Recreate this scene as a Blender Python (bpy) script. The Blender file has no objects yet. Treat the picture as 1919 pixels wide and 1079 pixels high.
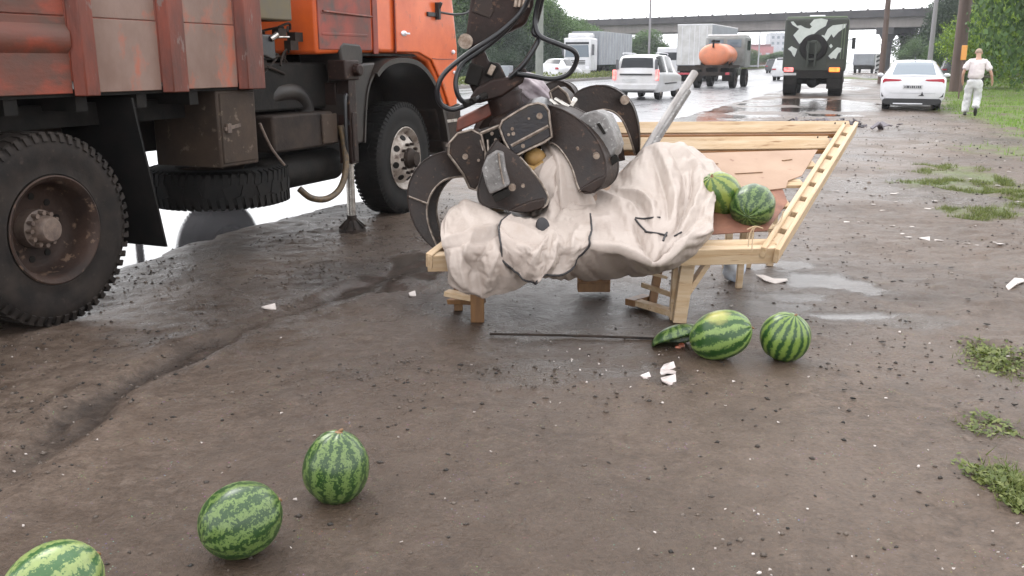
import bpy, bmesh, math, random
import numpy as np
from mathutils import Vector, Matrix, Euler, noise
R = math.radians
PI = math.pi
rnd = random.Random(7)
C = bpy.context.scene.collection
SC = bpy.context.scene

# ------------------------------------------------------------------ camera, world, sun, exposure
CAM_H = 1.41
PITCH = math.atan(425 / 1700)
cam_data = bpy.data.cameras.new('camera')
cam_data.sensor_width = 36
cam_data.lens = 36 * 1700 / 1919
cam_data.clip_end = 5000
cam = bpy.data.objects.new('camera', cam_data)
cam.location = (0, 0, CAM_H)
cam.rotation_euler = (PI / 2 - PITCH, 0, 0)
C.objects.link(cam)
SC.camera = cam

world = bpy.data.worlds.new('World')
SC.world = world
world.use_nodes = True
wn = world.node_tree
wn.nodes.clear()
w_out = wn.nodes.new('ShaderNodeOutputWorld')
w_bg = wn.nodes.new('ShaderNodeBackground')
w_sky = wn.nodes.new('ShaderNodeTexSky')
w_sky.sky_type = 'NISHITA'
w_sky.sun_disc = False
w_sky.sun_elevation = R(48)
w_sky.sun_rotation = R(-35)
w_sky.air_density = 1.0
w_sky.dust_density = 6.0
w_sky.ozone_density = 1.0
# an overcast sky: the clear-sky colours are nearly all grey cloud
w_hs = wn.nodes.new('ShaderNodeHueSaturation')
w_hs.inputs['Saturation'].default_value = 0.10
w_mix = wn.nodes.new('ShaderNodeMixRGB')
w_mix.inputs['Fac'].default_value = 0.72
w_mix.inputs['Color2'].default_value = (18.5, 18.6, 19.0, 1)
wn.links.new(w_sky.outputs[0], w_hs.inputs['Color'])
wn.links.new(w_hs.outputs[0], w_mix.inputs['Color1'])
wn.links.new(w_mix.outputs[0], w_bg.inputs['Color'])
w_bg.inputs['Strength'].default_value = 0.15
wn.links.new(w_bg.outputs[0], w_out.inputs['Surface'])

sun_d = bpy.data.lights.new('sun', 'SUN')
sun_d.energy = 0.9
sun_d.angle = R(25)
sun_d.color = (1.0, 0.97, 0.93)
sun = bpy.data.objects.new('sun', sun_d)
sun.rotation_euler = (R(42), 0, R(-35 + 180 - 180))
C.objects.link(sun)
_el, _az = R(48), R(-35)
_d = Vector((math.sin(_az) * math.cos(_el), math.cos(_az) * math.cos(_el), math.sin(_el)))
sun.rotation_euler = (-_d).to_track_quat('-Z', 'Y').to_euler()

SC.view_settings.view_transform = 'Standard'
SC.view_settings.look = 'None'
SC.view_settings.gamma = 1.0
SC.view_settings.exposure = 0.24
SC.cycles.max_bounces = 6
SC.cycles.diffuse_bounces = 3
SC.cycles.glossy_bounces = 3
SC.cycles.transparent_max_bounces = 6

# ------------------------------------------------------------------ places: a ray of the camera met with the ground or a depth
def _ray(px, py):
    a = (px - 959.5) / 1700
    b = -(py - 539.5) / 1700
    return Vector((a, math.cos(PITCH) + b * math.sin(PITCH), -math.sin(PITCH) + b * math.cos(PITCH)))
def gp(px, py, z=0.0):
    d = _ray(px, py)
    return d * ((z - CAM_H) / d.z) + Vector((0, 0, CAM_H))
def P3(px, py, Y):
    d = _ray(px, py)
    return d * (Y / d.y) + Vector((0, 0, CAM_H))
ROAD = R(22)                     # the road runs 22 degrees right of the view
DD = Vector((math.sin(ROAD), math.cos(ROAD), 0))
RR = Vector((math.cos(ROAD), -math.sin(ROAD), 0))
def UV(u, v, z=0.0):
    return RR * u + DD * v + Vector((0, 0, z))

# ------------------------------------------------------------------ materials
def mat(name, c1, c2=None, scale=6.0, rough=0.5, metal=0.0, bump=0.0, bscale=None, fac=(0.35, 0.65), c3=None, f3=(0.6, 0.7), s3=20.0,
        rough2=None, coat=0.0, stretch=None, emit=None, trans=0.0, alpha=None, spec=None, detail=6.0):
    m = bpy.data.materials.new(name)
    m.use_nodes = True
    nt = m.node_tree
    b = nt.nodes['Principled BSDF']
    b.inputs['Base Color'].default_value = (*c1, 1)
    b.inputs['Roughness'].default_value = rough
    b.inputs['Metallic'].default_value = metal
    if coat: b.inputs['Coat Weight'].default_value = coat
    if coat: b.inputs['Coat Roughness'].default_value = 0.08
    if trans: b.inputs['Transmission Weight'].default_value = trans
    if spec is not None: b.inputs['Specular IOR Level'].default_value = spec
    if emit:
        b.inputs['Emission Color'].default_value = (*emit[0], 1)
        b.inputs['Emission Strength'].default_value = emit[1]
    tc = nt.nodes.new('ShaderNodeTexCoord')
    mp = nt.nodes.new('ShaderNodeMapping')
    nt.links.new(tc.outputs['Object'], mp.inputs['Vector'])
    if stretch: mp.inputs['Scale'].default_value = stretch
    def nz(sc, det=detail):
        n = nt.nodes.new('ShaderNodeTexNoise')
        n.inputs['Scale'].default_value = sc
        n.inputs['Detail'].default_value = det
        n.inputs['Roughness'].default_value = 0.62
        nt.links.new(mp.outputs['Vector'], n.inputs['Vector'])
        return n
    if c2:
        n = nz(scale)
        rp = nt.nodes.new('ShaderNodeMapRange')
        rp.inputs['From Min'].default_value = fac[0]
        rp.inputs['From Max'].default_value = fac[1]
        nt.links.new(n.outputs['Fac'], rp.inputs['Value'])
        mx = nt.nodes.new('ShaderNodeMixRGB')
        mx.inputs['Color1'].default_value = (*c1, 1)
        mx.inputs['Color2'].default_value = (*c2, 1)
        nt.links.new(rp.outputs[0], mx.inputs['Fac'])
        last = mx.outputs[0]
        if c3:
            n3 = nz(s3)
            r3 = nt.nodes.new('ShaderNodeMapRange')
            r3.inputs['From Min'].default_value = f3[0]
            r3.inputs['From Max'].default_value = f3[1]
            nt.links.new(n3.outputs['Fac'], r3.inputs['Value'])
            m3 = nt.nodes.new('ShaderNodeMixRGB')
            m3.inputs['Color2'].default_value = (*c3, 1)
            nt.links.new(last, m3.inputs['Color1'])
            nt.links.new(r3.outputs[0], m3.inputs['Fac'])
            last = m3.outputs[0]
        nt.links.new(last, b.inputs['Base Color'])
        if rough2 is not None:
            rr = nt.nodes.new('ShaderNodeMapRange')
            rr.inputs['To Min'].default_value = rough
            rr.inputs['To Max'].default_value = rough2
            nt.links.new(rp.outputs[0], rr.inputs['Value'])
            nt.links.new(rr.outputs[0], b.inputs['Roughness'])
    if bump:
        n = nz(bscale or scale * 3)
        bp = nt.nodes.new('ShaderNodeBump')
        bp.inputs['Strength'].default_value = bump
        bp.inputs['Distance'].default_value = 0.01
        nt.links.new(n.outputs['Fac'], bp.inputs['Height'])
        nt.links.new(bp.outputs[0], b.inputs['Normal'])
    return m

M = {}
M['orange'] = mat('orange_paint', (0.62, 0.108, 0.014), (0.48, 0.076, 0.014), 2.5, 0.32, bump=0.05, c3=(0.16, 0.06, 0.035), f3=(0.62, 0.75), s3=9, rough2=0.45, coat=0.3)
M['orange_dull'] = mat('dull_orange_paint', (0.25, 0.032, 0.016), (0.10, 0.024, 0.016), 3, 0.45, bump=0.1, c3=(0.06, 0.035, 0.03), f3=(0.5, 0.7), s3=8)
M['rib_orange'] = mat('worn_orange_rib_paint', (0.20, 0.034, 0.014), (0.06, 0.018, 0.011), 3.2, 0.5, bump=0.3, bscale=30, c3=(0.15, 0.095, 0.08), f3=(0.62, 0.66), s3=14, stretch=(1.6, 1.6, 0.5))
M['panel_grey'] = mat('worn_grey_side_paint', (0.21, 0.135, 0.108), (0.15, 0.085, 0.062), 3.0, 0.5, bump=0.4, bscale=14, c3=(0.36, 0.085, 0.04), f3=(0.52, 0.66), s3=3.9, stretch=(1, 1, 0.7))
M['panel_orange'] = mat('faded_orange_side_paint', (0.13, 0.032, 0.017), (0.075, 0.038, 0.027), 2.2, 0.55, bump=0.3, bscale=14, c3=(0.26, 0.04, 0.016), f3=(0.50, 0.68), s3=2.1, stretch=(1, 1, 2.2))
M['dark'] = mat('grimy_black_metal', (0.006, 0.0055, 0.005), (0.016, 0.013, 0.011), 8, 0.7, bump=0.3, bscale=40, spec=0.2)
M['chassis'] = mat('dirty_chassis_metal', (0.012, 0.009, 0.008), (0.038, 0.026, 0.020), 6, 0.65, bump=0.4, bscale=35, spec=0.2)
M['toolbox'] = mat('muddy_brown_sheet', (0.058, 0.038, 0.027), (0.034, 0.024, 0.018), 4, 0.6, bump=0.2, bscale=30, c3=(0.12, 0.09, 0.07), f3=(0.6, 0.68), s3=14, spec=0.2)
M['tyre'] = mat('dusty_tyre_rubber', (0.010, 0.008, 0.0075), (0.026, 0.020, 0.0165), 7, 0.7, bump=0.15, bscale=60, c3=(0.055, 0.042, 0.034), f3=(0.6, 0.8), s3=22, spec=0.2)
M['tyre_black'] = mat('black_tyre_rubber', (0.005, 0.005, 0.005), (0.013, 0.011, 0.010), 7, 0.65, bump=0.1, bscale=60, spec=0.2)
M['rim_mud'] = mat('muddy_rim_paint', (0.045, 0.026, 0.019), (0.020, 0.013, 0.011), 5, 0.6, bump=0.4, bscale=30, c3=(0.13, 0.085, 0.06), f3=(0.58, 0.66), s3=14, spec=0.2)
M['hub_grey'] = mat('dirty_hub_metal', (0.16, 0.115, 0.09), (0.08, 0.055, 0.045), 18, 0.55, bump=0.3, bscale=50)
M['rim_silver'] = mat('dirty_silver_rim', (0.42, 0.38, 0.34), (0.16, 0.12, 0.095), 10, 0.42, metal=0.3, bump=0.2, bscale=40, c3=(0.07, 0.045, 0.035), f3=(0.58, 0.66), s3=18)
M['fender'] = mat('dark_plastic_fender', (0.014, 0.012, 0.0115), (0.032, 0.024, 0.020), 4, 0.45, bump=0.1, bscale=30, spec=0.35)
M['chrome'] = mat('wet_steel_rod', (0.55, 0.53, 0.5), (0.3, 0.27, 0.24), 20, 0.25, metal=0.9)
M['crane'] = mat('brown_crane_paint', (0.030, 0.016, 0.013), (0.014, 0.009, 0.0075), 6, 0.45, bump=0.35, bscale=30, c3=(0.10, 0.055, 0.036), f3=(0.6, 0.7), s3=22, spec=0.2)
M['grab'] = mat('worn_dark_grab_steel', (0.014, 0.0092, 0.0078), (0.028, 0.017, 0.013), 7, 0.40, bump=0.35, bscale=45, c3=(0.11, 0.062, 0.04), f3=(0.6, 0.72), s3=26, rough2=0.55, spec=0.3)
M['grab_edge'] = mat('bright_worn_steel_edge', (0.30, 0.25, 0.21), (0.12, 0.09, 0.07), 30, 0.35, metal=0.5)
M['grab_grey'] = mat('scuffed_skylit_guard', (0.20, 0.19, 0.185), (0.10, 0.093, 0.088), 14, 0.42, bump=0.5, bscale=60, c3=(0.33, 0.32, 0.31), f3=(0.58, 0.66), s3=40)  # scuffed; the lighter grey carries the sky's reflection on the tine backs
M['grab_blue'] = mat('dark_blue_black_housing', (0.009, 0.010, 0.016), (0.022, 0.016, 0.014), 9, 0.30, bump=0.2, bscale=50, spec=0.5)
M['rust_red'] = mat('rust_red_cover', (0.22, 0.055, 0.03), (0.12, 0.04, 0.027), 12, 0.5, bump=0.3)
M['hose'] = mat('black_hydraulic_hose', (0.010, 0.010, 0.012), None, rough=0.28)
M['cable'] = mat('brown_corrugated_cable', (0.12, 0.075, 0.03), (0.04, 0.028, 0.02), 30, 0.5)
M['bolt'] = mat('bolt_steel', (0.34, 0.28, 0.23), (0.16, 0.11, 0.08), 30, 0.35, metal=0.6)
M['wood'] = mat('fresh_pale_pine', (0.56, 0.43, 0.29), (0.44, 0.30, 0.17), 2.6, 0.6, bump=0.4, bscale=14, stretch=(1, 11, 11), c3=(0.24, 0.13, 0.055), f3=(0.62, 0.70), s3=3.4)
M['wood_orange'] = mat('shaded_orange_pine', (0.36, 0.17, 0.065), (0.26, 0.12, 0.045), 3.0, 0.55, bump=0.3, bscale=12, stretch=(1, 9, 9))  # shade of the rails' undersides put into a darker orange tone
M['wood_b'] = mat('fresh_pale_pine_crosswise', (0.43, 0.28, 0.145), (0.34, 0.20, 0.09), 3.0, 0.55, bump=0.25, bscale=12, stretch=(9, 1, 9), c3=(0.22, 0.11, 0.04), f3=(0.66, 0.72), s3=4)
M['wood_dark'] = mat('dark_pine', (0.22, 0.115, 0.045), (0.14, 0.07, 0.03), 4.0, 0.5, bump=0.25, bscale=12, stretch=(7, 7, 1))  # a darker tone of pine
M['plywood'] = mat('pale_hardboard', (0.36, 0.24, 0.165), (0.30, 0.19, 0.125), 3.0, 0.6, bump=0.1, bscale=20, c3=(0.20, 0.10, 0.06), f3=(0.64, 0.72), s3=7)
M['card_red'] = mat('torn_reddish_board', (0.25, 0.11, 0.065), (0.16, 0.065, 0.04), 8, 0.7, bump=0.4)
M['canvas'] = mat('wet_beige_canvas', (0.40, 0.34, 0.30), (0.33, 0.27, 0.235), 2.0, 0.55, bump=0.2, bscale=30, c3=(0.30, 0.235, 0.19), f3=(0.60, 0.78), s3=4.5)
M['piping'] = mat('black_edge_piping', (0.012, 0.010, 0.012), None, rough=0.5)
M['grey_metal'] = mat('grey_broken_pole', (0.36, 0.34, 0.33), (0.20, 0.18, 0.17), 9, 0.45, bump=0.4, bscale=40, stretch=(1, 1, 0.3))
M['white_paint'] = mat('white_car_paint', (0.62, 0.62, 0.65), (0.52, 0.52, 0.53), 1.5, 0.25, coat=0.5)
M['white_dirty'] = mat('dirty_white_paint', (0.52, 0.52, 0.52), (0.36, 0.35, 0.34), 1.2, 0.4)
M['silver_paint'] = mat('silver_white_paint', (0.50, 0.50, 0.52), (0.40, 0.39, 0.38), 1.3, 0.3, coat=0.4)
M['grey_side'] = mat('grey_trailer_side', (0.26, 0.28, 0.31), (0.20, 0.21, 0.23), 1.0, 0.5)
M['grey_truck'] = mat('grey_green_cab_paint', (0.24, 0.25, 0.25), (0.14, 0.14, 0.13), 1.5, 0.5)
M['tank_orange'] = mat('faded_orange_tank_paint', (0.62, 0.19, 0.09), (0.42, 0.16, 0.09), 1.2, 0.4, bump=0.1)
M['glass_dark'] = mat('dark_window_glass', (0.008, 0.010, 0.014), None, rough=0.1, spec=.35)
M['glass_grey'] = mat('grey_window_glass', (0.10, 0.13, 0.16), None, rough=0.08, coat=0.4)
M['black_plastic'] = mat('black_plastic', (0.014, 0.014, 0.015), None, rough=0.4)
M['lamp_red'] = mat('red_lamp_plastic', (0.34, 0.012, 0.03), None, rough=0.2, coat=0.5)
M['lamp_red_lit'] = mat('lit_red_lamp', (0.5, 0.03, 0.04), (0.9, 0.5, 0.45), 7, rough=0.3, emit=((1.0, 0.08, 0.08), 0.9))
M['lamp_orange_lit'] = mat('lit_orange_lamp', (0.7, 0.1, 0.02), (0.9, 0.35, 0.05), 6, rough=0.3, emit=((1.0, 0.20, 0.03), 1.4))
M['plate_white'] = mat('number_plate_white', (0.5, 0.5, 0.5), (0.35, 0.35, 0.36), 20, 0.4)
M['army_green'] = mat('dark_army_green', (0.016, 0.020, 0.014), (0.024, 0.028, 0.019), 2, 0.6)
M['army_light'] = mat('lighter_green_side', (0.10, 0.125, 0.085), (0.05, 0.08, 0.03), 1.2, 0.5)
M['camo_white'] = mat('pale_camouflage_paint', (0.44, 0.47, 0.44), (0.38, 0.41, 0.38), 4, 0.5)
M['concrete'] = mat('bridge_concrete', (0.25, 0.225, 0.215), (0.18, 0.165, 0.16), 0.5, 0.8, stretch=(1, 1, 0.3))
M['concrete_dark'] = mat('shadowed_bridge_concrete', (0.035, 0.033, 0.037), (0.06, 0.055, 0.057), 0.4, 0.85)  # the fascia shadow is put into this concrete's dark colour
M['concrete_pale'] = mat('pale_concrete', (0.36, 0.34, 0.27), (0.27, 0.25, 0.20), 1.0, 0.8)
M['rail_grey'] = mat('pale_grey_railing', (0.70, 0.70, 0.74), None, rough=0.5)
M['pole_brown'] = mat('brown_weathered_pole', (0.115, 0.075, 0.062), (0.08, 0.052, 0.045), 1.5, 0.7, bump=0.4, bscale=10, stretch=(3, 3, 0.3))
M['pole_grey'] = mat('grey_lamp_pole', (0.22, 0.21, 0.22), None, rough=0.6)
M['pole_pale'] = mat('pale_concrete_pole', (0.21, 0.22, 0.20), (0.16, 0.17, 0.15), 2, 0.8)
M['yellow'] = mat('yellow_sign_paint', (0.62, 0.27, 0.06), None, rough=0.5)
M['bark'] = mat('tree_bark', (0.07, 0.055, 0.045), (0.11, 0.10, 0.09), 3, 0.9, bump=0.5)
M['skin'] = mat('tanned_skin', (0.42, 0.25, 0.18), (0.36, 0.20, 0.14), 12, 0.5)
M['shirt'] = mat('pale_shirt_cotton', (0.66, 0.60, 0.60), (0.55, 0.49, 0.50), 7, 0.8, bump=0.4, bscale=9)
M['trousers'] = mat('light_grey_trousers', (0.56, 0.56, 0.55), (0.42, 0.42, 0.43), 5, 0.8, bump=0.5, bscale=9)
M['hair'] = mat('cropped_grey_hair', (0.36, 0.26, 0.20), (0.27, 0.19, 0.15), 40, 0.7)
M['shoe'] = mat('black_shoe', (0.015, 0.013, 0.013), None, rough=0.45)
M['bag_white'] = mat('crumpled_white_bag', (0.62, 0.66, 0.72), (0.36, 0.42, 0.50), 6, 0.3, bump=0.8, bscale=18)
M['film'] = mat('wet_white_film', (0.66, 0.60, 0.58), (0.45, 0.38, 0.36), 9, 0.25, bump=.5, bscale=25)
M['litter'] = mat('pale_litter_paper', (0.55, 0.50, 0.47), (0.42, 0.37, 0.34), 5, 0.5)
M['pith'] = mat('yellow_fabric_lump', (0.42, 0.26, 0.09), (0.28, 0.16, 0.05), 7, 0.6, bump=0.4)
M['flesh'] = mat('red_melon_flesh', (0.5, 0.10, 0.05), (0.38, 0.16, 0.10), 20, 0.35)
M['pink'] = mat('faded_pink_wall', (0.42, 0.16, 0.17), (0.34, 0.12, 0.13), 0.3, 0.8)
M['pale_block'] = mat('pale_far_wall', (0.42, 0.42, 0.47), (0.33, 0.33, 0.37), 0.2, 0.8)
M['dark_car'] = mat('dark_grey_car_paint', (0.05, 0.052, 0.06), None, rough=0.25, coat=0.4)

def leaf_mat(name, a, b, c):
    m = bpy.data.materials.new(name); m.use_nodes = True
    nt = m.node_tree; bs = nt.nodes['Principled BSDF']
    bs.inputs['Roughness'].default_value = 0.6
    geo = nt.nodes.new('ShaderNodeNewGeometry')
    rp = nt.nodes.new('ShaderNodeValToRGB')
    rp.color_ramp.elements[0].color = (*a, 1); rp.color_ramp.elements[0].position = 0.0
    rp.color_ramp.elements[1].color = (*c, 1); rp.color_ramp.elements[1].position = 1.0
    e = rp.color_ramp.elements.new(0.5); e.color = (*b, 1)
    nt.links.new(geo.outputs['Random Per Island'], rp.inputs[0])
    nt.links.new(rp.outputs[0], bs.inputs['Base Color'])
    tr = nt.nodes.new('ShaderNodeBsdfTranslucent')
    nt.links.new(rp.outputs[0], tr.inputs['Color'])
    mx = nt.nodes.new('ShaderNodeMixShader'); mx.inputs[0].default_value = 0.3
    nt.links.new(bs.outputs[0], mx.inputs[1]); nt.links.new(tr.outputs[0], mx.inputs[2])
    nt.links.new(mx.outputs[0], nt.nodes['Material Output'].inputs['Surface'])
    return m
M['leaf_mid'] = leaf_mat('mid_green_leaves', (0.04, 0.08, 0.022), (0.065, 0.13, 0.03), (0.11, 0.19, 0.05))
M['leaf_dark'] = leaf_mat('dark_green_leaves', (0.016, 0.036, 0.020), (0.028, 0.058, 0.026), (0.05, 0.085, 0.035))
M['leaf_bright'] = leaf_mat('bright_green_leaves', (0.10, 0.17, 0.012), (0.17, 0.27, 0.018), (0.25, 0.36, 0.04))
M['grass_blade'] = leaf_mat('verge_grass_blades', (0.09, 0.17, 0.02), (0.15, 0.26, 0.035), (0.23, 0.32, 0.08))
M['weed'] = leaf_mat('olive_weeds', (0.07, 0.10, 0.02), (0.12, 0.15, 0.035), (0.20, 0.22, 0.07))
M['gravel'] = leaf_mat('mixed_gravel', (0.02, 0.018, 0.016), (0.07, 0.055, 0.045), (0.20, 0.16, 0.13))
M['fleck'] = leaf_mat('pale_flecks', (0.18, 0.15, 0.13), (0.30, 0.26, 0.23), (0.5, 0.46, 0.43))
M['rubbish'] = leaf_mat('wet_mixed_rubbish', (0.03, 0.03, 0.035), (0.12, 0.10, 0.11), (0.30, 0.28, 0.31))

def melon_mat(name, light, darkc, n, dark_w, wig, spot=None):
    m = bpy.data.materials.new(name); m.use_nodes = True
    nt = m.node_tree; N = nt.nodes; L = nt.links; b = N['Principled BSDF']
    b.inputs['Roughness'].default_value = 0.3
    tc = N.new('ShaderNodeTexCoord'); sx = N.new('ShaderNodeSeparateXYZ')
    L.new(tc.outputs['Object'], sx.inputs[0])
    def mth(op, a, bb=None):
        q = N.new('ShaderNodeMath'); q.operation = op
        for i, v in enumerate((a, bb)):
            if v is None: continue
            if isinstance(v, (int, float)): q.inputs[i].default_value = v
            else: L.new(v, q.inputs[i])
        return q.outputs[0]
    ang = mth('ARCTAN2', sx.outputs[1], sx.outputs[0])
    def noise_(sc, det=4):
        q = N.new('ShaderNodeTexNoise'); q.inputs['Scale'].default_value = sc; q.inputs['Detail'].default_value = det
        q.inputs['Roughness'].default_value = 0.7
        L.new(tc.outputs['Object'], q.inputs['Vector']); return q.outputs['Fac']
    w1 = mth('MULTIPLY', mth('SUBTRACT', noise_(30), 0.5), wig)
    w2 = mth('MULTIPLY', mth('SUBTRACT', noise_(110), 0.5), wig * 0.9)
    ph = mth('ADD', mth('ADD', mth('MULTIPLY', ang, n), mth('MULTIPLY', w1, n)), mth('MULTIPLY', w2, n))
    s = mth('SINE', ph)
    rp = N.new('ShaderNodeMapRange'); rp.inputs['From Min'].default_value = dark_w - 0.35; rp.inputs['From Max'].default_value = dark_w + 0.5
    L.new(s, rp.inputs['Value'])
    base = N.new('ShaderNodeMixRGB'); base.inputs[1].default_value = (*light, 1); base.inputs[2].default_value = tuple(min(1, v * 1.9) for v in light) + (1,)
    L.new(noise_(45, 8), base.inputs[0])
    cur = base.outputs[0]
    if spot:
        d = N.new('ShaderNodeVectorMath'); d.operation = 'DOT_PRODUCT'
        nn = N.new('ShaderNodeVectorMath'); nn.operation = 'NORMALIZE'
        L.new(tc.outputs['Object'], nn.inputs[0]); L.new(nn.outputs[0], d.inputs[0]); d.inputs[1].default_value = Vector(spot[0]).normalized()
        sp = N.new('ShaderNodeMapRange'); sp.inputs['From Min'].default_value = spot[1]; sp.inputs['From Max'].default_value = 1.0
        L.new(mth('ADD', d.outputs['Value'], mth('MULTIPLY', mth('SUBTRACT', noise_(20), 0.5), 0.25)), sp.inputs['Value'])
    dk = N.new('ShaderNodeMixRGB'); dk.inputs[2].default_value = (*darkc, 1)
    L.new(rp.outputs[0], dk.inputs[0]); L.new(cur, dk.inputs[1]); cur = dk.outputs[0]
    if spot:
        my = N.new('ShaderNodeMixRGB'); my.inputs[2].default_value = (0.34, 0.33, 0.09, 1)
        L.new(sp.outputs[0], my.inputs[0]); L.new(cur, my.inputs[1]); cur = my.outputs[0]
    # damp mud clinging in patches
    mud = N.new('ShaderNodeMixRGB'); mud.inputs[2].default_value = (0.09, 0.07, 0.05, 1)
    mr = N.new('ShaderNodeMapRange'); mr.inputs['From Min'].default_value = 0.66; mr.inputs['From Max'].default_value = 0.8
    L.new(noise_(14), mr.inputs['Value']); L.new(mr.outputs[0], mud.inputs[0]); L.new(cur, mud.inputs[1])
    L.new(mud.outputs[0], b.inputs['Base Color'])
    return m

# ------------------------------------------------------------------ mesh builder
class MB:
    def __init__(s): s.v = []; s.f = []; s.mi = []; s.cur = 0
    def add(s, vs, fs):
        o = len(s.v); s.v += [tuple(v) for v in vs]; s.f += [tuple(i + o for i in f) for f in fs]; s.mi += [s.cur] * len(fs); return s
    def box(s, c, d, rot=None):
        h = [x / 2 for x in d]; vs = []
        for z in (-1, 1):
            for y in (-1, 1):
                for x in (-1, 1):
                    p = Vector((x * h[0], y * h[1], z * h[2]))
                    if rot is not None: p = rot @ p
                    vs.append(p + Vector(c))
        return s.add(vs, [(0, 2, 3, 1), (4, 5, 7, 6), (0, 1, 5, 4), (2, 6, 7, 3), (0, 4, 6, 2), (1, 3, 7, 5)])
    def bx(s, x0, x1, y0, y1, z0, z1):
        return s.box(((x0 + x1) / 2, (y0 + y1) / 2, (z0 + z1) / 2), (abs(x1 - x0), abs(y1 - y0), abs(z1 - z0)))
    def beam(s, a, b, w, h, up=(0, 0, 1)):
        a = Vector(a); b = Vector(b); d = (b - a); L_ = d.length; d.normalize()
        u = Vector(up); x = d.cross(u)
        if x.length < 1e-4: x = d.cross(Vector((1, 0, 0)))
        x.normalize(); z = x.cross(d)
        m = Matrix((x, d, z)).transposed()
        return s.box((a + b) / 2, (w, L_, h), m)
    def frustum(s, a, b, r0, r1, n=16, caps=True):
        a = Vector(a); b = Vector(b); d = (b - a).normalized()
        x = d.orthogonal().normalized(); y = d.cross(x)
        vs = []
        for c, r in ((a, r0), (b, r1)):
            for i in range(n):
                t = 2 * PI * i / n; vs.append(c + x * (r * math.cos(t)) + y * (r * math.sin(t)))
        fs = [(i, (i + 1) % n, n + (i + 1) % n, n + i) for i in range(n)]
        if caps: fs += [tuple(reversed(range(n))), tuple(range(n, 2 * n))]
        return s.add(vs, fs)
    def cyl(s, a, b, r, n=16): return s.frustum(a, b, r, r, n)
    def tube(s, pts, r, n=8, smooth_=True):
        pts = [Vector(p) for p in pts]
        if smooth_ and len(pts) > 2: pts = catmull(pts, 6)
        rs = r if isinstance(r, (list, tuple)) else None
        vs = []; N_ = len(pts); x = None
        for i, p in enumerate(pts):
            d = (pts[min(i + 1, N_ - 1)] - pts[max(i - 1, 0)]).normalized()
            if x is None: x = d.orthogonal().normalized()
            else:
                x = (x - d * x.dot(d)).normalized()
            y = d.cross(x)
            rad = rs[0] + (rs[1] - rs[0]) * i / (N_ - 1) if rs else r
            for k in range(n):
                t = 2 * PI * k / n; vs.append(p + x * (rad * math.cos(t)) + y * (rad * math.sin(t)))
        fs = []
        for i in range(N_ - 1):
            for k in range(n):
                fs.append((i * n + k, i * n + (k + 1) % n, (i + 1) * n + (k + 1) % n, (i + 1) * n + k))
        fs += [tuple(reversed(range(n))), tuple(range((N_ - 1) * n, N_ * n))]
        return s.add(vs, fs)
    def lathe(s, prof, o=(0, 0, 0), ax=(1, 0, 0), n=40, close=False):
        o = Vector(o); ax = Vector(ax).normalized(); x = ax.orthogonal().normalized(); y = ax.cross(x); vs = []
        for (r, h) in prof:
            for i in range(n):
                t = 2 * PI * i / n; vs.append(o + ax * h + x * (r * math.cos(t)) + y * (r * math.sin(t)))
        fs = []; m = len(prof)
        for j in range(m if close else m - 1):
            for i in range(n):
                a_ = j * n; b_ = ((j + 1) % m) * n
                fs.append((a_ + i, a_ + (i + 1) % n, b_ + (i + 1) % n, b_ + i))
        return s.add(vs, fs)
    def prism(s, poly, o, ex, ey, ez, t0, t1):
        # poly (a,b) in plane ex,ey, thick from t0 to t1 along ez
        o = Vector(o); ex = Vector(ex); ey = Vector(ey); ez = Vector(ez); n = len(poly)
        vs = [o + ex * a + ey * b + ez * t for t in (t0, t1) for (a, b) in poly]
        fs = [tuple(reversed(range(n))), tuple(range(n, 2 * n))] + [(i, (i + 1) % n, n + (i + 1) % n, n + i) for i in range(n)]
        return s.add(vs, fs)
    def ell(s, c, r, n=20, m=12, rot=None):
        vs = []; fs = []
        c = Vector(c)
        for j in range(m + 1):
            p = PI * j / m
            for i in range(n):
                t = 2 * PI * i / n
                q = Vector((r[0] * math.sin(p) * math.cos(t), r[1] * math.sin(p) * math.sin(t), r[2] * math.cos(p)))
                if rot is not None: q = rot @ q
                vs.append(c + q)
        for j in range(m):
            for i in range(n):
                fs.append((j * n + i, j * n + (i + 1) % n, (j + 1) * n + (i + 1) % n, (j + 1) * n + i))
        return s.add(vs, fs)
    def build(s, name, m, parent=None, smooth=False, bevel=0.0, seg=2, angle=35):
        me = bpy.data.meshes.new(name)
        me.from_pydata(s.v, [], s.f)
        bm = bmesh.new(); bm.from_mesh(me)
        if smooth or bevel: bmesh.ops.remove_doubles(bm, verts=bm.verts, dist=1e-5)
        bmesh.ops.recalc_face_normals(bm, faces=bm.faces); bm.to_mesh(me); bm.free()
        mats = m if isinstance(m, (list, tuple)) else [m]
        for q in mats: me.materials.append(q)
        if len(mats) > 1 and len(me.polygons) == len(s.mi):
            me.polygons.foreach_set('material_index', s.mi)
        o = bpy.data.objects.new(name, me); C.objects.link(o)
        if parent: o.parent = parent
        if smooth:
            me.polygons.foreach_set('use_smooth', [True] * len(me.polygons))
            me.set_sharp_from_angle(angle=R(angle))
        if bevel:
            b = o.modifiers.new('bevel', 'BEVEL'); b.width = bevel; b.segments = seg; b.limit_method = 'ANGLE'; b.angle_limit = R(40)
            if smooth is False:
                me.polygons.foreach_set('use_smooth', [True] * len(me.polygons)); me.set_sharp_from_angle(angle=R(50))
                b.harden_normals = False
        return o
def catmull(P, k):
    out = []; n = len(P)
    for i in range(n - 1):
        p0 = P[max(i - 1, 0)]; p1 = P[i]; p2 = P[i + 1]; p3 = P[min(i + 2, n - 1)]
        for j in range(k):
            t = j / k
            out.append(0.5 * ((2 * p1) + (p2 - p0) * t + (2 * p0 - 5 * p1 + 4 * p2 - p3) * t * t + (3 * p1 - p0 - 3 * p2 + p3) * t ** 3))
    out.append(P[-1]); return out
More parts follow.
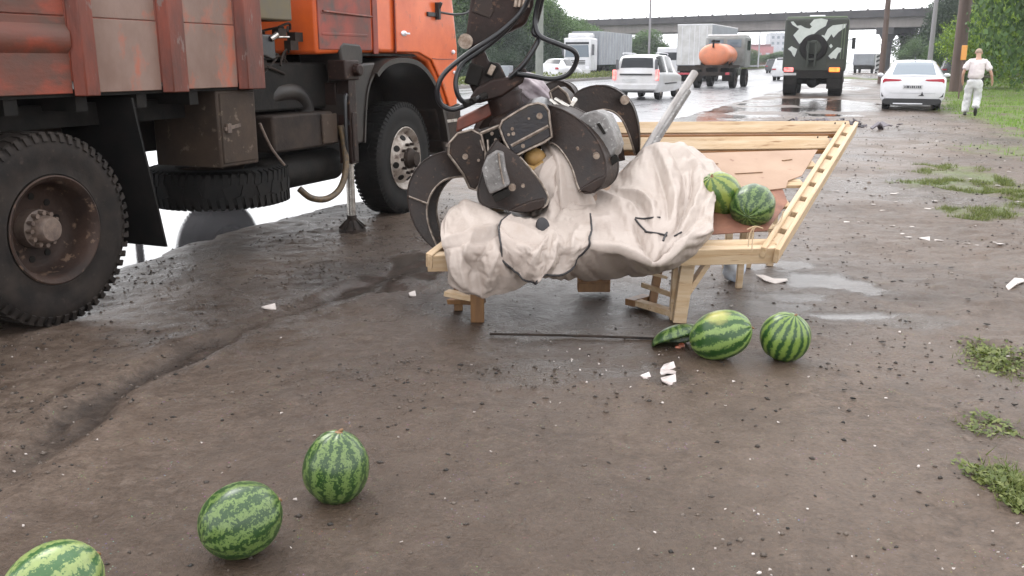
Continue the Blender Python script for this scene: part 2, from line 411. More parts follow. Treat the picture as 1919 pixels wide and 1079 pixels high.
def tag(o, label=None, cat=None, group=None, kind=None):
    if label: o['label'] = label
    if cat: o['category'] = cat
    if group: o['group'] = group
    if kind: o['kind'] = kind
    return o
def thing(name, loc, rz, label, cat, group=None, rot=None):
    o = bpy.data.objects.new(name, None); o.empty_display_size = 0.2
    o.location = loc; o.rotation_euler = rot if rot else (0, 0, rz); C.objects.link(o)
    return tag(o, label, cat, group)
def copy_tree(o, parent=None):
    c = o.copy(); C.objects.link(c); c.parent = parent
    for ch in list(o.children): copy_tree(ch, c)
    return c
def soup(name, verts, faces, m, kind='stuff'):
    me = bpy.data.meshes.new(name); me.from_pydata(verts, [], faces); me.materials.append(m)
    o = bpy.data.objects.new(name, me); C.objects.link(o)
    if kind: o['kind'] = kind
    return o
def np_mesh(name, V, F, m):
    # V (n,3), F (k,s)
    me = bpy.data.meshes.new(name); V = np.asarray(V, dtype=np.float32); F = np.asarray(F, dtype=np.int32)
    k, sd = F.shape
    me.vertices.add(len(V)); me.vertices.foreach_set('co', V.ravel())
    me.loops.add(k * sd); me.loops.foreach_set('vertex_index', F.ravel())
    me.polygons.add(k); me.polygons.foreach_set('loop_start', np.arange(0, k * sd, sd, dtype=np.int32))
    me.update(calc_edges=True); me.validate()
    if m: me.materials.append(m)
    return me
# ------------------------------------------------------------------ the ground
def sm(a, b, x):
    t = np.clip((x - a) / (b - a), 0, 1); return t * t * (3 - 2 * t)
_rs = np.random.RandomState(3)
_perm = _rs.rand(256, 256)
def vn(x, y, off=0):
    x = x + off * 17.3; y = y + off * 9.1
    xi = np.floor(x).astype(int); yi = np.floor(y).astype(int); fx = x - xi; fy = y - yi
    fx = fx * fx * (3 - 2 * fx); fy = fy * fy * (3 - 2 * fy)
    a = _perm[xi % 256, yi % 256]; b = _perm[(xi + 1) % 256, yi % 256]; c = _perm[xi % 256, (yi + 1) % 256]; d = _perm[(xi + 1) % 256, (yi + 1) % 256]
    return (a * (1 - fx) + b * fx) * (1 - fy) + (c * (1 - fx) + d * fx) * fy - 0.5
def fbm(x, y, o=0, n=4):
    s = 0; a = 1.0; f = 1.0
    for i in range(n): s = s + a * vn(x * f, y * f, o + i); a *= 0.5; f *= 2.03
    return s
RUT = [tuple(gp(*q)[:2]) for q in [(1010, 455), (900, 478), (800, 492), (700, 528), (600, 566), (500, 600), (400, 645), (300, 690), (230, 722), (150, 780), (60, 860), (-60, 960)]]
def polydist(x, y, P):
    best = np.full(np.shape(x), 1e9); side = np.zeros(np.shape(x))
    for (a, b) in zip(P[:-1], P[1:]):
        dx = b[0] - a[0]; dy = b[1] - a[1]; L2 = dx * dx + dy * dy
        t = np.clip(((x - a[0]) * dx + (y - a[1]) * dy) / L2, 0, 1)
        d = np.hypot(x - a[0] - t * dx, y - a[1] - t * dy)
        s = np.sign((x - a[0]) * dy - (y - a[1]) * dx)
        up = d < best; best = np.where(up, d, best); side = np.where(up, s, side)
    return best, side
def pool(px, py, rx, ry, k=1.0):
    c = gp(px, py); return (c.x, c.y, rx, ry, k)
POOLS = [pool(1240, 697, 0.12, 0.2, .6), pool(1560, 528, 0.30, 0.30, .72), pool(1585, 592, 0.32, 0.10, .8), pool(1470, 497, 0.25, 0.2, .65), pool(1690, 600, 0.4, 0.15, .5), pool(1440, 580, .3, .2, .55), pool(1490, 560, .25, .16, .6), pool(1100, 700, .4, .12, .5),
         pool(1600, 200, 0.8, 3.2), pool(1480, 205, 1.9, 1.2), pool(1380, 218, 1.6, 1.1), pool(1610, 192, 0.35, 4), pool(1290, 225, 1.5, 1.0),
         pool(775, 500, 0.20, 0.40, .78), pool(705, 530, 0.24, 0.25, .7), pool(640, 560, .2, .2, .6), pool(960, 690, .3, .2, .5), pool(1490, 190, 2.2, 1.5), pool(1560, 215, 1.1, 0.7), pool(1440, 230, 0.8, 0.6)]
def ground_fields(x, y):
    u = x * RR.x + y * RR.y; v = x * DD.x + y * DD.y
    r = np.hypot(x, y)
    near = 1 - sm(18, 40, r)
    h = 0.016 * fbm(x * 0.9, y * 0.9, 1) + 0.014 * fbm(x * 3.1, y * 3.1, 5, 3) + 0.007 * fbm(x * 14, y * 14, 9, 3)
    rough_side = sm(-0.3, 1.2, u)
    h = h * (0.8 + 1.1 * rough_side) + 0.045 * rough_side * fbm(x * 1.6, y * 1.2, 15, 3) - 0.016 * rough_side * np.abs(fbm(x * 2.6 + y, y * 2.2, 17, 3))
    dim = np.abs(fbm(x * 3.4 + 3, y * 4.2, 19, 3)); h = h + near * (.25 + .75 * rough_side) * (.022 * np.clip(dim * 3, 0, 1) - .012)
    d, s = polydist(x, y, RUT)
    w = fbm(x * 2.5, y * 2.5, 21, 3)
    dd = d + 0.14 * w + .03 * fbm(x * 9, y * 9, 23, 2)
    brk = 0.55 + 1.1 * np.clip(fbm(x * 1.3, y * 1.3, 25, 2) + 0.35, 0, 1)
    rut = np.exp(-(dd / 0.06) ** 2) * brk
    h = h - 0.035 * rut + 0.014 * np.exp(-((dd - 0.16) / 0.08) ** 2) * brk
    truckside = (s > 0)
    # smooth packed mud by the truck, tyre-washed
    pack = np.where(s < 0, 1.0, 0.0) * sm(0.05, 0.3, d)
    wet = np.zeros_like(h)
    for (cx, cy, rx, ry, kk) in POOLS:
        q = np.sqrt(((x - cx) / rx) ** 2 + ((y - cy) / ry) ** 2) + 0.9 * fbm(x * 3.3 / max(rx, .1) * .35, y * 3.3 / max(ry, .1) * .35, 31, 3) + 0.3 * fbm(x * 22, y * 22, 35, 2)
        k = 1 - sm(0.7, 1.15, q)
        wet = np.maximum(wet, k * kk)
    # standing water beside the carriageway
    e = u + 4.9
    band = (1 - sm(0.0, 1.6, e)) * sm(-0.15, 0.25, fbm(x * 0.55, y * 0.35, 41, 4)) * sm(9, 14, v)
    wet = np.maximum(wet, band)
    far_w = sm(14, 20, v) * (1 - sm(-1.4, 0.2, u)) * sm(0.05, 0.3, fbm(u * 0.7, v * 0.28, 47, 4))
    wet = np.maximum(wet, far_w)
    fl = np.clip(wet * 1.6 - .6, 0, 1); h = h * (1 - fl) - 0.010 * fl
    # the verge falls away under the road sheet
    edge = -4.95 + 0.28 * fbm(x * 0.8, y * 0.8, 51, 4)
    under = 1 - sm(edge - 0.25, edge + 0.12, u)
    h = h * (near * 0.75 + 0.25)
    h = h * (1 - under) - 0.045 * under
    damp = np.clip(0.5 + 1.1 * fbm(x * 0.55, y * 0.55, 61, 4), 0, 1)
    # darker ground under the stall and along the rut
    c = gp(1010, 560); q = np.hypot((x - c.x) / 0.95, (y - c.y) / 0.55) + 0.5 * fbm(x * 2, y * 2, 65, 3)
    dark_ground = 1 - sm(0.6, 1.25, q)
    dark_ground = np.maximum(dark_ground, np.clip(rut, 0, 1) * 0.9)
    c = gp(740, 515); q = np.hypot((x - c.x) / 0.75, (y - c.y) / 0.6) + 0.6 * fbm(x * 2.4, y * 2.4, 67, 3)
    dark_ground = np.maximum(dark_ground, 0.75 * (1 - sm(0.5, 1.1, q)))
    # grass: verge beyond, and patches
    gx = 2.35 + 0.9 * fbm(v * 0.12, v * 0.05, 71, 3) + 5.0 * (1 - sm(11, 18.5, v)) - 1.3 * sm(26, 60, v) - 0.6 * sm(22, 30, v)
    g = sm(-0.5, 0.45, u - gx + 0.7 * fbm(x * 1.6, y * 1.6, 75, 3)) * (v > 8)
    g = np.maximum(g, (u < -21.2) * 1.0)
    for (px, py, rx, ry) in [(1640, 148, 2.2, 14.0)]:
        c = gp(px, py); q = np.hypot((x - c.x) / rx, (y - c.y) / ry) + 0.5 * fbm(x * .5, y * .3, 83, 3); g = np.maximum(g, 1 - sm(0.6, 1.1, q))
    for (px, py, rx, ry) in [(1865, 350, 0.85, 1.5), (1800, 325, 0.45, 1.0), (1845, 400, 0.4, 0.4), (1900, 285, 0.7, 1.4)]:
        c = gp(px, py); q = np.hypot((x - c.x) / rx, (y - c.y) / ry) + 0.9 * fbm(x * 3, y * 3, 81, 3)
        g = np.maximum(g, 0.55 * (1 - sm(0.55, 1.15, q)))
    return h, wet, dark_ground, g, damp, pack
def axis_grid(lo, hi, f0, f1, step, grow):
    a = list(np.arange(f0, f1, step)); s = step; x = f0
    left = []
    while x > lo: s *= grow; x -= s; left.append(x)
    s = step; x = a[-1]; right = []
    while x < hi: s *= grow; x += s; right.append(x)
    return np.array(left[::-1] + a + right)
gxs = axis_grid(-900, 900, -3.4, 3.4, 0.032, 1.028)
gys = axis_grid(-60, 1100, 1.9, 8.2, 0.032, 1.022)
X, Y = np.meshgrid(gxs, gys)
h, wet, dark_ground, gmask, damp, pack = ground_fields(X, Y)
nx, ny = len(gxs), len(gys)
idx = np.arange(nx * ny).reshape(ny, nx)
F = np.stack([idx[:-1, :-1], idx[:-1, 1:], idx[1:, 1:], idx[1:, :-1]], -1).reshape(-1, 4)
me = np_mesh('ground', np.stack([X, Y, h], -1).reshape(-1, 3), F, None)
for nm, arr in (('wet', wet), ('dark_ground', dark_ground), ('grassy', gmask), ('damp', damp), ('pack', pack)):
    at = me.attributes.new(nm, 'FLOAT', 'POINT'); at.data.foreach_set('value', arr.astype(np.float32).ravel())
me.polygons.foreach_set('use_smooth', np.ones(len(me.polygons), dtype=bool))
ground = bpy.data.objects.new('ground', me); C.objects.link(ground); tag(ground, kind='structure')

def ground_material():
    m = bpy.data.materials.new('wet_trodden_dirt'); m.use_nodes = True
    nt = m.node_tree; N = nt.nodes; L = nt.links; b = N['Principled BSDF']
    geo = N.new('ShaderNodeNewGeometry')
    def attr(n): q = N.new('ShaderNodeAttribute'); q.attribute_name = n; return q.outputs['Fac']
    def nz(s, d=8, r=0.6, w=0.0):
        q = N.new('ShaderNodeTexNoise'); q.inputs['Scale'].default_value = s; q.inputs['Detail'].default_value = d; q.inputs['Roughness'].default_value = r
        q.inputs['Distortion'].default_value = w
        L.new(geo.outputs['Position'], q.inputs['Vector']); return q.outputs['Fac']
    def mr(x, a, b_, c=0, d=1):
        q = N.new('ShaderNodeMapRange'); q.inputs['From Min'].default_value = a; q.inputs['From Max'].default_value = b_
        q.inputs['To Min'].default_value = c; q.inputs['To Max'].default_value = d; L.new(x, q.inputs['Value']); return q.outputs[0]
    def mix(f, a, b_, mode='MIX'):
        q = N.new('ShaderNodeMixRGB'); q.blend_type = mode
        for i, v in enumerate((f, a, b_)):
            if isinstance(v, (int, float)): q.inputs[i].default_value = v
            elif isinstance(v, tuple): q.inputs[i].default_value = (*v, 1)
            else: L.new(v, q.inputs[i])
        return q.outputs[0]
    def mt(op, a, b_):
        q = N.new('ShaderNodeMath'); q.operation = op
        for i, v in enumerate((a, b_)):
            if isinstance(v, (int, float)): q.inputs[i].default_value = v
            else: L.new(v, q.inputs[i])
        return q.outputs[0]
    n1 = nz(1.1, 8, .7, .6); n2 = nz(7.0, 9, 0.72, .3); n3 = nz(60, 4, 0.6); n4 = nz(0.35, 4)
    col = mix(mr(n1, 0.35, 0.65), (0.060, 0.041, 0.030), (0.124, 0.088, 0.066))
    col = mix(mr(n2, 0.40, 0.72), col, (0.19, 0.143, 0.112))
    col = mix(mr(attr('damp'), 0.40, 0.85), col, mix(0.55, col, (0.030, 0.022, 0.018)))
    col = mix(mt('MULTIPLY', attr('pack'), 0.5), col, (0.084, 0.057, 0.040))
    col = mix(mr(n3, 0.35, 0.7, 0, 0.5), col, (0.030, 0.022, 0.017))
    n5 = nz(19.0, 7, 0.7, .5)
    gate = mr(nz(0.9, 5, .65, .4), 0.46, 0.64)
    col = mix(mt('MULTIPLY', gate, mr(n5, 0.50, 0.68, 0, .7)), col, mix(0.5, col, (0.22, 0.17, 0.14)))
    col = mix(mt('MULTIPLY', gate, mr(n5, 0.46, 0.34, 0, .7)), col, (0.034, 0.025, 0.020))
    col = mix(mr(nz(0.55, 6, .7, 1.2), 0.52, 0.66, 0, .6), col, (0.040, 0.029, 0.023))
    vor = N.new('ShaderNodeTexVoronoi'); vor.inputs['Scale'].default_value = 75; L.new(geo.outputs['Position'], vor.inputs['Vector'])
    peb = mt('MULTIPLY', mr(vor.outputs['Distance'], 0.13, 0.22, 1, 0), mr(n2, 0.5, 0.62))
    col = mix(mt('MULTIPLY', peb, 0.7), col, mix(0.5, vor.outputs['Color'], (0.20, 0.16, 0.13)))
    col = mix(mt('MULTIPLY', attr('dark_ground'), mr(n2, 0.2, 0.7, 1.0, 0.6)), col, (0.017, 0.0125, 0.0105))
    gcol = mix(mr(nz(4, 6), 0.35, 0.65), (0.06, 0.11, 0.014), (0.13, 0.20, 0.035))
    gcol = mix(mr(nz(1.3, 6), 0.45, 0.62), gcol, (0.10, 0.080, 0.05))
    col = mix(mt('MULTIPLY', attr('grassy'), mr(n5, 0.40, 0.54, 0.45, 1.0)), col, gcol)
    col = mix(mt('MULTIPLY', attr('wet'), 0.75), col, (0.034, 0.029, 0.026))
    L.new(col, b.inputs['Base Color'])
    b.inputs['Specular IOR Level'].default_value = 0.22
    rg = mt('ADD', mr(n2, 0.3, 0.7, 0.30, 0.55), mt('MULTIPLY', gate, 0.15))
    rg = mt('SUBTRACT', rg, mt('MULTIPLY', attr('damp'), 0.16))
    rg = mt('MULTIPLY', rg, mr(attr('wet'), 0.2, 0.8, 1, 0.30))
    rg = mt('ADD', rg, mt('MULTIPLY', attr('grassy'), 0.3))
    L.new(rg, b.inputs['Roughness'])
    hsum = mt('ADD', mt('ADD', mt('MULTIPLY', n2, 1.0), mt('MULTIPLY', mt('MULTIPLY', n5, gate), .6)), mt('MULTIPLY', n3, 0.30))
    hsum = mt('ADD', hsum, mt('MULTIPLY', peb, 0.16))
    bp = N.new('ShaderNodeBump'); bp.inputs['Distance'].default_value = 0.021
    L.new(mr(attr('wet'), 0.3, 0.9, 0.9, 0.02), bp.inputs['Strength']); L.new(hsum, bp.inputs['Height'])
    L.new(bp.outputs[0], b.inputs['Normal'])
    return m
ground.data.materials.append(ground_material())

def ground_z(x, y):
    return float(ground_fields(np.array([x]), np.array([y]))[0][0])
def GP(px, py, dz=0.0):
    p = gp(px, py); return Vector((p.x, p.y, ground_z(p.x, p.y) + dz))

# ------------------------------------------------------------------ roads: wet asphalt sheets
def road_material():
    m = bpy.data.materials.new('flooded_wet_asphalt'); m.use_nodes = True
    nt = m.node_tree; N = nt.nodes; L = nt.links; b = N['Principled BSDF']
    geo = N.new('ShaderNodeNewGeometry')
    vr = N.new('ShaderNodeMapping'); vr.inputs['Rotation'].default_value = (0, 0, ROAD); L.new(geo.outputs['Position'], vr.inputs['Vector'])
    st = N.new('ShaderNodeMapping'); st.inputs['Scale'].default_value = (0.9, 0.07, 1); L.new(vr.outputs[0], st.inputs['Vector'])
    def nz(s, d, src):
        q = N.new('ShaderNodeTexNoise'); q.inputs['Scale'].default_value = s; q.inputs['Detail'].default_value = d; L.new(src, q.inputs['Vector']); return q.outputs['Fac']
    def mr(x, a, b_, c=0, d=1):
        q = N.new('ShaderNodeMapRange'); q.inputs['From Min'].default_value = a; q.inputs['From Max'].default_value = b_
        q.inputs['To Min'].default_value = c; q.inputs['To Max'].default_value = d; L.new(x, q.inputs['Value']); return q.outputs[0]
    lanes = nz(1.0, 5, st.outputs[0]); fine = nz(50, 4, geo.outputs['Position']); mid = nz(1.4, 6, geo.outputs['Position'])
    mx = N.new('ShaderNodeMixRGB'); mx.inputs[1].default_value = (0.10, 0.10, 0.108, 1); mx.inputs[2].default_value = (0.16, 0.158, 0.168, 1)
    L.new(fine, mx.inputs[0]); L.new(mx.outputs[0], b.inputs['Base Color'])
    ad = N.new('ShaderNodeMath'); ad.operation = 'ADD'; L.new(lanes, ad.inputs[0]); L.new(mid, ad.inputs[1])
    sp = N.new('ShaderNodeSeparateXYZ'); L.new(vr.outputs[0], sp.inputs[0])
    deep = mr(sp.outputs[1], 7.0, 17.0, 0.12, 1.0)        # the film of water stands deepest beside the lorry
    mm = N.new('ShaderNodeMath'); mm.operation = 'MULTIPLY'; L.new(mr(ad.outputs[0], 0.85, 1.15, 0.22, 0.42), mm.inputs[0]); L.new(deep, mm.inputs[1])
    L.new(mm.outputs[0], b.inputs['Roughness'])
    b.inputs['Specular IOR Level'].default_value = 1.0
    bp = N.new('ShaderNodeBump'); bp.inputs['Strength'].default_value = 0.05; bp.inputs['Distance'].default_value = 0.006
    L.new(fine, bp.inputs['Height']); L.new(bp.outputs[0], b.inputs['Normal'])
    return m
M['road'] = road_material()
M['paint_line'] = mat('worn_road_paint', (0.5, 0.5, 0.5), (0.2, 0.2, 0.2), 6, 0.4)
def sheet(name, u0, u1, v0, v1, z, m, kind='structure'):
    b = MB(); n = 40
    for i in range(n):
        a0 = v0 + (v1 - v0) * i / n; a1 = v0 + (v1 - v0) * (i + 1) / n
        b.add([UV(u0, a0, z), UV(u1, a0, z), UV(u1, a1, z), UV(u0, a1, z)], [(0, 1, 2, 3)])
    o = b.build(name, m); tag(o, kind=kind); return o
sheet('road', -21.0, -4.6, -40, 1000, -0.012, M['road'])
sheet('road', -31.5, -22.6, -40, 1000, 0.02, M['road'])
for u0, dash in ((-8.9 - 1.9, True), (-14.6, True), (-20.5, False), (-23.0, False)):
    b = MB(); v = 8
    while v < 260:
        L_ = 3 if dash else 9
        b.add([UV(u0 - .06, v, 0), UV(u0 + .06, v, 0), UV(u0 + .06, v + L_, 0), UV(u0 - .06, v + L_, 0)], [(0, 1, 2, 3)])
        v += 9 if dash else 9
    o = b.build('road_marking', M['paint_line']); o.location.z = -0.006 if u0 > -21 else 0.026; tag(o, kind='structure')
# low median strip between the two carriageways
b = MB(); b.box((0, 0, 0), (1.6, 760, 0.2), Matrix.Rotation(-ROAD, 3, 'Z')); o = b.build('median_strip', M['concrete']); o.location = UV(-21.8, 370, 0.06); tag(o, kind='structure')

# ------------------------------------------------------------------ blades, weeds, gravel, flecks
def blades(name, pts, h0, h1, w, m, lean=0.5, tris=1):
    n = len(pts); rs = np.random.RandomState(len(name) * 7 + n % 97)
    a = rs.rand(n) * 2 * PI; hh = h0 + (h1 - h0) * rs.rand(n); la = rs.rand(n) * 2 * PI; ln = lean * hh * rs.rand(n)
    dx = np.cos(a) * w / 2; dy = np.sin(a) * w / 2
    V = np.zeros((n, 3, 3)); V[:, 0] = pts - np.stack([dx, dy, np.full(n, 0.01)], -1); V[:, 1] = pts + np.stack([dx, dy, np.full(n, -0.01)], -1)
    V[:, 2] = pts + np.stack([np.cos(la) * ln, np.sin(la) * ln, hh], -1)
    me = np_mesh(name, V.reshape(-1, 3), np.arange(n * 3).reshape(-1, 3), m)
    o = bpy.data.objects.new(name, me); C.objects.link(o); tag(o, kind='stuff'); return o
def scatter(n, x0, x1, y0, y1, keep, seed):
    rs = np.random.RandomState(seed); x = x0 + (x1 - x0) * rs.rand(n); y = y0 + (y1 - y0) * rs.rand(n)
    f = ground_fields(x, y); k = rs.rand(n) < keep(x, y, f)
    return np.stack([x[k], y[k], f[0][k]], -1)
pts = scatter(420000, 3, 40, 13, 75, lambda x, y, f: np.clip(f[3], 0, 1) ** 2 * np.clip(.55 + 2.2 * fbm(x * 1.1, y * 1.1, 88, 3), .12, 1) * np.clip(26 / np.hypot(x, y), 0.15, 1) * (x < 0.62 * y + 3) * (x * RR.x + y * RR.y > -1.5), 5)
o = blades('grass', pts, 0.03, 0.11, 0.022, M['grass_blade']); tag(o, 'green grass of the verge beside the white sedan', 'grass')
pts = scatter(230000, 2.2, 8, 7.5, 14, lambda x, y, f: np.clip(f[3] * 2, 0, 1) ** 1.5 * np.clip(.2 + 3.0 * fbm(x * 4, y * 4, 85, 3), 0, 1), 6)
o = blades('grass', pts, 0.012, 0.05, 0.009, M['weed'], 1.4); tag(o, 'sparse olive grass patch on bare dirt at the right', 'grass')
def tuft(px, py, rx, ry, n, h1, seed):
    c = gp(px, py); rs = np.random.RandomState(seed); k = 16
    cx = c.x + rx * rs.randn(k) * .6; cy = c.y + ry * rs.randn(k) * .6; w = rs.randint(0, k, n)
    x = cx[w] + rs.randn(n) * rx * .3; y = cy[w] + rs.randn(n) * ry * .3
    z = ground_fields(x, y)[0]; return np.stack([x, y, z], -1)
def weeds(px, py, rx, ry, n, h1, seed, label):
    pts = tuft(px, py, rx, ry, n, h1, seed); rs = np.random.RandomState(seed + 1)
    V = []; 
    a = rs.rand(n) * 2 * PI; hh = h1 * (0.2 + 0.8 * rs.rand(n)); L_ = 0.012 + 0.014 * rs.rand(n); W = L_ * .45
    d = np.stack([np.cos(a), np.sin(a), rs.rand(n) * 1.2 - .2], -1); s_ = np.stack([-np.sin(a), np.cos(a), np.zeros(n)], -1)
    base = pts + np.stack([np.zeros(n), np.zeros(n), hh * rs.rand(n)], -1)
    q = np.stack([base, base + d * (L_ / 2)[:, None] + s_ * W[:, None], base + d * L_[:, None], base + d * (L_ / 2)[:, None] - s_ * W[:, None]], 1)
    me = np_mesh('weeds', q.reshape(-1, 3), np.arange(n * 4).reshape(-1, 4), M['weed'])
    o = bpy.data.objects.new('weeds', me); C.objects.link(o); tag(o, label, 'weeds', kind='stuff')
for (px, py, rx, ry, n, h1, sd, lab) in ((1880, 668, .12, .24, 700, .022, 11, 'small straggling weed growing at the right above the corner tuft'), (1905, 925, .07, .17, 1500, .03, 12, 'denser green weed tuft at the lower right edge'), (1850, 800, .10, .10, 160, .015, 13, 'few low weed leaves at the right edge')):
    weeds(px, py, rx, ry, n, h1, sd, lab)
    blades('weeds', tuft(px, py, rx * 1.15, ry * 1.15, int(n * .5), h1, sd + 70), .01, h1 * 2.2, .006, M['weed'], 1.6)
def pebbles(name, n, x0, x1, y0, y1, keep, s0, s1, m, seed, flat=0.6, label=None):
    pts = scatter(n, x0, x1, y0, y1, keep, seed); k = len(pts); rs = np.random.RandomState(seed + 5)
    s = s0 + (s1 - s0) * rs.rand(k) ** 3
    oct_ = np.array([(1, 0, 0), (0, 1, 0), (-1, 0, 0), (0, -1, 0), (0, 0, 1), (0, 0, -1)], float)
    rr = 0.6 + 0.6 * rs.rand(k, 6, 1)
    a = rs.rand(k) * 2 * PI; ca, sa = np.cos(a), np.sin(a)
    V = oct_[None] * rr * s[:, None, None]; V[:, :, 1] *= (0.5 + 0.5 * rs.rand(k))[:, None]
    x = V[:, :, 0] * ca[:, None] - V[:, :, 1] * sa[:, None]; y = V[:, :, 0] * sa[:, None] + V[:, :, 1] * ca[:, None]
    V = np.stack([x, y, V[:, :, 2] * flat], -1) + pts[:, None, :] + np.array([0, 0, 0.001])
    T = np.array([(0, 1, 4), (1, 2, 4), (2, 3, 4), (3, 0, 4), (1, 0, 5), (2, 1, 5), (3, 2, 5), (0, 3, 5)])
    F = (T[None] + (np.arange(k) * 6)[:, None, None]).reshape(-1, 3)
    me = np_mesh(name, V.reshape(-1, 3), F, m); o = bpy.data.objects.new(name, me); C.objects.link(o); tag(o, label, kind='stuff'); return o
_c1 = gp(860, 735); _c2 = gp(1240, 680); _c3 = gp(600, 1040)
def kg(x, y, f):
    a = 0.12 + 1.8 * np.exp(-((x - _c1.x) / 0.75) ** 2 - ((y - _c1.y) / 0.35) ** 2) + 0.5 * np.exp(-((x - _c2.x) / 1.2) ** 2 - ((y - _c2.y) / 0.5) ** 2)
    a = a + 0.25 * (y < 3.0) + 0.18 * (x > 1.0)
    return np.clip(a * (1.0 + 2.6 * fbm(x * 2.2, y * 2.2, 91, 3)), 0, 1) * (1 - 0.85 * f[5]) * (f[1] < 0.6) * np.clip(7 / (x * x + y * y) ** 0.5, .3, 1)
pebbles('gravel', 150000, -3.4, 5.5, 1.9, 9.5, kg, 0.0020, 0.016, M['gravel'], 21)
pebbles('gravel', 12000, -3.4, 5.5, 1.9, 9.5, lambda x, y, f: kg(x, y, f) ** 1.6 * .8, 0.0015, 0.007, M['fleck'], 22, 0.35)
pebbles('gravel', 9000, -1, 12, 9, 24, lambda x, y, f: 0.5 * (f[1] < .5) * (x * RR.x + y * RR.y > -4.5), 0.005, 0.03, M['gravel'], 23)
# flat scraps trodden in the mud
def scraps(name, n, seed, s0, s1, box, m, label=None):
    rs = random.Random(seed); b = MB()
    for i in range(n):
        px, py = rs.uniform(box[0], box[2]), rs.uniform(box[1], box[3])
        if px < 700 and py < 560: continue
        p = GP(px, py, 0.006); s = rs.uniform(s0, s1); a = rs.uniform(0, PI)
        k = rs.randint(4, 6); vs = []
        for j in range(k):
            t = a + 2 * PI * j / k; r = s * rs.uniform(.5, 1)
            vs.append(p + Vector((r * math.cos(t), 0.55 * r * math.sin(t), rs.uniform(0, .006))))
        vs += [v - Vector((0, 0, 0.003)) for v in vs]
        b.add(vs, [tuple(range(k)), tuple(reversed(range(k, 2 * k)))] + [(j, j + k, (j + 1) % k + k, (j + 1) % k) for j in range(k)])
    o = b.build(name, m); tag(o, label, kind='stuff'); return o
scraps('litter', 34, 31, 0.003, 0.009, (0, 620, 1919, 1079), M['litter'])
scraps('litter', 26, 35, 0.003, 0.008, (1000, 640, 1330, 760), M['litter'])
scraps('litter', 22, 36, 0.003, 0.009, (1180, 940, 1919, 1079), M['litter'])
scraps('litter', 22, 32, 0.005, 0.014, (1300, 470, 1919, 800), M['litter'])
scraps('litter', 45, 33, 0.012, 0.05, (1500, 250, 1919, 470), M['litter'])
scraps('litter', 60, 34, 0.006, 0.022, (1450, 380, 1919, 760), M['dark'])
# ------------------------------------------------------------------ the orange lorry with its loader crane
O_T = gp(85, 620)
truck = thing('crane_truck', (O_T.x, O_T.y, 0), -ROAD, 'dirty orange lorry with ribbed cargo sides and loader crane parked on the mud', 'truck')
TM = Matrix.Translation((O_T.x, O_T.y, 0)) @ Matrix.Rotation(-ROAD, 4, 'Z'); TI = TM.inverted()
def TL(px, py, Y): return TI @ P3(px, py, Y)      # a photographed point at depth Y, in the truck's own coordinates

def tyre_mesh(b, r, w, rin, lugs=56, lug_h=0.006):
    # axis along local x, outer face at x=0, body to x=-w
    prof = [(rin, -0.012), (rin + .02, 0.0), (rin + .035, -0.004), (r * .70, -0.001), (r * .80, 0.003), (r * .87, -0.002), (r * .93, -0.012), (r * .972, -0.030), (r * .985, -0.045),
            (r * .988, -w * .5), (r * .985, -w + .045), (r * .972, -w + .03), (r * .93, -w + .012), (r * .80, -w), (rin + .02, -w), (rin, -w + .012)]
    b.lathe(prof, n=72, close=True)
    for i in range(lugs):
        for sd in (0, 1):
            t = 2 * PI * (i + 0.5 * sd) / lugs
            rot = Matrix.Rotation(t, 3, 'X')
            xc = -0.052 if sd == 0 else -w + 0.052
            c = rot @ Vector((0, 0, r * .986)); c.x = xc
            rr_ = rot @ Matrix.Rotation(0.18 if sd else -0.18, 3, 'Z')
            b.box(c, (0.082, 2 * PI * r / lugs * .56, lug_h * 2), rr_)
            # shoulder lug running down the sidewall
            c2 = rot @ Vector((0, 0, r * .945)); c2.x = -0.010 if sd == 0 else -w + .010
            b.box(c2, (0.012 if lug_h > .004 else .004, 2 * PI * r / lugs * .46, 0.050), rot @ Matrix.Rotation(-0.35 if sd == 0 else .35, 3, 'Y'))
    for i in range(26):
        t = 2 * PI * i / 26; rot = Matrix.Rotation(t, 3, 'X'); c = rot @ Vector((0, 0, r * .988)); c.x = -w / 2
        b.box(c, (w * .34, 2 * PI * r / 26 * .72, lug_h * 1.6), rot @ Matrix.Rotation(.3 * (-1) ** i, 3, 'Z'))
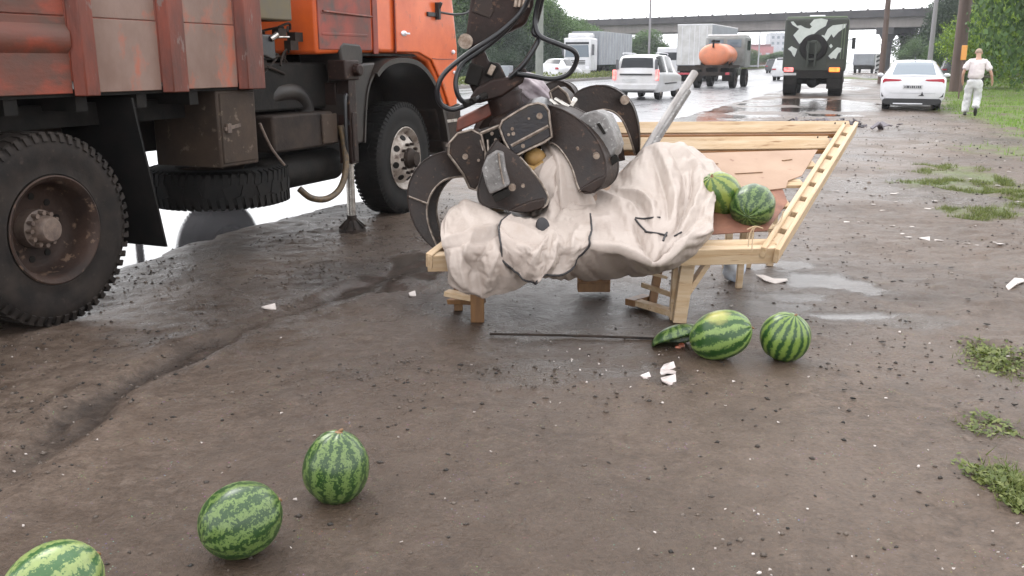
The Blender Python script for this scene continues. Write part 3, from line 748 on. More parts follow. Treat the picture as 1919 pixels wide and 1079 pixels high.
def rear_wheel(parent, loc, flip=False):
    w = bpy.data.objects.new('wheel', None); C.objects.link(w); w.parent = parent; w.location = loc
    if flip: w.rotation_euler = (0, 0, PI)
    w['label'] = 'dusty twin rear wheel with deep dished muddy rim'
    for off in (0, -0.335):
        b = MB(); tyre_mesh(b, .525, .275, .285); o = b.build('tyre', M['tyre'], w, smooth=True, angle=32); o.location.x = off
    b = MB()
    b.lathe([(.262, -.03), (.292, -.002), (.296, .004), (.288, .008), (.268, -.006), (.258, -.03), (.252, -.05), (.247, -.12), (.235, -.165), (.20, -.185), (.14, -.190), (.10, -.190), (.0, -.190)], n=64)
    b.lathe([(.262, -.03), (.27, -.30), (.27, -.6)], n=48)
    o = b.build('rim', M['rim_mud'], w, smooth=True, angle=50)
    for i in range(10):
        t = 2 * PI * (i + .3) / 10; q = Vector((-.186, .172 * math.cos(t), .172 * math.sin(t)))
        b = MB(); b.cyl(q, q + Vector((.006, 0, 0)), .019, 10); b.build('rim_hole', M['dark'], w)
    b = MB()
    b.lathe([(.105, -.19), (.105, -.115), (.078, -.100), (.070, -.040), (.060, -.028), (.0, -.026)], n=32)
    for i in range(12):
        t = 2 * PI * i / 12; q = Vector((-.125, .088 * math.cos(t), .088 * math.sin(t)))
        b.cyl(q, q + Vector((.052, 0, 0)), .0135, 6)
        q2 = Vector((-.05, .056 * math.cos(t), .056 * math.sin(t))); b.cyl(q2, q2 + Vector((.02, 0, 0)), .007, 6)
    b.build('hub', M['hub_grey'], w, smooth=True, angle=35)
    return w
def front_wheel(parent, loc, flip=False):
    w = bpy.data.objects.new('wheel', None); C.objects.link(w); w.parent = parent; w.location = loc
    if flip: w.rotation_euler = (0, 0, PI)
    w['label'] = 'front wheel with dirty silver holed rim'
    b = MB(); tyre_mesh(b, .525, .275, .285, lugs=70, lug_h=.003); b.build('tyre', M['tyre_black'], w, smooth=True, angle=32)
    b = MB()
    b.lathe([(.262, -.03), (.290, -.002), (.294, .003), (.286, .006), (.262, -.016), (.250, -.04), (.235, -.045), (.215, -.020), (.175, .018), (.155, .028), (.125, .030), (.0, .030)], n=64)
    b.lathe([(.262, -.03), (.27, -.27)], n=48)
    b.build('rim', M['rim_silver'], w, smooth=True, angle=50)
    for i in range(8):
        b = MB(); t = 2 * PI * (i + .3) / 8; q = Vector((.000, .197 * math.cos(t), .197 * math.sin(t)))
        n = Vector((.75, .66 * math.cos(t), .66 * math.sin(t))).normalized()
        b.cyl(q - n * .01, q + n * .006, .030, 14); b.build('rim_hole', M['dark'], w)
    b = MB(); b.lathe([(.098, .028), (.092, .065), (.070, .085), (.062, .12), (.0, .125)], n=28)
    for i in range(10):
        t = 2 * PI * i / 10; q = Vector((.026, .136 * math.cos(t), .136 * math.sin(t))); b.cyl(q, q + Vector((.038, 0, 0)), .015, 6)
    b.build('hub', M['chassis'], w, smooth=True, angle=35)
    return w
def tree_copy(src, loc, flip):
    c = copy_tree(src, truck); c.location = loc
    c.rotation_euler = (0, 0, PI if flip else 0); return c
WY = .15; FY = 4.17
rw = rear_wheel(truck, (0, WY, .525))
tree_copy(rw, (0, WY - 1.32, .525), False); tree_copy(rw, (-2.5, WY, .525), True); tree_copy(rw, (-2.5, WY - 1.32, .525), True)
fw = front_wheel(truck, (-.05, FY, .525)); c = copy_tree(fw, truck); c.location = (-2.45, FY, .525); c.rotation_euler = (0, 0, PI)
b = MB()
b.cyl((-.5, WY, .525), (-2.0, WY, .525), .075, 14); b.cyl((-.5, WY - 1.32, .525), (-2.0, WY - 1.32, .525), .075, 14); b.cyl((-.3, FY, .5), (-2.2, FY, .5), .06, 14)
b.ell((-1.25, WY, .525), (.2, .2, .2)); b.ell((-1.25, WY - 1.32, .525), (.2, .2, .2))
b.build('axle', M['chassis'], truck, smooth=True)
for x in (-.83, -1.67):
    b = MB(); b.bx(x - .04, x + .04, -2.3, 5.1, .78, 1.02); b.build('chassis_rail', M['chassis'], truck, bevel=.008)
b = MB()
for y in (-1.9, -.5, .9, 2.3, 3.3, 4.8): b.bx(-.87, -1.63, y - .05, y + .05, .8, 1.0)
b.bx(-.3, -2.2, -1.95, 2.0, 1.04, 1.17)
for y in np.arange(-1.8, 2.0, .45): b.bx(-.04, -2.46, y - .04, y + .04, 1.14, 1.22)
b.build('subframe', M['dark'], truck)
# leaf springs and clutter under the body
b = MB()
for k in range(6):
    b.beam((-.62, WY - .66 - .62 + k * .09, .60 + k * .028), (-.62, WY - .66 + .62 - k * .09, .60 + k * .028), .09, .022)
b.build('leaf_spring', M['chassis'], truck)
# cargo bed sides: every rib and every panel by itself
ribs = [(-1.55, -1.38), (-.55, -.38), (.365, .53), (1.03, 1.235), (1.745, 2.0)]
def rib(y0, y1, m, x=0.0):
    b = MB(); s_ = 1 if x == 0 else -1
    poly = [(y0, 0), (y0 + .035, .058), (y1 - .035, .058), (y1, 0)]
    z0, z1 = 1.225, 2.15
    vs = [(x + s_ * t + s_ * .006, y, z) for z in (z0, z1) for (y, t) in poly]
    b.add(vs, [(0, 1, 5, 4), (1, 2, 6, 5), (2, 3, 7, 6), (3, 2, 1, 0), (4, 5, 6, 7), (0, 4, 7, 3)])
    return b.build('side_rib', m, truck, bevel=.006)
for (y0, y1) in ribs:
    rib(y0, y1, M['rib_orange']); rib(y0, y1, M['rib_orange'], -2.5)
def panel(y0, y1, m, label=None, x=0.0):
    b = MB(); b.bx(x - .02, x + .004, y0 + .002, y1 - .002, 1.24, 1.64); b.bx(x - .02, x + .000, y0 + .002, y1 - .002, 1.645, 2.15)
    o = b.build('side_panel', m, truck, bevel=.004)
    if label: o['label'] = label
panel(.53, 1.03, M['panel_grey'], 'greyish worn side panel flecked with orange'); panel(1.235, 1.745, M['panel_grey'], 'greyish worn side panel flecked with orange')
panel(-.38, .365, M['panel_orange'], 'faded orange side panel with horizontal pressing'); panel(-1.38, -.55, M['panel_orange'])
for (a, c_) in ((-1.38, -.55), (-.38, .365), (.53, 1.03), (1.235, 1.745)): panel(a, c_, M['panel_orange'], x=-2.48)
b = MB()
for y0, y1 in ((-.38, .365), (-1.38, -.55)):
    b.add([(.004, y0 + .004, 1.60), (.034, y0 + .004, 1.56), (.034, y0 + .004, 1.49), (.004, y0 + .004, 1.45), (.004, y1 - .004, 1.60), (.034, y1 - .004, 1.56), (.034, y1 - .004, 1.49), (.004, y1 - .004, 1.45)],
          [(0, 4, 5, 1), (1, 5, 6, 2), (2, 6, 7, 3), (0, 1, 2, 3), (7, 6, 5, 4)])
b.build('side_pressing', M['panel_orange'], truck, bevel=.006)
b = MB(); b.bx(-2.46, -.022, 1.955, 1.995, 1.22, 2.15); b.build('headboard', M['rib_orange'], truck)
b = MB(); b.bx(-2.46, -.022, -1.55, 1.95, 1.222, 1.262); b.build('bed_floor', M['dark'], truck)
# mud flap, hinged sheet crossways behind the box
b = MB()
N_ = 8; vs = []
for i in range(N_ + 1):
    t = i / N_; z = 1.2 - .92 * t; y = .80 + .16 * t ** 1.6
    for x in (-.62, -.02 + .03 * math.sin(t * 3)): vs += [(x, y, z), (x, y + .014, z)]
fs = []
for i in range(N_):
    o_ = i * 4; fs += [(o_, o_ + 2, o_ + 6, o_ + 4), (o_ + 1, o_ + 5, o_ + 7, o_ + 3), (o_ + 2, o_ + 3, o_ + 7, o_ + 6), (o_, o_ + 4, o_ + 5, o_ + 1)]
b.add(vs, fs + [(0, 1, 3, 2), (N_ * 4, N_ * 4 + 2, N_ * 4 + 3, N_ * 4 + 1)]); b.build('mud_flap', M['tyre_black'], truck, smooth=True)
# tool box
b = MB(); b.bx(-.585, -.03, 1.553, 1.96, .707, 1.222); tb = b.build('tool_box', M['toolbox'], truck, bevel=.012)
b = MB(); b.bx(-.03, -.022, 1.58, 1.935, .735, 1.2); b.build('door', M['toolbox'], tb, bevel=.004)
b = MB(); b.beam((-.016, 1.60, .965), (-.016, 1.76, .985), .012, .022); b.bx(-.022, -.006, 1.62, 1.66, .94, 1.0); b.build('latch', M['hub_grey'], tb)
# chain stay beside the flap
b = MB()
pA = Vector((-.42, 1.2, 1.2)); pB = Vector((-.56, 1.1, .74))
for i in range(13):
    q = pA.lerp(pB, i / 12); b.ell(q, (.012, .010, .022), 8, 6)
b.build('chain', M['hub_grey'], truck, smooth=True)
# spare wheel lying flat
b = MB(); tyre_mesh(b, .525, .27, .285); o = b.build('spare_tyre', M['tyre_black'], truck, smooth=True, angle=32); o.rotation_euler = (0, -PI / 2, 0); o.location = (-.55, 2.13, .645)
b = MB(); b.lathe([(.29, -.02), (.26, -.06), (.15, -.08), (0, -.08)], n=40); o = b.build('spare_rim', M['rim_mud'], truck, smooth=True); o.rotation_euler = (0, -PI / 2, 0); o.location = (-.55, 2.13, .645)
# silencer, air tank, battery box and pipework
b = MB(); b.bx(-.50, -.07, 2.20, 3.00, .745, 1.02); bb = b.build('battery_box', M['chassis'], truck, bevel=.02, seg=3)
b = MB(); b.bx(-.07, -.05, 2.82, 3.03, .765, 1.0); b.build('end_plate', M['toolbox'], bb, bevel=.008)
b = MB(); b.tube([(-.30, 2.35, 1.10), (-.25, 2.50, 1.17), (-.24, 2.72, 1.17), (-.24, 2.84, 1.08), (-.24, 2.86, .98)], .075, 16); b.build('air_pipe', M['fender'], truck, smooth=True)
b = MB(); b.cyl((-.28, 2.25, .56), (-.28, 3.25, .56), .135, 28); b.ell((-.28, 2.25, .56), (.135, .04, .135)); b.ell((-.28, 3.25, .56), (.135, .04, .135)); b.build('air_tank', M['dark'], truck, smooth=True)
b = MB(); b.bx(-1.1, -.2, 2.1, 3.4, 1.04, 1.40); b.bx(-.9, -.35, 3.0, 3.6, .6, 1.1); b.build('engine_block', M['dark'], truck, bevel=.02)
b = MB()
rs_ = random.Random(4)
for i in range(26):
    p = Vector((-.25 + rs_.uniform(-.12, .1), rs_.uniform(2.15, 2.72), rs_.uniform(1.38, 1.66)))
    if i % 3 == 0: b.bx(p.x - .03, p.x + .03, p.y - .05, p.y + .05, p.z - .03, p.z + .04)
    else: b.tube([p, p + Vector((rs_.uniform(-.02, .05), rs_.uniform(-.15, .15), rs_.uniform(-.1, .1))), p + Vector((0, rs_.uniform(-.25, .25), rs_.uniform(-.2, .05)))], .009, 6)
b.build('pipework', M['chassis'], truck, smooth=True)
b = MB(); b.tube([(-.14, 2.25, 1.56), (-.12, 2.36, 1.58), (-.10, 2.50, 1.585)], .009, 8); b.cyl((-.12, 2.3, 1.565), (-.10, 2.36, 1.6), .022, 10); b.build('valve_lever', M['chrome'], truck, smooth=True)
b = MB(); b.bx(-.22, -.12, 2.14, 2.36, 1.42, 1.60); b.build('valve_block', M['grab_blue'], truck, bevel=.012)
b = MB(); b.bx(-.42, -.1, 2.10, 2.56, 1.70, 2.0); b.build('control_box', mat('dull_ochre_sheet', (.10, .085, .06), (.13, .10, .05), 6, .6), truck, bevel=.015)
b = MB(); b.tube([(-.12, 2.55, .44), (-.06, 2.62, .36), (-.02, 2.78, .335), (0.0, 2.95, .40), (.0, 3.05, .56), (-.02, 3.07, .76), (-.04, 3.06, .9)], .026, 12); b.build('corrugated_cable', M['cable'], truck, smooth=True)
b = MB(); b.tube([(-.05, 2.02, .98), (-.04, 2.12, .80), (-.02, 2.24, .66)], .010, 6); b.build('stay', M['hub_grey'], truck, smooth=True)
# outrigger
OY = 3.17
b = MB(); b.bx(-.10, .02, OY - .055, OY + .055, .58, 1.34); b.bx(-.5, -.10, OY - .07, OY + .07, 1.06, 1.24); b.bx(.02, .035, OY - .035, OY + .035, .6, 1.0)
outr = b.build('outrigger', M['crane'], truck, bevel=.015)
b = MB(); b.bx(-.13, .04, OY - .13, OY + .09, 1.26, 1.42); b.cyl((-.08, OY + .03, 1.34), (.09, OY + .03, 1.34), .05, 16); b.build('outrigger_head', M['crane'], outr, bevel=.012)
b = MB(); b.cyl((-.04, OY, .12), (-.04, OY, .6), .036, 20); b.cyl((-.04, OY, .575), (-.04, OY, .62), .058, 20); b.build('rod', M['chrome'], outr, smooth=True)
b = MB(); b.frustum((-.04, OY, .0), (-.04, OY, .025), .115, .112, 24); b.frustum((-.04, OY, .025), (-.04, OY, .10), .105, .045, 24); b.cyl((-.04, OY, .10), (-.04, OY, .14), .042, 16)
for i in range(8):
    t = 2 * PI * i / 8; b.beam((-.04 + .03 * math.cos(t), OY + .03 * math.sin(t), .10), (-.04 + .108 * math.cos(t), OY + .108 * math.sin(t), .03), .008, .03)
b.build('foot', M['chassis'], outr, smooth=True, angle=30)
b = MB(); b.tube([(-.0, OY - .09, .62), (.01, OY - .11, .8), (.01, OY - .10, 1.1), (.0, OY - .06, 1.14), (-.0, OY - .03, 1.05), (.0, OY - .05, .9)], .014, 8); b.build('hose', M['hose'], outr, smooth=True)
b = MB(); b.bx(-2.46, -2.38, OY - .055, OY + .055, .58, 1.4); b.cyl((-2.42, OY, .02), (-2.42, OY, .6), .036); b.frustum((-2.42, OY, 0), (-2.42, OY, .1), .12, .045, 20); b.bx(-2.38, -.5, OY - .06, OY + .06, 1.07, 1.23)
b.build('far_outrigger', M['crane'], truck, bevel=.01)
# front wing
def arch(name, y_c, z_c, r0, pts, x0, x1, th, m):
    b = MB(); n = len(pts); vs = []
    for (y, z) in pts:
        vs += [(x0, y, z), (x1, y, z)]
    for (y, z) in pts:
        dx, dz = y - y_c, z - z_c; L_ = math.hypot(dx, dz); vs += [(x0, y - dx / L_ * th, z - dz / L_ * th), (x1, y - dx / L_ * th, z - dz / L_ * th)]
    fs = []
    for i in range(n - 1):
        a = 2 * i; k = 2 * n + a
        fs += [(a, a + 1, a + 3, a + 2), (k, k + 2, k + 3, k + 1), (a, a + 2, k + 2, k), (a + 1, k + 1, k + 3, a + 3)]
    fs += [(0, 2 * n, 2 * n + 1, 1), (2 * n - 2, 2 * n - 1, 4 * n - 1, 4 * n - 2)]
    b.add(vs, fs); return b.build(name, m, truck, smooth=True, angle=40)
ap = [(3.36, .74), (3.40, 1.0), (3.46, 1.2), (3.60, 1.34), (3.80, 1.42), (4.08, 1.44), (4.36, 1.40), (4.62, 1.26), (4.80, 1.05), (4.92, .80), (4.97, .62)]
ap = [tuple(v) for v in [(q.x, q.y) for q in catmull([Vector((a, c_, 0)) for a, c_ in ap], 4)]]
arch('front_wing', 4.17, .6, 0, ap, -.62, .0, .022, M['fender'])
arch('wing_edge', 4.17, .6, 0, [(y, z) for (y, z) in ap][11:], -.004, .030, .045, M['fender'])
b = MB(); b.bx(-1.9, -.64, 3.3, 5.1, .95, 1.46); b.build('wheel_liner', M['dark'], truck)
b = MB(); b.bx(-.64, -.07, 3.45, 5.0, 1.455, 1.475); b.build('wheel_liner', M['dark'], truck)
b = MB()   # the rear skirt panel of the wing
poly = [(3.14, .78), (3.10, 1.10), (3.16, 1.30), (3.42, 1.395), (3.62, 1.40), (3.50, 1.25), (3.42, 1.05), (3.37, .74), (3.30, .73)]
b.prism(poly, (0, 0, 0), (0, 1, 0), (0, 0, 1), (1, 0, 0), -.62, -.012); b.build('wing_skirt', M['fender'], truck, bevel=.02, seg=3)
b = MB(); b.prism([(3.16, 1.22), (3.10, 1.52), (3.16, 1.56), (3.42, 1.55), (3.46, 1.50), (3.44, 1.22)], (0, 0, 0), (0, 1, 0), (0, 0, 1), (1, 0, 0), -.45, -.04); b.build('air_intake_box', M['fender'], truck, bevel=.02, seg=3)
b = MB(); b.prism([(4.95, .62), (4.82, .95), (4.98, 1.0), (5.40, .98), (5.42, .55), (5.2, .45), (5.0, .5)], (0, 0, 0), (0, 1, 0), (0, 0, 1), (1, 0, 0), -.5, -.05); b.build('cab_step', M['chassis'], truck, bevel=.02)
b = MB(); b.bx(-.35, -.045, 5.02, 5.30, .80, .83); b.bx(-.35, -.045, 5.02, 5.32, .56, .59); b.build('step_tread', M['rim_silver'], truck)
b = MB(); b.bx(-2.45, -.06, 5.30, 5.48, .50, .86); b.build('bumper', M['fender'], truck, bevel=.04, seg=3)
# cab: sheet body round a real volume
def loft_yz(b, poly, x0, x1, inset=0.0):
    b.prism(poly, (0, 0, 0), (0, 1, 0), (0, 0, 1), (1, 0, 0), x0, x1)
cab_poly = [(2.80, 1.46), (2.80, 2.9), (4.9, 3.0), (5.22, 2.2), (5.36, 1.55), (5.34, .95), (5.05, .92), (4.88, 1.18), (4.68, 1.40), (4.40, 1.47), (4.05, 1.48), (3.3, 1.48), (3.1, 1.47)]
b = MB(); loft_yz(b, cab_poly, -2.46, -.055); cab = b.build('cab', M['orange'], truck, bevel=.035, seg=3)
b = MB()
for z in (1.62, 1.78): b.bx(-.056, -.044, 2.86, 3.55, z - .012, z + .012)
b.bx(-.056, -.040, 3.64, 3.72, 1.47, 2.3)
b.prism([(2.82, 1.50), (2.82, 2.8), (3.62, 2.8), (3.62, 1.50)], (0, 0, 0), (0, 1, 0), (0, 0, 1), (1, 0, 0), -.056, -.047)
b.build('rear_quarter_panel', M['orange_dull'], cab, bevel=.008)
b = MB(); b.tube([(-.04, 2.88, 1.79), (-.035, 3.3, 1.782), (-.04, 3.62, 1.778)], .009, 6); b.build('grab_rail', M['rib_orange'], cab, smooth=True)
door_poly = [(4.02, 1.49), (4.02, 2.3), (5.0, 2.3), (5.20, 1.9), (5.23, 1.55), (5.22, .97), (5.10, .955), (4.93, 1.20), (4.72, 1.42), (4.45, 1.49)]
b = MB(); loft_yz(b, door_poly, -.054, -.030); door = b.build('door', M['orange'], truck, bevel=.012, seg=3)
b = MB(); b.tube([(-.028, 4.72, 1.435), (-.026, 4.9, 1.43), (-.028, 5.215, 1.43)], .004, 6); b.tube([(-.034, 4.012, 1.48), (-.034, 4.012, 2.3)], .007, 6, False)
b.build('door_seam', M['orange_dull'], door)
b = MB(); b.ell((-.026, 4.16, 1.655), (.014, .055, .024)); b.bx(-.02, .004, 4.14, 4.22, 1.648, 1.662); b.build('handle', M['rail_grey'], door, smooth=True)
b = MB(); b.ell((-.024, 4.16, 1.655), (.012, .030, .018)); b.build('handle_recess', M['black_plastic'], door, smooth=True)
b = MB(); b.ell((-.02, 5.17, 1.50), (.022, .022, .022), 10, 8); b.ell((-.02, 5.19, 1.30), (.016, .018, .016), 10, 8); b.build('hinge', M['rail_grey'], door, smooth=True)
b = MB(); b.bx(-.034, -.010, 4.62, 4.84, 1.825, 1.865); b.bx(-.03, .015, 4.80, 4.84, 1.80, 1.96); b.cyl((.0, 4.82, 1.90), (.03, 4.82, 1.96), .018, 8); b.build('badge_bracket', M['black_plastic'], door, bevel=.004)
b = MB(); b.tube([(.0, 4.84, 1.87), (.06, 5.1, 1.86), (.14, 5.24, 1.90), (.16, 5.26, 2.05), (.16, 5.26, 2.4)], .011, 8)
b.bx(.10, .22, 5.2, 5.25, 2.35, 2.75); b.build('mirror', M['black_plastic'], cab, smooth=True)
b = MB(); b.bx(-.059, -.052, 4.12, 4.98, 2.3, 2.85); b.build('side_window', M['glass_dark'], cab)
b = MB(); b.add([(-.12, 4.905, 2.98 - .06), (-2.4, 4.905, 2.92), (-2.4, 5.215, 2.24), (-.12, 5.215, 2.24)], [(0, 1, 2, 3)]); o = b.build('windscreen', M['glass_dark'], cab); o.location = (0, .025, .01)

# ------------------------------------------------------------------ loader crane: its column stands on the lorry behind the cab, the stick hangs over the stall
YG = 5.45
crane = truck
b = MB(); b.bx(-1.5, -1.0, 2.15, 2.65, 1.0, 1.9); b.cyl((-1.25, 2.4, 1.9), (-1.25, 2.4, 3.3), .16, 24); b.build('crane_column', M['crane'], crane, bevel=.02)
knee = TL(930, -620, YG); tipc = TL(935, 40, YG)
b = MB(); b.beam((-1.25, 2.4, 3.25), (knee.x, knee.y, knee.z), .22, .30); b.build('crane_boom', M['crane'], crane, bevel=.02)
def pl(px, py, Y=YG): return TL(px, py, Y)
def plate(name, pts, Y, t, m, parent, bev=.012, xf=pl):
    # an outlined plate standing at distance Y, thickness t away from the viewer
    b = MB(); a = [xf(x, y, Y) for x, y in pts]; c_ = [xf(x, y, Y + t) for x, y in pts]
    # the far face keeps the near face's real size
    off = (xf(pts[0][0], pts[0][1], Y + t) - xf(pts[0][0], pts[0][1], Y)); k = (TI.to_3x3() if xf is pl else Matrix.Identity(3)) @ Vector((0, t, 0))
    c_ = [q + k for q in a]; n = len(a)
    b.add(a + c_, [tuple(range(n)), tuple(reversed(range(n, 2 * n)))] + [(i, i + n, (i + 1) % n + n, (i + 1) % n) for i in range(n)])
    return b.build(name, m, parent, bevel=bev, seg=3)
st = plate('crane_stick', [(885, -25), (874, 60), (868, 74), (872, 88), (890, 90), (925, 74), (985, 45), (1000, 10), (1010, -160), (905, -170)], YG - .10, .20, M['crane'], crane, .02)
plate('crane_stick', [(905, -165), (1010, -160), (985, -600), (880, -600)], YG - .08, .16, M['crane'], crane, .01)
plate('web_plate', [(893, -5), (884, 22), (918, 34), (926, 20), (920, -5)], YG - .106, .012, M['grab'], st, .003)
b = MB(); a_ = pl(872, 77, YG - .14); c_ = pl(872, 77, YG + .14); q_ = TI.to_3x3() @ Vector((0, 1, 0)); b.cyl(a_, a_ + q_ * .28, .030, 18); b.cyl(a_ + q_ * .012, a_ + q_ * .035, .042, 18); b.build('pivot_pin', M['bolt'], st, smooth=True)
for x in (968, 975, 983, 990):
    b = MB(); a_ = pl(x, -2, YG - .125); b.frustum(a_, pl(x - 2, 13, YG - .125), .011, .013, 12); b.build('hose_end', M['bolt'], st, smooth=True)
# ------------------------------------------------------------------ the grab
grab = thing('grapple', (0, 0, 0), 0, 'dark steel orange-peel grapple with curved tines clutching the beige tarpaulin', 'grapple')
hub = P3(968, 215, YG)
grab.location = hub
hp = lambda px, py, Y=YG: P3(px, py, Y) - hub
A = Vector((0.36, -0.10, -0.92)).normalized()          # the grab's axis, pointing down
E1 = (Vector((1, 0, 0)) - A * A.x).normalized()
E2 = A.cross(E1).normalized()
if E2.y > 0: E2 = -E2                                   # towards the viewer
def L3(r, phi, s, t=0.0):
    # radial r at azimuth phi, s down the axis, t sideways
    rad = E1 * math.cos(phi) + E2 * math.sin(phi); tan = -E1 * math.sin(phi) + E2 * math.cos(phi)
    return rad * r + A * s + tan * t
b = MB(); top = hp(938, 158); b.cyl(top, hp(958, 232), .10, 30); b.cyl(hp(944, 172), hp(945, 178), .108, 30); b.build('rotator_body', M['crane'], grab, smooth=True)
b = MB()
b.prism([(-.20, .0), (-.17, -.045), (-.02, -.06), (.12, -.03), (.17, .03), (.15, .05), (.05, .03), (-.03, .05), (-.14, .04)], hp(940, 160, YG - .12), (.93, 0, .36), (-.36, 0, .93), (0, 1, 0), 0, .24)
b.build('rotator_flange', M['crane'], grab, bevel=.012)
b = MB()
b.prism([(-.10, -.16), (-.12, -.02), (-.08, .05), (-.045, .14), (-.01, .16), (.02, .13), (.03, .05), (.085, .03), (.10, -.05), (.11, -.16)], hp(912, 135, YG - .05), (.96, 0, .27), (-.27, 0, .96), (0, 1, 0), 0, .10)
b.build('swivel_link', M['crane'], grab, bevel=.014)
b = MB()
b.box(hp(889, 140, YG - .02), (.085, .14, .12), Matrix.Rotation(.3, 3, 'Y')); b.box(hp(921, 131, YG - .07), (.05, .03, .085), Matrix.Rotation(.45, 3, 'Y')); b.build('rotator_motor', M['dark'], grab, bevel=.01)
b = MB(); b.box(hp(921, 131, YG - .09), (.032, .014, .06), Matrix.Rotation(.45, 3, 'Y')); b.build('badge', M['bolt'], grab, bevel=.004)
b = MB(); b.cyl(hp(903, 108, YG - .05), hp(903, 108, YG + .09), .03, 16); b.cyl(hp(903, 108), hp(890, 92), .022, 12); b.cyl(hp(890, 92), hp(876, 82), .022, 12); b.build('shackle', M['crane'], grab, smooth=True)
b = MB(); b.lathe([(.0, -.03), (.14, -.03), (.17, -.01), (.19, .05), (.18, .16), (.15, .24), (.0, .24)], (0, 0, 0), A, 36); b.build('hub', M['grab'], grab, smooth=True, angle=40)
b = MB(); b.prism([(-.16, -.05), (-.15, .03), (.10, .15), (.18, .13), (.02, .03)], hp(905, 232, YG - .02), (1, 0, 0), (0, 0, 1), (0, 1, 0), 0, .1); b.build('red_cover', M['rust_red'], grab, bevel=.01)

def outline(name, pts, Y, vec, m, parent, bev=.008, k=3):
    P = [hp(x, y, Y if not isinstance(Y, (list, tuple)) else Y[i]) for i, (x, y) in enumerate(pts)]; V = Vector(vec); n = len(P)
    b = MB(); b.add(P + [q + V for q in P], [tuple(range(n)), tuple(reversed(range(n, 2 * n)))] + [(i, i + n, (i + 1) % n + n, (i + 1) % n) for i in range(n)])
    return b.build(name, m, parent, bevel=bev, seg=3)
def curve_px(pts, k=5): return [(q.x, q.y) for q in catmull([Vector((a, b_, 0)) for a, b_ in pts], k)]
def bar(name, pts, r, parent, m='grab_edge', n=6):
    b = MB(); b.tube(pts, r, n, False); return b.build(name, M[m], parent, smooth=True)
def bolt_at(name, px, py, Y, r, parent, L_=.03, m='bolt'):
    b = MB(); a = hp(px, py, Y); b.cyl(a + Vector((0, .01, 0)), a - Vector((0, L_, 0)), r, 12); b.cyl(a - Vector((0, L_, 0)), a - Vector((0, L_ + .008, 0)), r * .6, 8); return b.build(name, M[m], parent, smooth=True, angle=40)
def sickle(outer, inner, Y0, Y1, vec, guard=None, pins=(), web=M['grab'], tip=.45):
    """a tine: two cheek plates Y0..Y1 deep along the curve, the curved back between them; vec = across its width"""
    t = bpy.data.objects.new('tine', None); C.objects.link(t); t.parent = grab; vec = Vector(vec)
    o_ = curve_px(outer, 6); n = len(o_); i_ = curve_px(inner, 6)
    # resample inner to n points
    ii = []
    for q in range(n):
        f = q / (n - 1) * (len(i_) - 1); a = int(min(f, len(i_) - 2)); r = f - a; ii.append((i_[a][0] * (1 - r) + i_[a + 1][0] * r, i_[a][1] * (1 - r) + i_[a + 1][1] * r))
    Yq = [Y0 + (Y1 - Y0) * q / (n - 1) for q in range(n)]
    OP = [hp(x, y, Y_) for (x, y), Y_ in zip(o_, Yq)]; IP = [hp(x, y, Y_) for (x, y), Y_ in zip(ii, Yq)]
    nv = vec.normalized()
    for side in (0, 1):
        b = MB(); vs = []
        for th in (0, .016):
            for L_ in (OP, IP):
                for q in range(n):
                    w_ = 1 - tip * (q / (n - 1)) ** 2; off = vec * ((1 - w_) / 2) + nv * th if side == 0 else vec * (1 - (1 - w_) / 2) - nv * th
                    vs.append(L_[q] + off)
        fs = []
        for q in range(n - 1):
            fs += [(q, q + 1, n + q + 1, n + q), (2 * n + q, 3 * n + q, 3 * n + q + 1, 2 * n + q + 1), (q, 2 * n + q, 2 * n + q + 1, q + 1), (n + q, n + q + 1, 3 * n + q + 1, 3 * n + q)]
        fs += [(0, n, 3 * n, 2 * n), (n - 1, 3 * n - 1, 4 * n - 1, 2 * n - 1)]
        b.add(vs, fs); b.build('cheek_plate', M['grab'], t, smooth=True, angle=40)
        offs = [vec * ((tip * (q / (n - 1)) ** 2) / 2) if side == 0 else vec * (1 - (tip * (q / (n - 1)) ** 2) / 2) for q in range(n)]
        bar('worn_edge', [IP[q] + offs[q] for q in range(1, n, 2)], .0065, t)
        if side == 0: bar('worn_edge', [OP[q] + offs[q] for q in range(0, n, 2)], .0055, t, 'grab')
    b = MB(); vs = []
    for q in range(n):
        w_ = 1 - tip * (q / (n - 1)) ** 2; inw = (IP[q] - OP[q]); inw = inw.normalized() if inw.length > 1e-5 else inw
        for s_ in (.003, .019):
            vs += [OP[q] + inw * s_ + vec * ((1 - w_) / 2) + nv * .004, OP[q] + inw * s_ + vec * (1 - (1 - w_) / 2) - nv * .004]
    fs = []
    for q in range(n - 1):
        a = 4 * q; k = a + 4; fs += [(a, a + 1, k + 1, k), (a + 2, k + 2, k + 3, a + 3), (a, k, k + 2, a + 2), (a + 1, a + 3, k + 3, k + 1)]
    fs += [(0, 2, 3, 1), (4 * n - 4, 4 * n - 3, 4 * n - 1, 4 * n - 2)]
    b.add(vs, fs); b.build('back_web', web, t, smooth=True, angle=40)
    for (x, y, Y_, r) in pins: bolt_at('pin', x, y, Y_, r, t)
    return t
def housing(pts, Y, vec, m, bolts, bars=()):
    h_ = bpy.data.objects.new('ram_housing', None); C.objects.link(h_); h_.parent = grab; vec = Vector(vec)
    o = outline('cover', pts, Y, vec, m, h_, .012)
    rim_ = [hp(x, y, Y) for x, y in pts]; rim_.append(rim_[0]); bar('rim_bar', rim_, .0075, h_)
    for (a, c_) in bars: bar('cross_bar', [hp(*a, Y) - Vector((0, .004, 0)), hp(*c_, Y) - Vector((0, .004, 0))], .010, h_)
    for (x, y, r) in bolts: bolt_at('bolt', x, y, Y, r, h_, .018)
    return h_
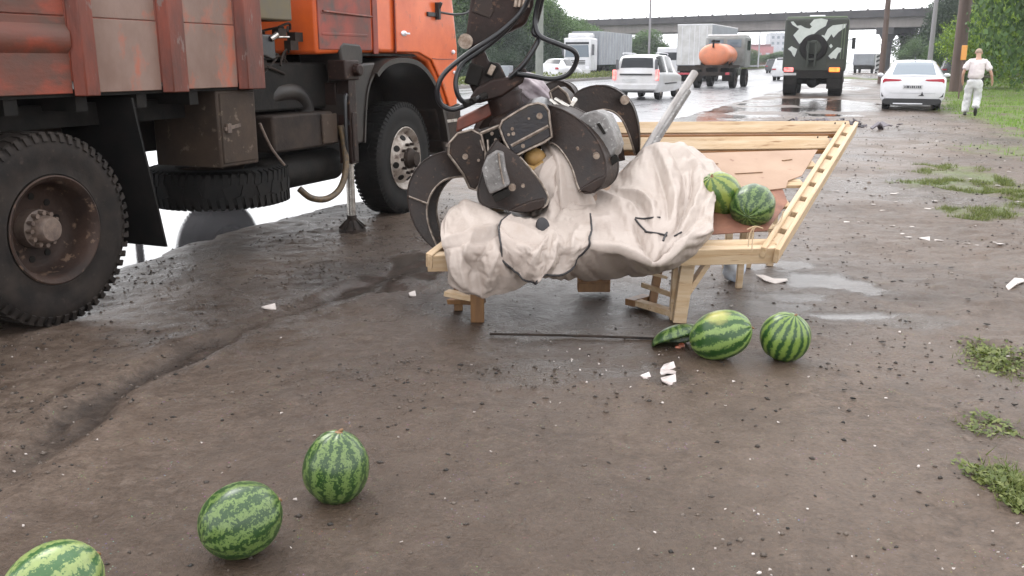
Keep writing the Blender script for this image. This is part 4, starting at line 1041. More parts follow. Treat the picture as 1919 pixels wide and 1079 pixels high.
# left tine reaching down to the end of the stall
sickle([(868, 282), (830, 285), (796, 300), (773, 328), (763, 360), (766, 395), (776, 425), (792, 450), (808, 466)], [(880, 330), (852, 332), (828, 340), (808, 362), (799, 390), (800, 415), (806, 438), (812, 455), (815, 466)], 5.28, 5.05, (.05, .17, 0), pins=((781, 331, 5.24, .020), (879, 300, 5.2, .02)))
bar('tine_seam', [hp(766, 368, 5.16), hp(800, 381, 5.16)], .006, grab)
housing([(842, 268), (858, 250), (884, 243), (902, 252), (910, 285), (908, 330), (892, 356), (880, 352), (868, 326), (852, 304), (840, 288)], 5.16, (.03, .16, 0), M['grab'], ((872, 293, .016), (897, 300, .008)))
# near tine, its back to the left, pressed into the cloth
sickle([(930, 262), (912, 290), (903, 325), (895, 362), (905, 384), (940, 392), (985, 398), (1012, 392)], [(972, 292), (990, 312), (1008, 334), (1020, 352), (1027, 368), (1026, 378), (1022, 386), (1014, 391)], 5.02, 4.86, (.02, .17, 0), pins=((960, 350, 4.88, .020), (980, 347, 4.88, .010)), tip=.3)
outline('ram_guard', [(903, 318), (912, 296), (930, 284), (944, 288), (948, 318), (956, 346), (938, 356), (918, 364), (910, 345)], 4.80, (.0, .12, 0), M['grab_grey'], grab, .010)
bar('guard_weld', [hp(934, 286, 4.80), hp(937, 312, 4.795), hp(944, 345, 4.795)], .005, grab)
outline('guard_slot', [(922, 366), (952, 352), (957, 366), (928, 380)], 4.83, (.0, .06, 0), M['dark'], grab, .004)
outline('wear_plate', [(950, 396), (992, 378), (1022, 372), (1020, 388), (990, 398)], 4.83, (.0, .05, 0), M['grab'], grab, .006)
# near right tine, broad cheek towards the viewer
sickle([(1022, 196), (1052, 205), (1084, 224), (1110, 250), (1128, 282), (1135, 315), (1130, 342), (1112, 360), (1092, 362)], [(1030, 266), (1044, 274), (1056, 288), (1066, 304), (1073, 320), (1077, 334), (1080, 346), (1083, 354), (1086, 360)], 5.14, 4.92, (.10, .20, .0), pins=((1117, 291, 4.96, .018), (1082, 277, 5.0, .008)), tip=.15)
outline('ram_guard', [(1080, 226), (1094, 212), (1116, 206), (1134, 216), (1146, 240), (1156, 272), (1150, 290), (1138, 300), (1126, 268), (1106, 240)], 5.12, (.06, .13, 0), M['grab_grey'], grab, .012)
outline('guard_slot', [(1138, 302), (1156, 290), (1162, 300), (1144, 313)], 5.10, (.0, .08, 0), M['dark'], grab, .004)
outline('guard_slot', [(1118, 232), (1124, 230), (1136, 250), (1131, 252)], 5.105, (.0, .05, 0), M['dark'], grab, .002)
outline('wear_plate', [(1084, 356), (1122, 334), (1134, 330), (1130, 346), (1108, 362)], 4.94, (.0, .05, 0), M['grab'], grab, .006)
# far right tine arching high
sickle([(1062, 200), (1082, 172), (1118, 160), (1152, 167), (1180, 192), (1193, 226), (1197, 262), (1196, 290)], [(1078, 238), (1098, 218), (1124, 206), (1146, 208), (1164, 222), (1176, 246), (1184, 270), (1190, 292)], 5.62, 5.75, (.04, .20, 0), pins=((1170, 187, 5.66, .028),), tip=.2)
outline('guard_fin', [(1078, 238), (1124, 207), (1150, 222), (1166, 262), (1172, 300), (1150, 305), (1120, 262)], 5.72, (.0, .03, 0), M['crane'], grab, .004)
# far tines behind the hub
sickle([(1000, 190), (1018, 162), (1045, 152), (1068, 162), (1080, 190), (1082, 225)], [(1020, 215), (1028, 195), (1042, 185), (1054, 190), (1062, 205), (1068, 228)], 5.75, 5.95, (.05, .16, 0), pins=())
sickle([(960, 190), (925, 205), (900, 240), (892, 280)], [(965, 230), (940, 240), (922, 262), (905, 290)], 5.85, 6.0, (-.05, .16, 0))
# the big housings round the hub
housing([(936, 240), (942, 226), (962, 213), (990, 197), (1008, 193), (1020, 197), (1028, 208), (1030, 226), (1034, 256), (1020, 266), (990, 280), (966, 292), (956, 284), (944, 262)], 5.06, (.03, .20, .03), M['grab_blue'], ((1011, 217, .017), (991, 222, .007), (960, 241, .009), (962, 250, .010), (953, 252, .008), (980, 273, .011)), bars=(((958, 273), (1028, 236)),))
outline('hub_gap_dark', [(893, 252), (900, 244), (934, 234), (940, 262), (968, 300), (950, 300), (936, 282), (905, 290)], 5.22, (.0, .12, 0), M['dark'], grab, .006)  # dark fill painting the black shaded gap between housing and left tine
bar('hub_bar', [hp(896, 252, 5.18), hp(936, 236, 5.14)], .010, grab)
bar('hub_bar', [hp(914, 262, 5.16), hp(916, 292, 5.12)], .007, grab)
bar('hub_bar', [hp(898, 256, 5.17), hp(906, 282, 5.15)], .006, grab)
for (x, y) in ((929, 262), (922, 250), (905, 268)): bolt_at('bolt', x, y, 5.2, .010, grab, .014)
housing([(1030, 172), (1046, 162), (1062, 176), (1074, 204), (1072, 228), (1050, 216), (1038, 200)], 5.36, (.05, .14, 0), M['grab'], ((1052, 190, .010),))
for (x0, y0, Y0, x1, y1, Y1) in ((1030, 188, 5.3, 1062, 214, 5.26), (1040, 186, 5.34, 1066, 202, 5.3), (1060, 214, 5.3, 1078, 186, 5.4)):
    b = MB(); b.cyl(hp(x0, y0, Y0), hp(x1, y1, Y1), .016, 12); b.build('ram', M['chrome'], grab, smooth=True)
# hydraulic hoses looping from the stick to the grab
HOSES = [
    ([(1012, -10), (1005, 20), (1003, 45), (1013, 68), (1050, 84), (1075, 95), (1081, 112), (1066, 138), (1035, 148), (995, 142), (968, 138)], YG - .16),
    ([(992, -5), (975, 25), (935, 62), (880, 98), (835, 135), (820, 165), (824, 192), (845, 205), (872, 198), (900, 182)], YG - .20),
    ([(985, 10), (950, 55), (905, 92), (868, 118), (855, 145), (856, 172), (868, 190), (890, 186)], YG - .15),
    ([(1018, -10), (1008, 30), (1000, 60), (1010, 70), (1000, 92), (980, 122), (955, 145)], YG - .12),
]
hz = thing('hydraulic_hoses', (0, 0, 0), 0, 'black rubber hydraulic hoses looping between crane tip and grapple', 'hose')
hz.location = hub
for pts, Y_ in HOSES:
    b = MB(); b.tube([hp(x, y, Y_ + .03 * math.sin(i)) for i, (x, y) in enumerate(pts)], .0145, 10); b.build('hose', M['hose'], hz, smooth=True, angle=60)
for (x, y) in ((872, 196), (884, 190)):
    b = MB(); b.cyl(hp(x, y, YG - .2), hp(x + 26, y - 12, YG - .12), .02, 12); b.build('coupling', M['dark'], hz, smooth=True)
# ------------------------------------------------------------------ the stall: a low sloping timber frame
FL = Vector((-.43, 4.51, .45)); FR = Vector((1.40, 4.71, .45)); BR_ = Vector((2.37, 6.40, .97))
ES = FR - FL; ET = BR_ - FR; EN = ES.cross(ET).normalized()
stall = thing('market_stall', (FL.x, FL.y, 0), 0, 'low sloping market stall of fresh pale timber under the beige tarpaulin', 'market stall')
SO = Vector((FL.x, FL.y, 0))
def T(s, t, n=0.0): return FL + ES * s + ET * t + EN * n - SO
def TW(s, t, n=0.0): return FL + ES * s + ET * t + EN * n
def board(name, s0, t0, s1, t1, w, h, n=0.0, m='wood', lab=None, tilt=0):
    b = MB(); a = T(s0, t0, n); c_ = T(s1, t1, n); d = (c_ - a).length
    x = (c_ - a).normalized(); z = Matrix.Rotation(R(tilt + rnd.uniform(-1.5, 1.5)), 3, x) @ EN; y = z.cross(x)
    b.box((0, 0, 0), (d, w, h)); o = b.build(name, M[m], stall, bevel=.004)
    mat_ = Matrix((x, y, z)).transposed().to_4x4(); mat_.translation = (a + c_) / 2; o.matrix_local = mat_
    if lab: o['label'] = lab
    return o
board('front_rail', .0, .0, 1.0, .0, .045, .095, -.035)
board('front_rail', .42, .03, .985, .03, .06, .02, .005, lab='thin batten lying on the front rail')
board('side_rail', 1.010, -.03, 1.010, 1.02, .026, .085, -.02, lab='right outer side rail')
board('side_rail', .966, -.02, .966, 1.01, .028, .060, -.005)
for k in range(9): board('spacer_block', .987, .005 + .115 * k, .987, .088 + .115 * k, .052, .05, -.018)
board('side_rail', .01, -.01, .01, 1.0, .04, .08, -.02)
board('back_rail', -.02, 1.0, .99, .995, .088, .022, .0, tilt=38)
board('back_rail', -.02, .985, .97, .98, .03, .030, -.052, 'wood_orange', lab='darker orange strip standing for the shaded underside of the back rail')
board('cross_slat', .0, .85, .95, .845, .098, .022, -.01, tilt=34)
board('cross_slat', .0, .83, .95, .825, .028, .026, -.058, 'wood_orange')
for t in (.62, .46, .30, .14): board('cross_slat', .34 if t > .2 else .0, t, .95, t, .09, .022, .004)
# hardboard sheet with a torn lower edge, reddish board under it
def flat(name, pts, n, th, m, lab):
    b = MB(); k = len(pts); b.add([T(s, t, n) for s, t in pts] + [T(s, t, n + th) for s, t in pts], [tuple(reversed(range(k))), tuple(range(k, 2 * k))] + [(i, (i + 1) % k, k + (i + 1) % k, k + i) for i in range(k)])
    o = b.build(name, M[m], stall); o['label'] = lab; return o
flat('sheet', [(.30, .70), (.93, .73), (.935, .50), (.90, .46), (.91, .40), (.85, .385), (.80, .37), (.76, .33), (.70, .34), (.62, .31), (.55, .30), (.3, .30)], .020, .006, 'plywood', 'pale hardboard sheet with torn edge')
flat('sheet', [(.45, .36), (.90, .40), (.945, .30), (.94, .10), (.5, .05)], .012, .005, 'card_red', 'reddish torn board under the sheet')
for s, t, l in ((.56, .60, .05), (.70, .52, .09), (.83, .63, .03), (.62, .44, .035)):
    b = MB(); b.beam(T(s, t, .028), T(s + l, t + .01, .028), .014, .004); b.build('slit', M['wood_dark'], stall)
for s_, t_ in ((.97, .99), (.93, .99), (.94, .845), (.9, .845), (.05, .99)):
    b = MB(); q = T(s_, t_, .03); b.cyl(q - EN * .004, q + EN * .006, .005, 8); b.build('nail_head', M['dark'], stall)
# legs
def leg(name, a, c_, w, h, m='wood', lab=None):
    b = MB(); a = Vector(a) - SO; c_ = Vector(c_) - SO; b.beam(a, c_, w, h, up=(0, 1, 0)); o = b.build(name, M[m], stall, bevel=.004)
    if lab: o['label'] = lab
    return o
G1 = gp(1272, 603)
leg('leg', (G1.x, G1.y, .0), (G1.x + .04, G1.y - .02, .45), .075, .055)
leg('leg', (G1.x - .03, G1.y + .05, .0), (G1.x - .02, G1.y + .06, .44), .03, .05)
leg('brace', (G1.x + .03, G1.y + .03, .14), (G1.x + .24, G1.y + .10, .44), .03, .075)
leg('foot_rail', (G1.x - .20, G1.y + .30, .035), (G1.x + .02, G1.y + .0, .035), .035, .06)
leg('foot_rail', (G1.x - .15, G1.y + .42, .11), (G1.x + .02, G1.y + .12, .11), .03, .02)
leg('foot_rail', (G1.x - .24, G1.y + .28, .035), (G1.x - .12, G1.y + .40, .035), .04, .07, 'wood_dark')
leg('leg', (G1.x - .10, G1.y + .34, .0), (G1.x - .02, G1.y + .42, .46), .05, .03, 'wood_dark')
G2 = gp(895, 602)
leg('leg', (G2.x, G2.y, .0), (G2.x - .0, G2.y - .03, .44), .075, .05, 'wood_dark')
leg('foot_rail', (G2.x - .18, G2.y + .10, .14), (G2.x, G2.y + .04, .12), .03, .075)
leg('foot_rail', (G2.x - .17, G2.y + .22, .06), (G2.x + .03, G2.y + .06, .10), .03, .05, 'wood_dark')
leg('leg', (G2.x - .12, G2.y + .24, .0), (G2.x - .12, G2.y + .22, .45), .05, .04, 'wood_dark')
G3 = gp(1112, 550)
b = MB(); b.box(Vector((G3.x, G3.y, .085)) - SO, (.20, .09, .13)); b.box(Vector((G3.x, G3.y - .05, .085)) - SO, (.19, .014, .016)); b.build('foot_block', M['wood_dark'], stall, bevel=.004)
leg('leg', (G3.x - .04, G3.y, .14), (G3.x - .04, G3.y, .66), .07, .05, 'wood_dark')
G4 = gp(1384, 540)
leg('leg', (G4.x, G4.y, 0), (G4.x + .02, G4.y, .70), .04, .035)
for x, y in ((1.50, 6.2), (1.66, 6.25), (1.83, 6.3)):
    leg('leg', (x, y, 0), (x + .02, y - .02, .88), .045, .05)
leg('brace', (1.05, 5.0, .42), (.66, 5.05, .44), .02, .03)
b = MB(); p0 = P3(1192, 505, 5.0); p1 = P3(1250, 520, 5.0); b.beam(p0 - SO, p1 - SO, .02, .014); b.build('brace', M['wood'], stall)
# frayed twine at the front corner
b = MB()
for pts in ([(1412, 425), (1405, 440), (1402, 462)], [(1420, 424), (1412, 432), (1409, 470)], [(1447, 425), (1462, 415), (1468, 395)], [(1400, 430), (1415, 424), (1430, 428)]):
    b.tube([P3(x, y, 4.60) - SO for x, y in pts], .0035, 6)
b.build('twine', M['wood'], stall, smooth=True)

# ------------------------------------------------------------------ tarpaulin
ROWS = [
 [(846, 520, 4.50), (885, 546, 4.47), (940, 543, 4.47), (1000, 522, 4.54), (1055, 516, 4.66), (1110, 516, 4.74), (1170, 510, 4.76), (1228, 504, 4.72), (1292, 478, 4.66), (1336, 436, 4.68)],
 [(838, 482, 4.44), (872, 508, 4.40), (935, 506, 4.40), (1000, 500, 4.45), (1055, 495, 4.50), (1110, 492, 4.54), (1170, 494, 4.55), (1228, 498, 4.56), (1290, 466, 4.56), (1337, 428, 4.60)],
 [(830, 447, 4.46), (870, 455, 4.42), (935, 460, 4.42), (1000, 468, 4.44), (1055, 460, 4.46), (1108, 453, 4.44), (1168, 465, 4.40), (1226, 484, 4.39), (1280, 446, 4.52), (1336, 416, 4.62)],
 [(831, 415, 4.72), (872, 412, 4.65), (938, 420, 4.66), (1000, 432, 4.66), (1052, 428, 4.68), (1108, 415, 4.70), (1170, 422, 4.64), (1225, 426, 4.63), (1280, 400, 4.80), (1338, 380, 4.90)],
 [(843, 393, 4.95), (872, 381, 4.90), (938, 396, 4.90), (1000, 404, 4.88), (1045, 388, 4.92), (1100, 384, 4.98), (1165, 378, 5.00), (1222, 365, 5.02), (1285, 350, 5.08), (1343, 352, 5.10)],
 [(853, 384, 5.15), (874, 372, 5.10), (938, 391, 5.12), (1000, 398, 5.08), (1034, 345, 5.08), (1100, 368, 5.18), (1160, 342, 5.25), (1212, 305, 5.32), (1285, 300, 5.36), (1352, 326, 5.28)],
 [(862, 380, 5.38), (882, 379, 5.38), (938, 389, 5.35), (998, 378, 5.25), (1030, 290, 5.18), (1080, 352, 5.38), (1153, 324, 5.48), (1214, 271, 5.56), (1290, 267, 5.60), (1353, 313, 5.48)],
]
ctrl = [[P3(*q) for q in r] for r in ROWS]
def plane_z(x, y):
    # height of the sloping stall top below a point
    d = ES.x * ET.y - ES.y * ET.x
    s = ((x - FL.x) * ET.y - (y - FL.y) * ET.x) / d; t = (ES.x * (y - FL.y) - ES.y * (x - FL.x)) / d
    return FL.z + ET.z * t
last = []
for q in ctrl[-1]:
    y = q.y + .22; z = min(plane_z(q.x, y) + .05, q.z - .04); last.append(Vector((q.x + .03, y, z)))
ctrl.append(last)
def surf(ctrl, ku, kv):
    rows = [catmull(r, ku) for r in ctrl]; cols = [catmull([r[j] for r in rows], kv) for j in range(len(rows[0]))]
    return np.array([[tuple(cols[j][i]) for j in range(len(cols))] for i in range(len(cols[0]))])
def project(S):
    dz = S[..., 2] - CAM_H; dep = S[..., 1] * math.cos(PITCH) - dz * math.sin(PITCH); up = S[..., 1] * math.sin(PITCH) + dz * math.cos(PITCH)
    return 959.5 + 1700 * S[..., 0] / dep, 539.5 - 1700 * up / dep
def normals(S):
    du = np.gradient(S, axis=1); dv = np.gradient(S, axis=0); n = np.cross(du, dv); n /= np.maximum(np.linalg.norm(n, axis=-1, keepdims=True), 1e-9)
    n[(n[..., 1] > 0) & (n[..., 2] < .3)] *= 1
    flip = (n[..., 1] * -1 + n[..., 2]).mean() < 0
    return -n if flip else n
FOLDS = [  # ridge (+) and valley (-) lines of the crumpled cloth: points, width, height
 ([(1236, 279), (1250, 314), (1261, 351), (1266, 398)], 9, .020), ([(1222, 281), (1236, 320), (1246, 360), (1250, 400)], 8, -.016),
 ([(1161, 351), (1198, 358), (1216, 376), (1226, 402)], 6, .018), ([(1168, 362), (1194, 370), (1208, 390), (1216, 410)], 6, -.014),
 ([(1150, 372), (1182, 376), (1196, 392)], 5, .012), ([(1276, 277), (1302, 303), (1312, 351), (1290, 405), (1262, 450)], 9, .024),
 ([(1290, 296), (1298, 345), (1278, 400), (1250, 440)], 7, -.018), ([(1330, 300), (1338, 345), (1322, 395)], 8, .016), ([(1255, 278), (1280, 320), (1285, 370)], 6, -.014),
 ([(832, 449), (876, 436), (935, 421)], 6, .016), ([(836, 462), (880, 450), (936, 434)], 7, -.010),
 ([(886, 438), (868, 480), (880, 520), (905, 546)], 9, .022), ([(913, 452), (893, 490), (902, 540)], 8, -.026), ([(935, 470), (915, 505), (905, 542)], 7, .020),
 ([(850, 470), (858, 500), (876, 520)], 7, .020), ([(868, 470), (880, 495), (890, 510)], 6, -.018), ([(848, 505), (858, 520), (880, 530)], 5, .018),
 ([(1017, 321), (1050, 351), (1102, 370)], 7, .018), ([(1010, 335), (1040, 368), (1090, 388)], 7, -.014), ([(1035, 296), (1045, 340), (1030, 388)], 7, .016), ([(1052, 320), (1062, 362), (1040, 400)], 6, -.014),
 ([(1106, 452), (1172, 463), (1226, 486)], 6, .014), ([(1192, 411), (1208, 446), (1226, 484)], 6, -.022), ([(1304, 402), (1262, 446), (1228, 484)], 6, -.020), ([(1320, 415), (1280, 452), (1235, 488)], 5, .012),
 ([(1060, 300), (1110, 352), (1160, 372)], 8, .014), ([(856, 390), (842, 412), (838, 440)], 5, .012), ([(1040, 400), (1080, 410), (1140, 400)], 8, .008),
]
def fold_disp(px, py, folds):
    d = np.zeros(px.shape)
    for pts, w, a in folds:
        P = catmull([Vector((x, y, 0)) for x, y in pts], 5); best = np.full(px.shape, 1e9); tt = np.zeros(px.shape)
        for i in range(len(P) - 1):
            ax, ay, bx_, by = P[i].x, P[i].y, P[i + 1].x, P[i + 1].y; dx, dy = bx_ - ax, by - ay; L2 = dx * dx + dy * dy + 1e-9
            t = np.clip(((px - ax) * dx + (py - ay) * dy) / L2, 0, 1); q = np.hypot(px - ax - t * dx, py - ay - t * dy)
            up = q < best; best = np.where(up, q, best); tt = np.where(up, (i + t) / (len(P) - 1), tt)
        d += 1.4 * a * np.exp(-np.abs(best / (w * .9)) ** 1.05) * (0.45 + 0.55 * np.sin(np.clip(tt, .02, .98) * PI))
    return d
def relax(X0, Xs, su, sv, iters, N0, lim=.05, tether=.035, g=.0005, bend=.35, under=.004):
    # slack cloth: edges longer than the form below them, settled by position-based steps, so that it buckles into creases
    X = Xs.copy(); lu = np.linalg.norm(np.diff(X0, axis=1), axis=-1) * su; lv = np.linalg.norm(np.diff(X0, axis=0), axis=-1) * sv
    def fix(A, B, L_, k):
        d = B - A; l = np.linalg.norm(d, axis=-1) + 1e-9; c = (d * (k * .5 * (l - L_) / l)[..., None]); A += c; B -= c
    ld1 = np.linalg.norm(X0[1:, 1:] - X0[:-1, :-1], axis=-1) * (.5 * (np.mean(su) + np.mean(sv))); ld2 = np.linalg.norm(X0[1:, :-1] - X0[:-1, 1:], axis=-1) * (.5 * (np.mean(su) + np.mean(sv)))
    for it in range(iters):
        X[..., 2] -= g
        for o in (0, 1):
            n = (X.shape[1] - o) // 2
            fix(X[:, o:o + 2 * n:2], X[:, o + 1:o + 1 + 2 * n:2], lu[:, o:o + 2 * n:2][:, :n], 1.0)
            n = (X.shape[0] - o) // 2
            fix(X[o:o + 2 * n:2], X[o + 1:o + 1 + 2 * n:2], lv[o:o + 2 * n:2][:n], 1.0)
        for o in (0, 1):
            n = (X.shape[0] - o) // 2
            a = X[o:o + 2 * n:2]; c = X[o + 1:o + 1 + 2 * n:2]
            for p in (0, 1):
                m_ = (X.shape[1] - p) // 2
                fix(a[:, p:p + 2 * m_:2], c[:, p + 1:p + 1 + 2 * m_:2], ld1[o:o + 2 * n:2, p:p + 2 * m_:2][:n, :m_], .25)
                fix(a[:, p + 1:p + 1 + 2 * m_:2], c[:, p:p + 2 * m_:2], ld2[o:o + 2 * n:2, p:p + 2 * m_:2][:n, :m_], .25)
        # bending: neighbours two apart kept from folding hard
        for ax, L_ in ((1, lu), (0, lv)):
            if ax == 1: a, c, l2 = X[:, :-2], X[:, 2:], (L_[:, :-1] + L_[:, 1:])
            else: a, c, l2 = X[:-2], X[2:], (L_[:-1] + L_[1:])
            d = c - a; l = np.linalg.norm(d, axis=-1) + 1e-9; q = d * (bend * .25 * np.minimum(l - l2 * .93, 0) / l)[..., None]
            tmp = np.zeros_like(X)
            if ax == 1: tmp[:, :-2] += q; tmp[:, 2:] -= q
            else: tmp[:-2] += q; tmp[2:] -= q
            X += tmp
        D = X - X0; h_ = (D * N0).sum(-1); T_ = D - h_[..., None] * N0; tl = np.linalg.norm(T_, axis=-1) + 1e-9
        h_ = np.clip(h_, -under, lim); T_ = T_ * np.minimum(1, tether / tl)[..., None]; X = X0 + T_ + h_[..., None] * N0
    return X
def upsample(D, shp):
    a, b_ = D.shape[:2]; y = np.linspace(0, a - 1.001, shp[0]); x = np.linspace(0, b_ - 1.001, shp[1]); yi = y.astype(int); xi = x.astype(int); fy = (y - yi)[:, None, None]; fx = (x - xi)[None, :, None]
    return (D[yi][:, xi] * (1 - fy) * (1 - fx) + D[yi + 1][:, xi] * fy * (1 - fx) + D[yi][:, xi + 1] * (1 - fy) * fx + D[yi + 1][:, xi + 1] * fy * fx)
def cloth(name, C_, kc, kf, folds, seed, m, amp=1.0, parent=None, org=Vector((0, 0, 0)), su=1.04, sv=1.012, lim=.028, it=(160, 14)):
    S1 = surf(C_, *kc); n1 = normals(S1); px, py = project(S1); B1_ = S1 + n1 * (fold_disp(px, py, folds) * amp)[..., None]; n1 = normals(B1_)
    rs = np.random.RandomState(seed); su_ = su + .05 * rs.randn(*B1_[:, :-1].shape[:2]) * 0
    ii, jj = np.meshgrid(np.arange(B1_.shape[1]), np.arange(B1_.shape[0])); st0 = B1_ + n1 * (.045 * fbm(ii * .16 + jj * .08, jj * .04 - ii * .02, seed, 2))[..., None]
    Y1 = relax(B1_, st0, su, sv, it[0], n1, lim, .018, .0001, .5, .026)
    S_f = surf(C_, *kf); nf = normals(S_f); px, py = project(S_f); Bf = S_f + nf * (fold_disp(px, py, folds) * amp)[..., None]; nf = normals(Bf)
    D = upsample(Y1 - B1_, Bf.shape[:2])
    for q in range(1):
        D[1:-1, 1:-1] = (D[1:-1, 1:-1] * 2 + D[:-2, 1:-1] + D[2:, 1:-1] + D[1:-1, :-2] + D[1:-1, 2:]) / 6
    F0 = Bf + D
    Q = relax(F0, F0 + normals(F0) * (.0006 * rs.randn(*F0.shape[:2]))[..., None], 1.012, 1.006, it[1], normals(F0), .012, .01, .0, .5, .012)
    Q[..., 0] -= org.x; Q[..., 1] -= org.y; Q[..., 2] -= org.z
    a, b_ = Q.shape[:2]; idx = np.arange(a * b_).reshape(a, b_)
    F = np.stack([idx[:-1, :-1], idx[:-1, 1:], idx[1:, 1:], idx[1:, :-1]], -1).reshape(-1, 4)
    me = np_mesh(name, Q.reshape(-1, 3), F, m); me.polygons.foreach_set('use_smooth', np.ones(len(me.polygons), dtype=bool))
    o = bpy.data.objects.new(name, me); C.objects.link(o)
    if parent: o.parent = parent
    s_ = o.modifiers.new('thickness', 'SOLIDIFY'); s_.thickness = .003; s_.offset = 0
    return o, Q
tarp_t = thing('tarpaulin', tuple(SO), 0, 'crumpled beige tarpaulin with black edging draped over the timber stall', 'tarpaulin')
tarp, TQ = cloth('cloth', ctrl, (8, 7), (30, 26), FOLDS, 3, M['canvas'], 1.5, tarp_t, SO)
# black-piped flap lying over the front
FLR = [
 [(942, 480, 4.40), (965, 503, 4.38), (998, 527, 4.36), (1020, 512, 4.38), (1048, 508, 4.42), (1078, 494, 4.42)],
 [(940, 455, 4.40), (965, 475, 4.37), (1000, 495, 4.34), (1024, 488, 4.38), (1052, 484, 4.41), (1092, 468, 4.41)],
 [(937, 432, 4.46), (968, 445, 4.42), (1002, 460, 4.37), (1028, 458, 4.44), (1060, 452, 4.44), (1102, 445, 4.44)],
 [(938, 418, 4.58), (970, 424, 4.55), (1006, 436, 4.54), (1036, 432, 4.58), (1066, 424, 4.60), (1106, 420, 4.60)],
 [(955, 402, 4.74), (980, 405, 4.74), (1010, 412, 4.74), (1040, 410, 4.74), (1072, 402, 4.76), (1105, 395, 4.80)],
]
FF = [([(944, 425), (975, 436), (1008, 444)], 7, -.024), ([(950, 416), (980, 424), (1012, 436)], 6, .016), ([(1012, 446), (990, 475), (975, 505)], 8, -.018), ([(1040, 432), (1048, 455), (1030, 490), (1005, 520)], 8, .030), ([(1024, 440), (1002, 470), (985, 512)], 6, .018),
      ([(1060, 440), (1056, 470), (1040, 500)], 7, -.030), ([(1085, 420), (1070, 450), (1072, 485)], 7, .022), ([(1098, 430), (1085, 460), (1084, 480)], 5, -.014)]
flap, FQ = cloth('flap', [[P3(*q) for q in r] for r in FLR], (6, 6), (22, 22), FF, 13, M['canvas'], .9, tarp_t, SO, 1.07, 1.05, .035, (160, 16))
def edge_tube(pts, r=.0055):
    b = MB(); b.tube([Vector(p) for p in pts], r, 8, False); b.build('edging', M['piping'], tarp_t, smooth=True)
up = lambda a: [tuple(p + np.array([0, -.004, .001])) for p in a]
na = FQ.shape[0]
edge_tube(up(FQ[::-1][int(.0 * na):, 0][::2]) + up(FQ[0, :: 2]) + up(FQ[:int(na * .98), -1][::2]))
# lens-shaped black vent cap, thin black straps
def on_tarp(px, py, off=.008):
    x, y = project(TQ + np.array(tuple(SO))); d = (x - px) ** 2 + (y - py) ** 2; x2, y2 = project(FQ + np.array(tuple(SO))); d2 = (x2 - px) ** 2 + (y2 - py) ** 2
    q = FQ.reshape(-1, 3)[d2.argmin()] if d2.min() < 9 else TQ.reshape(-1, 3)[d.argmin()]
    return Vector(q) + Vector((0, -off, off * .5))
b = MB(); p = on_tarp(1017, 426, .02); b.ell(p, (.036, .016, .048), 24, 14, Matrix.Rotation(-.15, 3, 'Y') @ Matrix.Rotation(-.35, 3, 'X')); b.build('vent_cap', M['piping'], tarp_t, smooth=True)
for pts in ([(1190, 409), (1205, 410), (1222, 408), (1236, 407)], [(1191, 411), (1200, 424), (1213, 436)], [(1208, 434), (1222, 436), (1236, 438), (1250, 441)], [(1250, 436), (1246, 444), (1242, 451)], [(1262, 443), (1270, 440), (1277, 437)]):
    b = MB(); b.tube([on_tarp(x, y, .006) for x, y in pts], .0055, 6); b.build('strap', M['piping'], tarp_t, smooth=True)
# the cloth is pulled up in pleats between the tines
def pleats(name, line, rad, nf, seed, m=M['canvas']):
    line = catmull([P3(*q) - SO for q in line], 8); n = 96; b = MB(); vs = []; K = len(line)
    for i, p in enumerate(line):
        f = i / (K - 1); a = f * (len(rad) - 1); j = min(int(a), len(rad) - 2); r = rad[j] * (1 - (a - j)) + rad[j + 1] * (a - j)
        d = (line[min(i + 1, K - 1)] - line[max(i - 1, 0)]).normalized(); x = d.cross(Vector((0, 1, 0))).normalized(); y = d.cross(x)
        for q in range(n):
            t = 2 * PI * q / n; fold = 1 + .20 * (1 - abs(math.sin(nf * t / 2 + .6 * math.sin(f * 5 + seed)))) + .16 * noise.noise(Vector((math.cos(t) * 2.2, math.sin(t) * 2.2, f * 3 + seed))) + .05 * noise.noise(Vector((math.cos(t) * 7, math.sin(t) * 7, f * 9 + seed)))
            vs.append(p + x * (r * fold * math.cos(t)) + y * (r * .8 * fold * math.sin(t)))
    fs = [(i * n + q, i * n + (q + 1) % n, (i + 1) * n + (q + 1) % n, (i + 1) * n + q) for i in range(K - 1) for q in range(n)] + [tuple(range((K - 1) * n, K * n))]
    b.add(vs, fs); return b.build(name, m, tarp_t, smooth=True, angle=70)
pleats('gathered_cloth', [(1070, 440, 5.16), (1064, 385, 5.12), (1056, 335, 5.12), (1050, 305, 5.14), (1040, 284, 5.2), (1030, 270, 5.3)], [.16, .135, .10, .075, .065, .05], 9, 1)
pleats('gathered_cloth', [(1030, 420, 5.1), (1020, 350, 5.08), (1030, 318, 5.1), (1042, 300, 5.15)], [.08, .075, .06, .04], 6, 4)
pleats('gathered_cloth', [(935, 172, 5.75), (975, 165, 5.7), (1005, 178, 5.62), (1030, 192, 5.58)], [.05, .085, .085, .03], 7, 7, mat('pinkish_white_cloth', (.46, .40, .42), (.25, .2, .22), 9, .6))
b = MB(); b.tube([P3(x, y, 5.1) - SO for x, y in ((968, 300), (985, 312), (1002, 316), (1020, 305))], .018, 8); b.build('rope', M['pith'], tarp_t, smooth=True)

